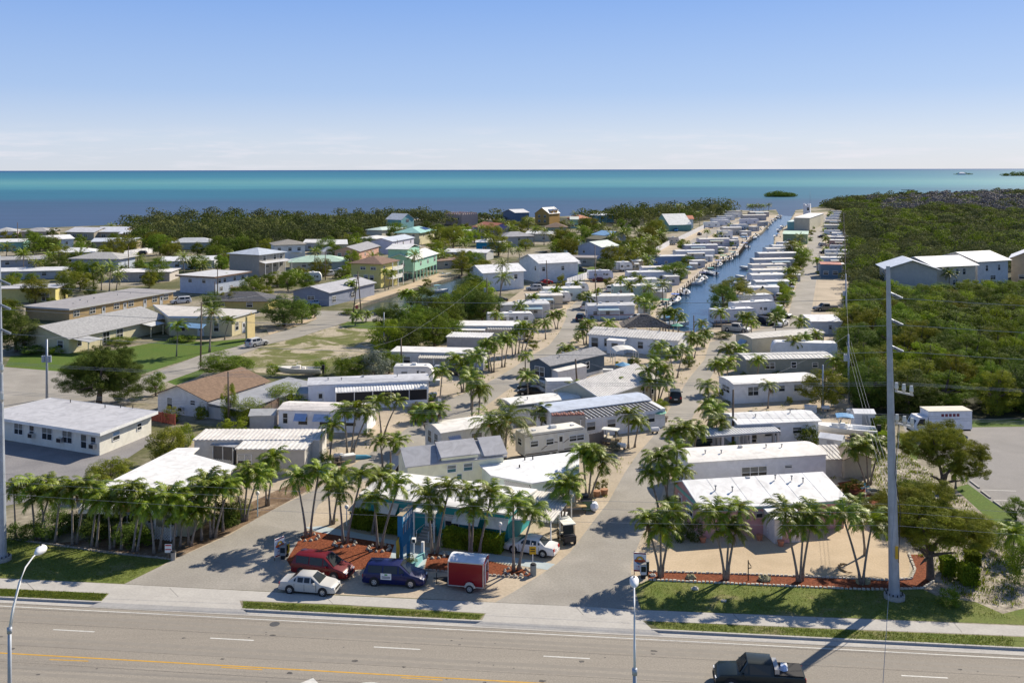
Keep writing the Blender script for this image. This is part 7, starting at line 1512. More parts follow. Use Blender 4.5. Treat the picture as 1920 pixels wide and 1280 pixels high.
for i,(x0,x1,y,k,c)in enumerate(((1535,1583,513,'home',(.5,.52,.56)),(1540,1600,500,'home',None),(1549,1593,491,'rv',None),(1548,1595,483,'rv',None),(1557,1594,474,'rv',(.55,.56,.58)),(1556,1592,464,'home',(.5,.3,.25)),(1554,1592,457,'home',(.4,.4,.44)),(1560,1586,449,'home',None),(1546,1583,443,'rv',None),(1546,1584,434,'home',(.6,.58,.5)),(1547,1580,425,'home',(.5,.48,.5)),(1548,1579,418,'rv',None),(1550,1579,413,'rv',None),(1555,1580,408,'rv',(.6,.62,.64)),(1557,1580,404,'rv',None))):
 row_unit(f"{('white','pale','grey')[i % 3]} trailer at the forest edge of the straight street, {nth(i)} beyond the blue shed",x0,x1,y,3.0 if y>440 else 3.4,k,c,group=GS,dy=.5)
row_unit("white camper beside the sky blue car near the grey blue gable house",562,592,569,3.0,'rv',(.68,.68,.70));row_unit("white motorhome near the mint hip roof",570,603,530,3.1,'rv',(.68,.68,.66))
simple("cargo_crate","dark brown skip container in front of the mansard block","container",455,554,lambda q:(q.box(-3,3,-1.2,1.2,.2,2.2,pm((.07,.06,.06))),q.box(-3.05,3.05,-1.25,1.25,2.2,2.3,wood)),.1)
simple("white_tarp_tent","small grey white tarp hut behind the brown post by the yellow cottage","tent",752,882,lambda q:(q.thick([[(-1.6,-1.2,.1),(0,-1.2,2.2),(0,1.4,2.2),(-1.6,1.4,.1)],[(0,-1.2,2.2),(1.6,-1.2,.1),(1.6,1.4,.1),(0,1.4,2.2)]],.05,pm((.50,.52,.55),'roof')),q.poly([(-1.5,-1.1,.1),(1.5,-1.1,.1),(0,-1.1,2.1)],dark)),.5)
simple("skylight_tent","small black mesh gable tent between the cottage and lattice home","tent",879,897,lambda q:(q.thick([[(-1.7,-1,2.1),(0,-1,3.0),(0,1.2,3.0),(-1.7,1.2,2.1)],[(0,-1,3.0),(1.7,-1,2.1),(1.7,1.2,2.1),(0,1.2,3.0)]],.04,dark),[q.thick([[(x,-1.02,2.12+.9*(1-abs(x)/1.7)),(x+.08,-1.02,2.12+.9*(1-abs(x+.08)/1.7)),(x+.08,1.22,2.16+.9*(1-abs(x+.08)/1.7)),(x,1.22,2.16+.9*(1-abs(x)/1.7))]],.05,steel)for x in(-1.2,-.4,.4,1.2)],[q.box(x-.05,x+.05,-.95,-.85,0,2.1,dark)for x in(-1.6,1.5)]))
simple("red_tiles_stack","stack of rusty red roof tiles on the roof behind the beige trailer","tiles",1067,822,lambda q:[q.box(-2.2+i*.3,-2.2+i*.3+.22,-.5,.5,3.0,3.15+.05*(i%3),pm((.30,.12,.08)))for i in range(14)]+[q.box(-2.2,2.0,-.5,.5,0,3.0,pm((.4,.38,.35)))],.1)

# small things standing about between the homes
def chair_(q):m=pm(random.choice([(.7,.7,.7),(.1,.3,.5),(.55,.4,.25)]));q.box(-.28,.28,-.28,.28,.36,.42,m);q.box(-.28,.28,.24,.3,.42,.95,m);[q.box(x-.03,x+.03,y-.03,y+.03,0,.38,m)for x in(-.24,.24)for y in(-.24,.24)]
def box_(q):m=pm(random.choice([(.6,.6,.58),(.45,.42,.36),(.25,.32,.38)]));q.box(-.8,.8,-.45,.45,0,.8,m);q.box(-.85,.85,-.5,.5,.8,.9,pm((.7,.7,.68)))
def table_(q):q.box(-.9,.9,-.4,.4,.7,.76,wood);q.box(-.9,.9,-.75,-.5,.42,.47,wood);q.box(-.9,.9,.5,.75,.42,.47,wood);[q.box(x-.05,x+.05,-.7,.7,.3,.4,wood)or q.box(x-.05,x+.05,-.1,.1,0,.7,wood)for x in(-.7,.7)]
def shed_(q):m=pm(random.choice([(.62,.62,.6),(.5,.48,.42),(.66,.66,.68)]));q.box(-1.3,1.3,-1.,1.,0,2.,m);q.thick([[(-1.4,-1.1,2.),(1.4,-1.1,2.),(1.4,0,2.4),(-1.4,0,2.4)],[(-1.4,0,2.4),(1.4,0,2.4),(1.4,1.1,2.),(-1.4,1.1,2.)]],.06,pm((.7,.7,.7)));q.box(-.4,.4,-1.02,-1.,.05,1.8,pm((.45,.45,.45)))
def kayak_(q):m=pm(random.choice([(.6,.4,.02),(.5,.08,.03),(.1,.35,.5)]));q.tube([(-1.8,0,.2),(-1.2,0,.2),(0,0,.2),(1.2,0,.2),(1.8,0,.2)],[.03,.25,.32,.25,.03],8,m)
def tank_(q):m=pm((.7,.7,.7));q.tube([(-.6,0,.5),(-.5,0,.5),(.5,0,.5),(.6,0,.5)],[.12,.3,.3,.12],10,m);q.box(-.35,-.25,-.2,.2,0,.3,dark);q.box(.25,.35,-.2,.2,0,.3,dark)
def umb_(q):c=pm(random.choice([(.1,.3,.5),(.55,.5,.4),(.1,.35,.25)]));q.tube([(0,0,0),(0,0,2.3)],.03,6,trimw);q.tube([(0,0,1.95),(0,0,2.45)],[1.3,.02],8,c,False);q.tube([(0,0,0),(0,0,.1)],.25,10,dark)
KD={'patio_chair':(chair_,'chair'),'storage_box':(box_,'box'),'picnic_table':(table_,'table'),'small_shed':(shed_,'shed'),'kayak':(kayak_,'kayak'),'gas_tank':(tank_,'tank'),'parasol':(umb_,'parasol')}
def scatter(where,spots,kinds):
 for i,(x,y)in enumerate(sorted(spots)):
  k=kinds[i%len(kinds)];f,c=KD[k];simple(k,f"{k.replace('_',' ')} {where}, {nth(i)} item from left",c,x,y,f,random.uniform(-.6,.6),"odds and ends "+where)
scatter("by the blue awning home's drive",[(600,868),(606,880),(622,872),(634,862),(642,870),(652,866),(612,890),(668,860)],['patio_chair','storage_box','kayak','picnic_table','gas_tank'])
scatter("round the office carport",[(1046,978),(1050,956),(1062,950),(1030,974),(1086,944),(1070,935)],['patio_chair','storage_box','patio_chair'])
scatter("between the fluted porch home and its neighbour",[(560,768),(575,766),(612,778),(640,786),(700,776),(812,745),(822,760),(815,722)],['storage_box','patio_chair','gas_tank'])
scatter("in the middle of the park",[(1140,702),(1150,712),(1168,706),(1190,703),(1206,700),(1215,692),(1238,700),(1100,700),(1080,760),(1096,772),(1110,790),(1012,780),(1232,800),(1240,790),(1228,812),(1142,838),(1166,842)],['storage_box','picnic_table','patio_chair','gas_tank','parasol'])
scatter("behind the seamed roof home",[(1560,800),(1608,812),(1618,800),(1640,820),(1548,770),(1562,762),(1520,772),(1600,780),(1560,850),(1610,840)],['storage_box','gas_tank','kayak','small_shed','patio_chair'])
scatter("on the canal end dock",[(1270,628),(1283,634),(1290,628),(1296,640),(1310,632),(1321,626),(1330,632),(1262,634),(1180,622),(1200,628)],['picnic_table','patio_chair','kayak','parasol','storage_box'])
bank=[(1208,590),(1222,575),(1238,560),(1236,548),(1246,541),(1258,534),(1268,528),(1280,520),(1292,512),(1300,505),(1312,500),(1322,494),(1330,490),(1342,484),(1352,480),(1358,474),(1366,468),(1376,468),(1384,462),(1378,454),(1392,452),(1396,446),(1402,441)]
scatter("along the left canal bank",bank,['small_shed','patio_chair','parasol','small_shed','picnic_table','storage_box'])
scatter("along the right canal bank",[(1342,600),(1395,568),(1400,556),(1404,545),(1403,533),(1407,520),(1409,510),(1412,498),(1430,486),(1442,478),(1452,468),(1462,462)],['small_shed','parasol','storage_box','kayak'])
scatter("at the street side of the right bank trailers",[(1462,572),(1484,552),(1486,541),(1478,533),(1492,527),(1482,518),(1495,505),(1498,488),(1495,478)],['storage_box','gas_tank','small_shed'])
for i,(x,y,w_)in enumerate(((1228,560,22),(1240,548,20),(1250,535,24),(1270,523,20),(1300,503,22),(1345,476,16),(1372,462,14),(1395,443,14),(1412,434,12),(1428,424,12))):
 house("shelter",f"flat roofed canal shelter on the left bank, {nth(i)} counted from the near end","shelter",(x,y),(x+w_,y-.6),3.5,2.5,'flat',0,.2,(.5,.5,.5),(.70,.70,.68),wins=[('f',(.5,),.9,1.,.8)],group="canal shelters")
for i,(x,y)in enumerate(((1232,470),(1243,465),(1262,468),(1272,474),(1289,458),(1300,452),(1310,446))):
 pass
for i,((xa,ya),(xb,yb))in enumerate(((canal_l[11],canal_l[10]),(canal_l[10],canal_l[9]),(canal_l[9],canal_l[8]),(canal_l[8],canal_l[7]),(canal_l[7],canal_l[6]),(canal_l[6],canal_l[5]),(canal_l[5],canal_l[4]),(canal_l[4],canal_l[3]))):
 a,b_=G(xa,ya),G(xb,yb);d=b_-a;q=MB();n_=max(2,int(d.length/4));u=d.normalized();v=Vector((-u.y,u.x,0));v=v if v.x>0 else-v
 q.thick([[Vector((0,0,.14))-v*1.2,d+Vector((0,0,.14))-v*1.2,d+Vector((0,0,.14))+v*.5,Vector((0,0,.14))+v*.5][::-1]],.1,pm((.42,.36,.29)))
 for j in range(n_+1):c=d*j/n_+v*.55;q.tube([c+Vector((0,0,-1.2)),c+Vector((0,0,1.1))],.13,6,wood)
 o=q.obj("dock");o.location=a;tag(o,f"weathered wooden dock with posts on the left bank, {nth(i)} section from the near end","dock","docks on the left bank")
# thatched tiki roof, canopy gazebo
g=G(1208,622);root=thing("thatched_hut","dark thatched tiki roof behind the ribbed roof home","tiki hut",g)
q=MB();tm=mat("thatch",(.27,.235,.20),1,.35,3,bump=.8,bscale=9);W2,D2=5.0,3.2
for lay in range(5):
 s0,s1=1-lay*.17,1-(lay+1)*.17;z0,z1=1.5+lay*.42,1.5+(lay+1)*.42+.12
 c0=[(-W2*s0,-D2*s0),(W2*s0,-D2*s0),(W2*s0,D2*s0),(-W2*s0,D2*s0)];c1=[(-W2*s1*.9,-D2*s1),(W2*s1*.9,-D2*s1),(W2*s1*.9,D2*s1),(-W2*s1*.9,D2*s1)]
 q.thick([[(*c0[i],z0),(*c0[(i+1)%4],z0),(*c1[(i+1)%4],z1),(*c1[i],z1)]for i in range(4)],.1,tm)
q.thick([[(-W2*.15,-D2*.15,3.75),(W2*.15,-D2*.15,3.75),(W2*.15,D2*.15,3.75),(-W2*.15,D2*.15,3.75)]],.1,tm);q.obj("roof",root)
for x in(-4,4):
 for y in(-2,2):q=MB();q.tube([(x*.9,y,0),(x*.9,y,1.9)],.12,8,wood);q.obj("post",root)
g=G(1430,566);root=thing("gazebo","tan striped canopy gazebo with dark finial among the right bank trailers","gazebo",g);q=MB();a1,a2=pm((.50,.40,.18)),pm((.60,.46,.22))
for i in range(4):
 t0,t1=i*math.pi/2+math.pi/4,(i+1)*math.pi/2+math.pi/4;q.thick([[(3.2*math.cos(t0),3.2*math.sin(t0),2.3),(3.2*math.cos(t1),3.2*math.sin(t1),2.3),(0,0,3.8)]],.06,(a1,a2)[i%2])
q.tube([(0,0,3.7),(0,0,4.1)],[.4,.1],8,dark);q.obj("canopy",root)
for i in range(4):t0=i*math.pi/2+math.pi/4;q=MB();q.tube([(3*math.cos(t0),3*math.sin(t0),0),(3*math.cos(t0),3*math.sin(t0),2.3)],.06,6,dark);q.obj("post",root)

# ------------------------------------------------------------------ boats
GB="boats moored along the canal"
BX=[(1257,570,.9),(1283,550,1.5),(1311,529,1.1),(1330,514,1.9),(1347,499,1.2),(1374,482,.8),(1396,464,1.7),(1413,448,1.0),(1434,429,1.6),(1447,417,1.2),(1458,409,1.7)]
for i,(x,y,a)in enumerate(BX):boat(f"{('white', 'pale', 'open white')[i % 3]} boat tied to the left canal bank, {nth(i)} from near end",x,y,a,8.6,random.choice([None,None,(.1,.2,.5),(.6,.6,.6),(.05,.3,.3)]),group="boats tied to the left bank")
BL=[(1248,577,1.1,(.02,.40,.26),"green canopy boat nearest the canal end on the left bank"),(1267,566,1.2,(.12,.22,.62),"white boat with small blue canopy next to the green canopy boat"),(1305,534,.3,None,"small pale dinghy by the left bank posts"),(1317,523,1.5,(.05,.08,.25),"large white boat with dark console under the left bank dock"),
   (1356,489,1.4,(.02,.35,.22),"boat with green canopy half way up the left bank, left of two"),(1366,487,1.4,None,"open white boat half way up the left bank, right of two"),(1378,478,1.3,None,"white boat at the left bank just past the green canopy"),(1382,469,1.3,None,"white and dark boat beside the turquoise dock"),(1392,459,1.3,None,"dark hulled boat below the blue canopy boat"),(1400,452,1.3,(.02,.22,.60),"boat with bright blue canopy on the left bank"),
   (1417,443,1.4,None,"dark white boat past the blue canopy one on the left bank"),(1426,433,1.4,None,"white boat fourth from the canal mouth on the left bank"),(1442,421,1.4,(.3,.32,.36),"grey canopied boat third from the canal mouth on the left bank"),(1452,413,1.4,None,"white boat second from the canal mouth on the left bank"),(1462,406,1.4,None,"dark boat at the canal mouth on the left bank"),
   (1441,471,1.7,(.05,.05,.06),"dark boat with black canopy on the right bank"),(1402,523,2.6,None,"white boat with outboard by the right bank trailers, nearest one"),(1409,505,2.8,None,"white skiff stern by the right bank trailers, second one"),(1398,536,2.9,(.6,.6,.65),"white boat with pale canopy peeping over the round canal tree"),(1457,446,1.6,(.03,.2,.55),"boat with blue canopy by the green metal building"),(1462,434,1.6,(.05,.1,.3),"dark blue canopied boat left of the tall beige block"),(1468,427,1.6,None,"white boat at the turquoise dock building"),
   (1258,612,.1,(.10,.35,.62),"boat with light blue cover at the canal end dock"),(1240,600,.5,None,"white boat hoisted beside the thatched roof")]
for x,y,a,c,lab in BL:boat(lab,x,y,a,4.5 if 'dinghy' in lab else 8.2 if y>500 else 9.5,c,group=GB,hull=(.7,.7,.68)if 'dark hull' not in lab else(.1,.12,.2))
boat("white motor yacht with tall top on the side canal, right one",1107,445,1.2,10,(.72,.72,.72),group="boats on the side canal");boat("white fishing boat on the side canal, left one",1080,455,1.2,9,None,group="boats on the side canal")
boat("small boat under turquoise cover in the side canal beneath trees",822,549,.4,6,(.2,.45,.52),group="boats on the side canal")
boat("white boat at the far side of the side canal by the steps",830,518,.2,6,None,group="boats on the side canal")
# powerboat on its trailer
g=G(1580,822);root=thing("boat_on_trailer","white powerboat with blue top on a road trailer behind the bright seamed roof home","boat",(g.x,g.y,.75),math.pi-.25);boat(None,0,0,0,8.0,(.12,.34,.62),root=root)
q=MB();q.box(-3.5,4.8,-.7,-.6,-.35,-.25,steel);q.box(-3.5,4.8,.6,.7,-.35,-.25,steel);q.box(-2.0,-1.9,-.9,.9,-.5,-.4,steel);q.obj("trailer_frame",root)
for x in(-2.1,-1.2):
 for y in(-.95,.95):wheel(root,x,y,.36).location.z=-.39
g=G(560,704);root=thing("old_boat","old white and red runabout lying in the bushes by the vacant lot","boat",(g.x,g.y,.5),math.pi);boat(None,0,0,0,7.5,None,root=root,hull=(.6,.58,.54))
boat("small dark motorboat out on the bay right of the mangrove islet",1703,357,0,20,None,hull=(.03,.05,.07),group=None,cons=True)
boat("tiny white boat near the horizon on the left",518,321.6,0,60,None,hull=(.8,.8,.8),group=None,cons=True)

# box truck in the right lot
a=G(1742,819);root=thing("box_truck","white box truck parked at the edge of the forest behind the fig tree","truck",(a.x,a.y,0),.05);wt=pm((.70,.70,.72))
q=MB();q.box(0,5.6,0,2.4,.9,3.2,wt);q.obj("cargo_box",root);q=MB();q.box(-.05,5.65,-.05,2.45,3.2,3.28,pm((.62,.58,.48)));q.obj("box_roof",root)
q=MB();q.thick([[(-1.9,0,.6),(-.15,0,.6),(-.15,0,2.5),(-1.3,0,2.5),(-1.9,0,1.5)]],2.1,wt,(0,1,0));q.box(-2.0,-.1,.1,2.,.45,.7,dark);q.obj("cab",root)
q=MB();q.thick([[(-1.88,.15,1.58),(-1.33,.15,2.42),(-1.33,1.95,2.42),(-1.88,1.95,1.58)][::-1]],.03,glass,(1,0,0));q.thick([[(-1.6,-.01,1.5),(-.5,-.01,1.5),(-.5,-.01,2.3),(-1.15,-.01,2.3)]],.02,glass,(0,1,0));q.obj("windows",root)
q=MB()
for i in range(5):q.box(1.6+i*.5,1.95+i*.5,-.012,0,2.55,2.9,pm((.2,.03,.05)))
q.box(1.6,4.0,-.012,0,2.2,2.26,pm((.3,.35,.5)));q.obj("lettering",root);q=MB();q.box(0,5.6,.3,2.1,.6,.9,dark);q.obj("chassis",root)
for x in(-1.2,3.9):
 for y in(.15,2.25):wheel(root,x,y,.42)

# islands far out
def island(label,px,py,wpx,hpx,n):
 g=G(px,py,-.8);s=g.y/FPX;W2,H2=wpx*s/2,hpx*s;q=MB()
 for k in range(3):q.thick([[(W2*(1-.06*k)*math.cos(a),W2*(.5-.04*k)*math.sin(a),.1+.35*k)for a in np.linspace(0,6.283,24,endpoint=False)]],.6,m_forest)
 o=q.obj("island_ground");o.location=(g.x,g.y,-.8);tag(o,kind='structure')
 C,U,V=[],[],[]
 for i in range(n):
  a,r_=random.uniform(0,6.28),random.random()**.5;x,y=W2*.95*r_*math.cos(a),W2*.5*r_*math.sin(a);h=H2*(1-.55*r_**2)*random.uniform(.7,1.1);k=60
  d=rand_dirs(k);c=np.array([x,y,h*.55])+d*np.array([H2*.5,H2*.5,h*.48]);nn=rand_dirs(k);t_=np.cross(nn,rand_dirs(k));t_ /= np.linalg.norm(t_,axis=1,keepdims=True)
  C.append(c);U.append(t_*H2*.08);V.append(np.cross(nn,t_)*H2*.07)
 o=link(quad_mesh("islet_trees",np.concatenate(C).astype(np.float32),np.concatenate(U).astype(np.float32),np.concatenate(V).astype(np.float32),[leafd]),"islet_mangroves",None,(g.x,g.y,-.6));tag(o,label,"mangroves",kind='stuff')
island("dark mangroves covering the small islet in front of the canal mouth",1463,369,58,11,60)
island("low trees on the tiny far islet near the horizon",1806,327.5,34,4,25);island("trees on the far shore at the right edge near the horizon",1915,330,80,8,50)
simple("islet_house","white roofed house on the tiny far islet","house",1803,328,lambda q:(q.box(-18,18,-8,8,0,8,pm(WHITE)),q.thick([[(-20,-10,8),(20,-10,8),(8,0,15),(-8,0,15)],[(8,0,15),(-8,0,15),(-20,10,8),(20,10,8)][::-1]],.5,pm(RW))))

# ------------------------------------------------------------------ palms, near ones from their feet and crowns
palms("at the far left end of the left palm row",[(66,1010,56,917),(74,1010,93,917)])
palms("by the dark hedge, second cluster of the left palm row",[(136,1021,133,928),(144,1019,162,917)])
palms("before the brown valance in the left palm row",[(207,1030,201,942),(212,1028,243,928)])
palms("at the lattice porch corner of the left palm row",[(289,1037,280,953),(300,1032,313,939)])
palms("beside the left entrance road where the palm row turns",[(354,1021,345,935),(359,1023,371,968)])
palms("on the road edge of the left palm row",[(395,1007,388,913),(399,1005,406,921),(404,1007,428,913)])
palms("left of the pale blue globe lamp",[(454.5,976,442,913),(458,976,463,892),(462,976,481,899)])
palms("right of the pale blue globe lamp",[(499.5,947.6,496,885),(503,947.6,512,867)])
palms("filling the gaps of the left palm row",[(30,1009,24,925),(104,1016,112,930),(172,1024,181,932),(182,1025,186,950),(250,1033,262,938),(258,1033,270,955),(228,1029,224,952),(325,1030,332,950),(418,996,416,922),(338,1024,342,960),(88,1012,76,940),(378,1012,376,925)])
palms("at the left corner of the red mulch bed",[(574,1007,557,906),(582,1005,595,892)])
palms("behind the left end of the red mulch bed",[(620,983,613,910),(625,982,638,899)])
palms("in the middle of the red mulch bed",[(643.5,1017.6,634,928),(650.7,1017.6,676,899)])
palms("in the red mulch bed next to the blue pylon sign",[(708,1026.6,701,942),(715,1026.6,744,917)])
palms("against the teal office wall behind the left hedge",[(699,1000,713,902)])
palms("at the second mulch bed before the office steps",[(810,1037,801,942),(819.6,1037,839,924)])
palms("behind the red trailer",[(880.7,1040,878,928),(884,1040,887,964),(898.6,1039,920,935)])
palms("at the mulch bed tip before the white sedan",[(963,1070,961,953),(972,1068,997,969)])
palms("beside the golf cart and the office carport",[(1051,989,1055,920),(1055,989,1068,911)])
palms("on the street behind the yellow cottage post",[(717.5,877.5,713,834),(738,872,744,834)])
palms("at the right end of the white lattice home",[(1099,931,1093,866),(1104,933,1111,854),(1108,933,1129,872)])
palms("in the thick clump beside the long white home",[(1235,958,1219,899),(1248,956,1252,892),(1255,953,1234,867),(1264,953,1268,852),(1266,951,1278,895)])
palms("behind the right entrance sign",[(1237,1080.5,1212,982),(1239,1082,1237,1002),(1241,1080.5,1262,971)])
palms("in the roadside bed, left clump before the pink house",[(1359,1086,1336,971),(1362,1086,1365,1002),(1364,1086,1385,964)])
palms("in the roadside bed, right clump before the pink entry",[(1496,1089.5,1470,974),(1500.6,1089.5,1504,996),(1504,1088,1521,974)])
palms("in the mulch bed just left of the steel pole",[(1614,1095,1580,974),(1618,1095,1632,989)]);palms("behind the mulch bed close to the pink house corner",[(1622,1040,1612,958)])
palms("by the tan garden shed",[(1623,908,1601,851),(1628,910,1623,846),(1632,908,1648,842)])
palms("at the street edge by the striped carport",[(1278,862,1262,820),(1284,862,1280,812),(1300,858,1305,815)])
palms("in the thick clump right of the middle main street",[(1330,800,1326,730),(1332,800,1333,762),(1327,798,1331,775)])
palms("at the street end of the plain white bow roof home",[(1355,733,1343,690),(1358,731,1366,686)])
palms("at the street end of the grey green home",[(1378,684,1364,661),(1383,684,1384,662)])
palms("by the street corner near the long fifth wheel caravan",[(1394,648,1392,600),(1397,648,1402,600)])
palms("behind the white caravan with grey swooshes",[(1508,668,1507,640),(1530,664,1529,633)])
palms("next to the white sedan at the crossing",[(1454,626,1454,602)]);palms("with yellowing fronds at the end of the straight street",[(1500,640,1500,610)])
palms("before the caravan deck at the canal end",[(1354,622,1350,592),(1410,640,1408,612)])
palms("at the canal end behind the ribbed roof home",[(1298,671,1295,640),(1316,650,1315,612),(1302,671,1308,643),(1321,650,1322,630)])
palms("on the sand at the near end of the canal",[(1248,622,1246,592),(1254,622,1256,590),(1262,622,1264,592),(1272,622,1276,600)])
palms("at the right end of the ribbed roof home",[(1262,708,1256,668),(1270,708,1280,664)])
palms("before the right end of the corrugated gable house",[(1220,752,1214,703),(1228,752,1230,690),(1234,752,1244,698),(1222,758,1218,725),(1236,756,1246,722)])
palms("before the striped awning home, beside the agave",[(1178,840,1178,785),(1190,838,1196,800)])
palms("at the left end of the ribbed roof home",[(1095,646,1090,622),(1099,645,1101,610)])
palms("at the left side of the street bend below the trailers",[(1042,617,1036,596),(1045,617,1048,592)]);palms("left of the street bend among shrubs",[(1023,636,1021,610)])
palms("along the left street beside the white double home",[(922,698,912,648),(926,698,927,650),(941,688,941,640),(946,688,952,644),(961,668,958,634),(966,665,970,625),(972,663,978,616),(978,662,986,619),(984,661,996,622)])
palms("on the left street before the awning porch home",[(884,767,880,708),(885,768,893,674),(899,754,901,735)])
palms("close behind the motorhome",[(866,735,854,678),(869,735,868,690),(874,733,884,676)]);palms("in front of the motorhome on the sand",[(825,755,828,704)])
palms("standing alone by the awning porch home",[(917,696,913,652)])
palms("by the street in front of the low white trailer home",[(885,788,883,719),(897,786,900,737)])
palms("on the sand before the fluted porch home, thin pair",[(715,815,708,760),(721,814,743,758)])
palms("by the blue awning home",[(651,852,645,777),(659,852,666,773),(662,851,688,778)]);palms("at the end of the ribbed roof lean-to",[(618,866,623,808)])
palms("left of the white bow roofed home",[(805,836,790,784),(808,838,806,776),(813,834,823,773)])
palms("far along the church lawn",[(331,668,333,614)]);palms("before the chapel wing",[(421,637,428,603)])
palms("small ones at the vacant lot edge",[(666,610,668,596),(686,603,688,592),(735,607,735,592)])
palms("on the bank of the side canal",[(766,584,758,556),(769,584,768,554),(783,577,778,556),(786,575,792,548)])
palms("before the yellow three storey house",[(722,545,720,513),(728,543,734,515)])
palms("on the terrace of the grey blue gable house",[(631,556,629,536),(641,553,644,536),(653,562,658,537)])
palms("at the far trailer lot",[(1326,450,1325,437),(1341,452,1341,445),(1347,450,1350,441),(1369,432,1369,425)])
palms("by the fence corner with yellow flowers",[(1164,568,1164,530)]);palms("near the blue sided long trailer",[(1100,578,1098,560),(1107,577,1110,563)])
palms("beside the trailers with red windows on the right bank",[(1498,497,1497,472),(1503,492,1506,478)]);palms("between the right bank trailers and the straight street",[(1478,528,1477,512),(1484,528,1489,512),(1480,545,1482,533)])
palms("before the blue shed at the forest edge",[(1532,512,1532,494)]);palms("on the forest side of the straight street",[(1548,478,1548,470),(1548,463,1548,452),(1552,415,1553,406),(1556,412,1557,402)])
palms("in the yards of the middle block",[(1082,764,1080,735),(1014,808,1016,775),(985,700,984,672),(1060,690,1062,662),(1140,640,1141,612),(1208,600,1208,572),(1236,690,1238,655),(1148,760,1150,728),(990,745,988,712)])
palms("between the homes right of the main street",[(1352,840,1350,800),(1440,765,1441,730),(1420,712,1422,682),(1560,715,1562,684),(1490,672,1490,646),(1345,815,1340,775)])
palms("among the trailers left of the street bend",[(975,600,975,578),(1000,584,1000,562),(930,618,930,594),(1080,556,1080,536),(1040,570,1042,550),(1120,572,1120,552),(1196,588,1196,566),(1180,560,1180,540),(1200,545,1200,528)])
palms("left of the home with silver tree",[(640,700,640,690)])
palms("behind the clipped bushes at the right edge",[(1898,1045,1900,1012)]);palms("low green palm behind the fig tree",[(1792,915,1790,890)])
# coconut palms
C_=[("bigger of the two coconut palms with orange nuts beside the beige travel trailer",946,862,951,788),("smaller of the two coconut palms beside the beige travel trailer",930,860,918,793),
   ("tall coconut palm with white painted trunk before the chapel wing",393,660,397,583),("coconut palm beside the mint green stilt house",776,529,777,479),("coconut palm in front of the tall grey house and mint hip roof",590,508,590,471),
   ("coconut palm between trailers and boats on the left bank",1243,572,1242,535),("left of two leaning coconut palms by the side canal",952,500,953,466),("right of two leaning coconut palms by the side canal",975,495,972,470),("coconut palm leaning over the white house behind the round bushes",938,560,942,497),("lower coconut palm leaning over the white house behind the round bushes",936,565,944,520),
   ("tall coconut palm left of the brown hip roof",1001,462,1003,430),("coconut palm in front of the slate blue shore house",990,445,992,415),("tall coconut palm right of the teal walled house",1068,455,1070,420),("coconut palm on the shoreline left of the terracotta roof",1077,425,1078,402),("dense coconut palm below the light blue shore house",1128,450,1128,425),("second dense coconut palm right of the light blue shore house",1157,452,1155,426),
   ("tall coconut palm rising out of the shoreline woods near the A frame",1274,425,1274,388),("coconut palm with yellowing fronds right of the red tile roof",1312,432,1312,402),("coconut palm at the end of the canal point",1441,400,1441,386),("left coconut palm among the far left roofs",44,508,44,475),("lower coconut palm among the far left roofs",66,520,68,492),("coconut palm on the left shoreline over white roofs",208,446,208,423),
   ("coconut palm by the grey roof at the left bank end",1216,565,1216,540),("coconut palm above the blue sided trailer",1213,510,1214,487),("big coconut palm beside the condominiums",1780,545,1779,515),("coconut palm on the right bank by the green metal building",1501,480,1500,447),("coconut palm with yellow fronds on the right bank",1497,490,1498,463),
   ("coconut palm among trees right of the bright blue roof",1195,470,1196,435),("second coconut palm among trees right of the bright blue roof",1210,475,1212,445),("coconut palm left of the blue pickup",1250,450,1245,435),("coconut palm near the purple house",940,438,941,415),("coconut palm before the bright blue house, left",912,470,914,445),("fan shaped coconut palm among the left bungalows",345,512,343,482),("coconut palm behind the white motorhome lot",555,535,556,518),("yellow green coconut palm by the long white low roof",190,545,190,508),("taller yellow green coconut palm by the long white low roof",205,548,207,500),("third yellow green coconut palm by the long white low roof",218,545,222,516)]
for lab,bx,by,tx,ty in C_:palm(lab,bx,by,tx,ty,'coco',group="coconut palms",scale=.85 if by>600 else .8)
for i,x in enumerate((1405,1411,1417,1424,1431)):palm(f"{nth(i)} from left of the dark coconut palms along the breakwater point at the canal mouth",x,400,x,388,'coco',group="palms on the point",scale=.8)
# palm foot rings and red mulch stones
for i,(x,y,lab)in enumerate(((578,1008,"at the left corner pair of the mulch bed"),(647,1019,"under the middle pair of the mulch bed"),(711,1028,"under the pair next to the pylon sign"),(815,1040,"under the pair before the office steps"),(968,1072,"under the pair before the white sedan"))):
 rock_ring("pale stone ring round the palms "+lab,x,y,1.0,dy=.8)

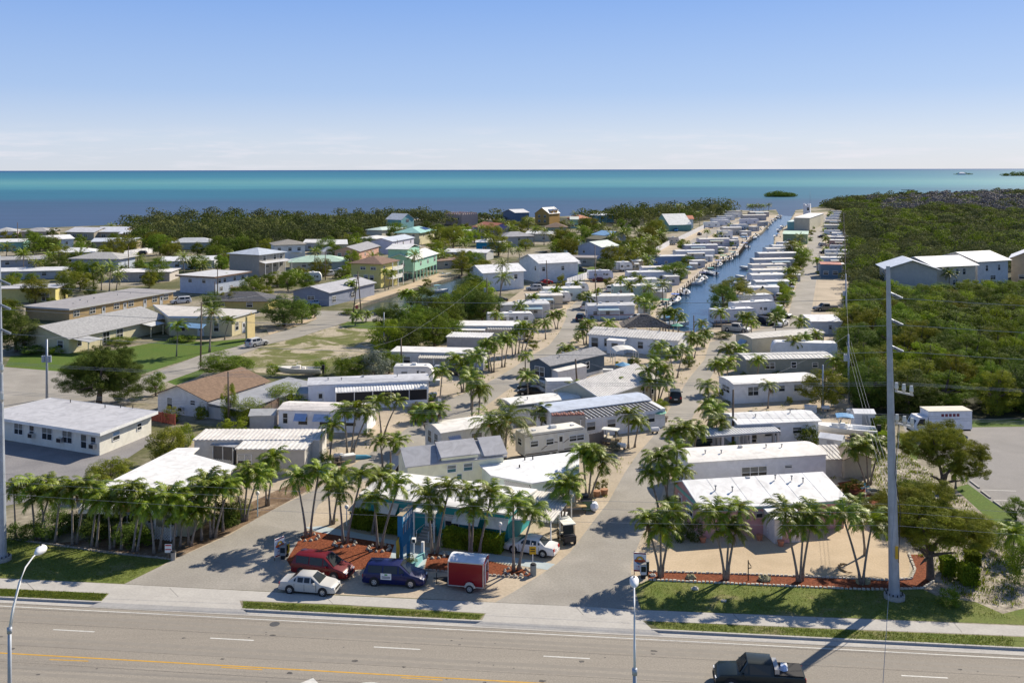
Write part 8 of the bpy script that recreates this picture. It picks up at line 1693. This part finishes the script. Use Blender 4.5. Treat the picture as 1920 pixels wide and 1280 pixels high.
# ------------------------------------------------------------------ broadleaf trees and shrubs
T_=[
   ("round orange green tree at the end of the plain white bow roof home",1543,765,92,78,'y',1),("bushy sea grape tree before the church lawn corner",427,705,115,50,'g',1),("small dark tree left of the brown shingle house",292,742,46,48,'g',1),("round trimmed fig tree by the chapel and white wall",533,612,92,62,'d',1),("small leafy tree right of the trimmed fig",566,606,40,50,'g',1),
   ("dark bushy tree left of the church hall",30,660,85,80,'d',1),("leafy tree behind the silver tree at the vacant lot corner",660,715,80,60,'g',1),("silver leafed tree beside the utility pole",704,715,70,62,'s',1),("green tree right behind the silver tree",730,700,60,48,'g',1),
   ("yellow leaved croton tree between clinic and long white roof home",312,870,75,75,'y',1),("olive bush tree behind the reception roof",205,925,100,70,'y',1),("vine covered stump tree at the brown shingle house",430,790,34,80,'b',1),("dark red leaved tree at the lean-to end",612,880,30,40,'d',1),("yellow green bush tree in front of the fluted porch home",783,790,40,40,'y',1),
   ("small bright tree beside the black jeep",1238,775,30,30,'b',1),("big round tree hanging over the canal on the right bank",1374,575,92,58,'y',1),("darker tree behind the round canal tree on the right bank",1356,590,60,60,'d',1),("large dark tree on the left canal bank behind the white homes",1262,528,66,40,'g',1),("leafy tree among trailers at the near canal bank",1216,590,44,48,'g',1),
   ("round tree with dark crown over the camper by the small lawn",1136,510,44,28,'d',1),("dark round tree at the side of the pale blue gable house",1134,495,20,24,'d',1),("tree right of the steel blue car by the white picket wall",1052,545,26,32,'y',1),("tree over the blue pickup",1282,470,26,24,'b',1),
   ("leafy tree by the beige lone caravan",1282,476,26,28,'g',1),("dark pine tree near the pale yellow house",122,560,38,48,'d',1),("bare stemmed tree in front of the pale yellow house",66,568,52,52,'y',1),("small bush tree at the pale yellow house",96,570,18,14,'g',1),("orange tipped tree behind the chapel wing",20,600,50,40,'g',1),
   ("dense tree right of the mansard block",482,545,34,32,'g',1),("tree at the foot of the tall grey house",548,532,44,30,'g',1),("umbrella tree standing by the third condominium",1857,530,40,46,'b',1),("leafy tree at the right edge by the truck lot",1905,975,50,45,'g',1)]
for lab,x,y,w_,h_,lf,dp in T_:tree(lab,x,y,w_,h_,lf,depth=dp)
tree("big spreading fig tree with pale trunk right of the steel pole",1745,1086,220,182,'y',multi_=((0,0,.28,.62,.62),(-.3,.1,.38,.5,.5),(.28,-.05,.3,.55,.5),(.1,.25,.45,.5,.55),(-.12,.3,.4,.5,.5),(.42,.15,.22,.36,.4)))
tree("large tree with bare branches beside the box truck lot",1770,945,165,160,'y',multi_=((0,0,.35,.62,.65),(-.32,.05,.5,.42,.42),(.3,0,.25,.5,.5),(.05,.2,.5,.55,.5),(.42,.1,.45,.3,.3)))
tree("leafy tree behind the steel pole left of the fig tree",1704,985,105,105,'g',multi_=((0,0,.2,.7,.7),(-.25,.1,.1,.5,.5),(.3,.1,.3,.5,.5)))
tree("big dark casuarina tree by the left parking lot",185,757,165,108,'d',multi_=((0,0,.1,.62,.95),(-.3,.1,.12,.5,.62),(.3,.05,.0,.5,.75),(-.12,.2,.28,.42,.72),(.14,.2,.2,.5,.8)))
B_=[("dark green flowering shrubbery under the left palm row, left part",95,1005,90,60,'d'),("dark shrub with red flowers before the reception building",175,1012,70,50,'d'),("dark shrub with red flowers left of the lattice porch",240,1022,80,52,'d'),("leafy shrub left of the lattice porch posts",272,1020,40,40,'g'),
   ("dark hedge shrub behind the road side palms",420,985,60,55,'d'),("low shrub between the left palms and the street lamp post",385,965,50,50,'g'),("spiky dwarf palm clump on the right verge beside the boulders",1780,1135,50,40,'g'),
   ("big palm shrub at the right edge of the verge",1915,1090,70,100,'g'),("dark thicket behind the fig tree",1720,1010,80,60,'d'),("dark thicket under the fig tree right side",1850,1030,70,55,'d'),("thicket left of the steel pole behind the yard",1690,960,70,70,'g'),
   ("fan palm shrub in front of the bright seamed roof home",1517,838,56,46,'g'),("blue grey agave beside the golf cart",1151,846,30,26,'s'),("dense shrubs at the foot of the right side palm clump",1265,1010,60,75,'d'),("low shrub by the pink house corner",1302,1012,44,45,'d'),("shrub below the palm clump by the long white home",1258,960,44,36,'g'),
   ("leafy row of shrubs along the grey lean-to, lower part",470,790,85,50,'b'),("leafy row of shrubs along the grey lean-to, upper part",535,762,90,50,'b'),("yellow green shrubs left of the tin shed",440,815,60,40,'b'),("shrubs before the white gable wall, left",322,790,40,34,'y'),("shrubs before the white gable wall, right",378,785,34,36,'b'),
   ("shrub between the tin roof and the yellow croton",345,835,44,50,'b'),("bush by the vacant lot at the old boat",512,705,34,30,'b'),("bush right of the old boat",600,700,40,30,'g'),("dark hedge along the church hall front, left",62,664,50,22,'d'),("shrub at the church hall porch",104,665,32,20,'b'),("hedge shrub by the louvred windows",225,645,70,16,'g'),("yellow green bushes behind the long home screens",783,790,36,36,'y'),
   ("leafy shrub patch under the side canal palms, left",660,588,60,12,'g'),("leafy shrub patch along the side canal, right",715,589,56,12,'g'),("hedge before the canal end trailer",1356,634,40,16,'d'),("dark hedge in front of the near left bank trailer, left",1120,626,44,20,'d'),("dark hedge in front of the near left bank trailer, right",1152,628,40,18,'d'),
   ("yellow flowering shrub by the street at the gable house",1238,790,26,14,'y'),("shrubs below the chapel palm",345,640,60,14,'g'),("tall shrub by the mint stilt house",800,535,22,18,'y'),("shrubs between truck and lawn",1660,812,40,36,'d'),("clipped shrub stack near the steel pole, upper",1645,800,20,16,'d'),("clipped shrub stack near the steel pole, middle",1654,826,26,16,'d'),("bright green shrub in the red mulch right of the pink house",1580,925,30,24,'g'),("rusty brown dry shrub right of the tin shed",1602,915,40,20,'y')]
for lab,x,y,w_,h_,lf in B_:bush(lab,x,y,w_,h_,lf)
for lab,x,y,w_,h_ in(("left clipped bush right of the fig trunk",1782,1080,1.1,1.25),("back clipped bush right of the fig trunk",1828,1060,1.1,.9),("front clipped bush right of the fig trunk",1822,1098,1.4,1.3),("clipped bush behind the powerboat trailer",1648,806,1.8,1.3),("clipped bush between powerboat and steel pole",1656,832,2.2,1.1)):
 s_=G(x,y).y/FPX;hedge(lab,(x-w_/2/s_,y),(x+w_/2/s_,y),w_,h_,'b',name="clipped_bush",n=4200,cat="bush")
# woods right behind the vacant lot and along the side canal: trees one can tell apart
def thicket(where,spots,leafs_,wr=(40,66),hr=(.8,1.05),group=None,noun=None):
 for i,(x,y)in enumerate(sorted(spots)):
  w_=random.uniform(*wr)*1.18;lf=random.choice(leafs_);a={'g':'green','y':'olive','d':'dark','b':'bright','s':'silvery'}[lf]
  lab=f"{a} tree {where}, {nth(i)} from left" if i<29 else f"{a} tree {where}, {nth(len(spots)-1-i)} from right"
  tree(lab,x,y,w_,w_*random.uniform(*hr),lf,group=group or "trees "+where)
thicket("between vacant lot and white flat homes",[(725,665),(745,650),(770,640),(790,628),(812,632),(835,625),(760,665),(800,615),(828,606),(850,612),(780,655),(735,640),(815,650),(850,640)],'ggbd',(44,66))
thicket("in the clump right of the side canal end",[(860,590),(880,578),(895,590),(880,605),(905,605),(900,560),(925,595),(905,575),(893,540),(885,560)],'gdyb',(40,62))
thicket("between the houses and the side canal",[(870,500),(892,505),(845,497),(905,515),(866,515),(830,470),(815,480),(850,465),(870,460),(840,455),(820,458),(890,455),(925,460),(935,480),(1055,470),(1065,485),(1045,478),(1100,455),(1075,475),(1120,448)],'gyyb',(24,44))
thicket("among palms between the blue roof and the A frame",[(1175,480),(1190,490),(1205,495),(1160,488),(1145,495),(1210,480),(1225,470),(1215,462),(1240,462),(1185,468),(1200,460),(1230,450),(1170,455),(1220,498),(1160,505),(1155,475),(1190,505),(1178,500),(1232,440),(1212,448)],'gyyd',(20,38))
thicket("around the left bungalows",[(90,475),(75,470),(62,478),(150,482),(195,490),(215,485),(240,475),(265,462),(300,478),(320,490),(370,480),(395,488),(410,495),(425,500),(405,478),(430,480),(450,478),(465,480),(290,468),(110,495),(140,500),(125,540),(140,525),(150,515),(110,515),(85,512),(375,508),(415,510),(360,505),(10,590),(12,560),(20,540),(280,540),(290,530),(300,520)],'ggyd',(22,42))
thicket("among the pastel houses below the shoreline woods",[(650,455),(670,450),(690,455),(705,445),(665,465),(640,462),(620,465),(690,470),(860,440),(875,435),(905,430),(930,432),(950,430),(960,440),(1010,450),(1045,448),(1055,430),(1095,435),(1110,432),(1165,430),(1175,440),(1190,432),(1100,445),(1135,440),(990,432),(975,445),(835,440),(820,440),(800,432),(985,470),(960,455)],'gyyd',(14,27))
thicket("along the straight street on the canal side",[(1470,575),(1476,565),(1468,555),(1482,538),(1492,525),(1506,495),(1500,505),(1488,482),(1510,485),(1454,590),(1460,605)],'gyb',(22,34))
thicket("at the far left between church and motel",[(15,640),(48,645),(5,615),(150,545),(175,538),(395,585),(430,580),(455,575)],'dgy',(30,46))

thicket("behind the far left roofs",[(8,455),(30,452),(60,450),(100,452),(120,458),(150,460),(165,474),(190,478),(215,462),(285,455),(258,458),(40,490),(100,470),(58,535),(30,530),(170,555),(232,515),(260,510),(275,515),(322,470),(410,470),(440,468),(470,470),(500,475)],'ggyd',(17,28))
thicket("in yards between mansard block and yellow house",[(500,540),(520,538),(562,530),(540,545),(600,520),(640,530),(655,520),(575,545),(470,560),(440,565),(500,560),(420,545),(660,505),(650,545),(590,595),(610,480),(630,490),(780,500),(800,508),(820,498),(745,455),(700,480)],'ggyb',(22,40))
thicket("along the wall of the empty trailer lot",[(1226,486),(1216,510),(1250,520),(1290,500),(1232,525),(1190,530),(1140,540)],'gyb',(18,30))
thicket("between homes of the middle block",[(1075,750),(1005,790),(1130,765),(1030,800),(980,705),(1225,680),(1190,690),(1290,690),(1000,655),(1085,640)],'bgy',(16,26))
bl_=[(x,y)for x,y in((120,968),(150,966),(180,972),(215,975),(250,968),(430,960),(445,945),(60,985),(30,990))]
for i,(x,y)in enumerate(sorted(bl_)):bush(f"dark leafy shrub growing behind the left palm row, {nth(i)} from left",x,y+25,random.uniform(44,64),random.uniform(34,50),random.choice('dgd'),group="shrubs behind the left palm row")
def shrubs(where,spots,leafs_,wr,group=None):
 for i,(x,y)in enumerate(sorted(spots)):bush(f"{nth(i) if i < 29 else nth(i-29)+' last'} shrub {where}, counted from left",x,y,random.uniform(*wr),random.uniform(*wr)*.7,random.choice(leafs_),group="shrubs "+where)
shrubs("between the left bank trailers",[(1110,602),(1195,600),(1198,580),(1096,580),(1232,556),(1148,557),(1165,545),(1236,543),(1176,531),(1266,531),(1200,520),(1266,518),(1216,500),(1292,498),(1262,487),(1344,486),(1350,476),(1308,463),(1372,462),(1346,450),(1392,441),(1406,433)],'gybd',(10,20))
shrubs("at the street ends of the right bank trailers",[(1462,578),(1464,564),(1482,549),(1474,538),(1490,525),(1478,515),(1492,503),(1497,494),(1492,482),(1492,475),(1518,452),(1522,440),(1522,430)],'gyb',(12,22))
shrubs("along the forest side trailers",[(1534,514),(1540,501),(1548,484),(1556,474),(1554,458),(1546,444),(1546,435),(1548,426),(1584,522),(1600,560)],'gyb',(9,16))
shrubs("round the homes of the left block",[(364,868),(604,860),(520,812),(690,815),(574,764),(810,752),(732,694),(910,690),(838,662),(920,662),(856,638),(912,614),(1004,612),(936,597),(1090,563),(990,640),(1100,560)],'gybd',(16,30))
shrubs("round the homes right of the main street",[(1350,745),(1360,760),(1480,757),(1374,838),(1400,836),(1545,838),(1395,708),(1460,706),(1562,704),(1402,668),(1440,672),(1550,665),(1512,632)],'gybd',(14,30))
palms("scattered among the left bungalows",[(92,505,92,480),(150,500,150,478),(256,500,258,482),(440,500,441,480),(380,515,379,495),(12,480,12,462),(108,482,108,466),(270,470,270,455)],'coco',noun="tall feather palm")
palms("scattered among the pastel houses",[(668,478,668,455),(700,500,700,482),(830,500,830,480),(868,480,868,455),(900,452,901,430),(958,452,958,430),(1020,460,1021,435),(1046,470,1046,448),(1090,450,1090,430)],'coco',noun="tall feather palm")
palms("among the trees left of the A frame",[(1148,470,1148,445),(1168,462,1168,438),(1182,500,1182,470),(1198,488,1198,458),(1222,478,1222,452),(1236,460,1236,440),(1216,450,1216,428)],'coco',noun="tall feather palm")
# ------------------------------------------------------------------ the forest right of the straight street
def inpoly(x,y,P):
 c=False
 for(x0,y0),(x1,y1)in zip(P,P[1:]+P[:1]):
  if(y0>y)!=(y1>y)and x<(x1-x0)*(y-y0)/(y1-y0)+x0:c=not c
 return c
near_poly=[G(*p).xy.to_tuple()for p in((1604,758),(1598,640),(1594,560),(1660,556),(1780,556),(1960,545),(2060,560),(2120,640),(2120,770),(1800,774),(1700,772),(1650,775))]
xs=[p[0]for p in near_poly];ys=[p[1]for p in near_poly];pts_=[];tries=0
while len(pts_)<285 and tries<30000:
 tries+=1;x,y=random.uniform(min(xs),max(xs)),random.uniform(min(ys),max(ys))
 if inpoly(x,y,near_poly)and all((x-a)**2+(y-b)**2>4.4**2 for a,b in pts_):pts_.append((x,y))
pts_.sort(key=lambda p:p[1]);rk_={}
for k in range(0,len(pts_),26):
 for j,p in enumerate(sorted(pts_[k:k+26],key=lambda p:p[0]/p[1])):rk_[p]=(k//26,j)
for i,(x,y)in enumerate(pts_):
 lf=random.choice('ggggdddyb');v=random.randrange(3);W=random.uniform(6.2,10.)*(1 if y<215 else .9);H=random.uniform(5.0,8.2)*(1 if y<200 else .82 if y<235 else .74);r_,j=rk_[(x,y)]
 lab=f"{dict(g='green', y='olive', d='dark', b='bright')[lf]} tree, {nth(j)} from left in the {nth(r_) if r_ else 'front'} rank of the wood by the truck lot"
 cr_,tr=tree_variant('l' if y<175 else 'm',lf,v if y>=175 else v%2);root=thing("woodland_tree",lab,"tree",(x,y,0),0,"trees in the wood by the truck lot");rz=random.uniform(0,6.28)
 link(cr_,"crown",root,(0,0,-.8),rz,(W,W,H));link(tr,"trunk",root,(0,0,0),rz,(W,W,H))
def wood(name,label,poly_px,space,hgt,mats_,k0,cat,bare=None,wide=(.9,1.3),leaf=.034):
 """a far wood as one mass: leaf clumps crown by crown, coarser with distance"""
 P=[G(*p).xy.to_tuple()for p in poly_px];xs=[p[0]for p in P];ys=[p[1]for p in P];C,U,V,M=[],[],[],[];x0=min(xs)
 y=min(ys)
 while y<max(ys):
  sp=space*(1 if y<450 else 1.3 if y<800 else 1.8);x=x0
  while x<max(xs):
   px,py=x+random.uniform(-.45,.45)*sp,y+random.uniform(-.45,.45)*sp;x+=sp
   if not inpoly(px,py,P):continue
   pxl=FPX*px/py
   if abs(pxl)>1250:continue
   k=int(k0*2.4*min(1,(260/py))**1.1)+40;W=sp*random.uniform(*wide)/1.6;h=hgt*random.choice([.65,.8,.9,1.,1.1,1.35])*(1.0+.25*math.sin(px*.045+1)*math.sin(py*.03))
   nc=9;cd=rand_dirs(nc,.3)*np.array([W*.75,W*.75,h*.33])+np.array([px,py,h*.62]);i=rng.integers(0,nc,k);dd=rand_dirs(k,.2)
   C.append(cd[i]+dd*np.array([W*.42,W*.42,h*.22]));nn=dd*1.2+rand_dirs(k)*.7+np.array([0,0,.3]);nn /= np.linalg.norm(nn,axis=1,keepdims=True);t_=np.cross(nn,rand_dirs(k));t_ /= np.linalg.norm(t_,axis=1,keepdims=True)
   sz=leaf*sp*max(1,(py/260))**.45*rng.uniform(.6,1.3,(k,1));U.append(t_*sz);V.append(np.cross(nn,t_)*sz*.7)
   M.append(np.full(k,(bare(px,py)if bare else 0)or random.choice(range(len(mats_)-(1 if bare else 0)))))
  y+=sp
 o=link(quad_mesh(name,np.concatenate(C).astype(np.float32),np.concatenate(U).astype(np.float32),np.concatenate(V).astype(np.float32),mats_,np.concatenate(M)),name);return tag(o,label,cat,kind='stuff')
leaf_far=mat("far_mangrove",(0.128,0.146,0.049),.85,0,col2=(0.061,0.076,0.032),scale=.06,transl=.2,spec=.08);leaf_far2=mat("far_mangrove_light",(0.177,0.189,0.055),.85,0,col2=(0.091,0.104,0.039),scale=.06,transl=.2,spec=.08)
bare_m=mat("bare_mangrove_twigs",(.26,.23,.21),.9,0,col2=(.17,.155,.145),scale=.06)
b0_=G(1680,400);
def bare_band(x,y):
 py_=HOR+FPX*CAM_H/y;px_=960+FPX*x/y;top=372+8*math.sin(px_*.02);bot=404+5*math.sin(px_*.03+1)
 return 3 if(px_>1620 and top<py_<bot and random.random()<min(.72,(px_-1600)/200))else 0
wood("mangrove_forest","wide mangrove forest stretching from the condominiums to the bay on the right",[(1597,557),(1594,470),(1590,400),(1556,392),(1552,388),(1620,378),(1700,371),(1920,364),(2300,358),(2300,500),(1960,500),(1900,512),(1830,518),(1660,526),(1640,556)],6.6,5.6,[leaf_far,leaf_far2,leafg,bare_m],420,"mangrove forest",bare_band)
wood("shoreline_woods","dark belt of shoreline mangroves behind the houses left of the canal",[(245,466),(242,426),(500,418),(800,413.5),(830,413),(838,425),(780,424),(735,432),(640,455),(600,462),(470,468),(400,462)],8,6.6,[leaf_far,leaf_far2,leafd],260,"mangrove woods")
wood("shoreline_woods","dark belt of shoreline mangroves behind the A frame house down to the canal mouth lot",[(870,414),(960,413),(963,420),(890,424)],9,6.5,[leaf_far,leaf_far2,leafd],200,"mangrove woods")
wood("shoreline_thicket","mangrove belt between the A frame house and the canal mouth trailers",[(1090,411),(1150,406),(1385,397.5),(1375,401),(1330,417),(1300,424),(1260,420),(1225,426),(1160,424),(1105,420)],9,7.5,[leaf_far,leaf_far2,leafd],200,"mangrove woods")

blade=mat("grass_blade",(.17,.24,.035),.8,0,col2=(.12,.15,.04),scale=.5,transl=.3,spec=.1)
# grass blades on the verges and weeds on the sand
def tufts(name,label,polys,n,size,mats_,k=5,avoid=()):
 C=[];A=[[G(*p).xy.to_tuple()for p in P]for P in avoid]
 for P in polys:
  Q=[G(*p).xy.to_tuple()for p in P];xs=[p[0]for p in Q];ys=[p[1]for p in Q];c=0;tr=0
  while c<n//len(polys)and tr<n*12:
   tr+=1;x,y=random.uniform(min(xs),max(xs)),random.uniform(min(ys),max(ys))
   if inpoly(x,y,Q)and not any(inpoly(x,y,a)for a in A):C.append((x,y,0));c+=1
 C=np.repeat(np.array(C),k,0);m_=len(C);C=C+rng.normal(0,size*.8,(m_,3))*np.array([1,1,0]);d=rand_dirs(m_)*np.array([1,1,0]);h=size*rng.uniform(.5,1.3,(m_,1))
 C[:,2:]+=h*.5;up=np.array([[0,0,1.]])*h*.6+rand_dirs(m_)*h*.3
 return tag(link(quad_mesh(name,C.astype(np.float32),(d*size*.22).astype(np.float32),up.astype(np.float32),mats_,rng.integers(0,len(mats_),m_)),name),label,"grass",kind='stuff')
tufts("grass","short grass blades on the roadside verges",[[(1205,1098),(1300,1092),(1430,1098),(1640,1108),(1830,1130),(1900,1160),(1400,1148),(1206,1140)],[(0,1014),(100,1024),(310,1050),(233,1092),(0,1080)],[(456,1128),(905,1152),(896,1161),(456,1140)],[(1218,1166),(1900,1194),(1900,1212),(1240,1178)],[(0,1104),(200,1113),(188,1125),(0,1117)]],15000,.09,[blade,blade,leafy],3)
tufts("weeds","scattered weeds on the sandy ground of the park",[[(560,900),(720,700),(960,600),(1120,540),(1220,500),(1230,620),(1590,640),(1590,760),(1660,900),(1290,900),(1100,960),(640,990)],[(1600,850),(1700,850),(1900,1015),(1910,1140),(1800,1125),(1724,1040)]],3600,.22,[leafg,leafy,leafb],6,(roadA_l+roadA_r,roadB))
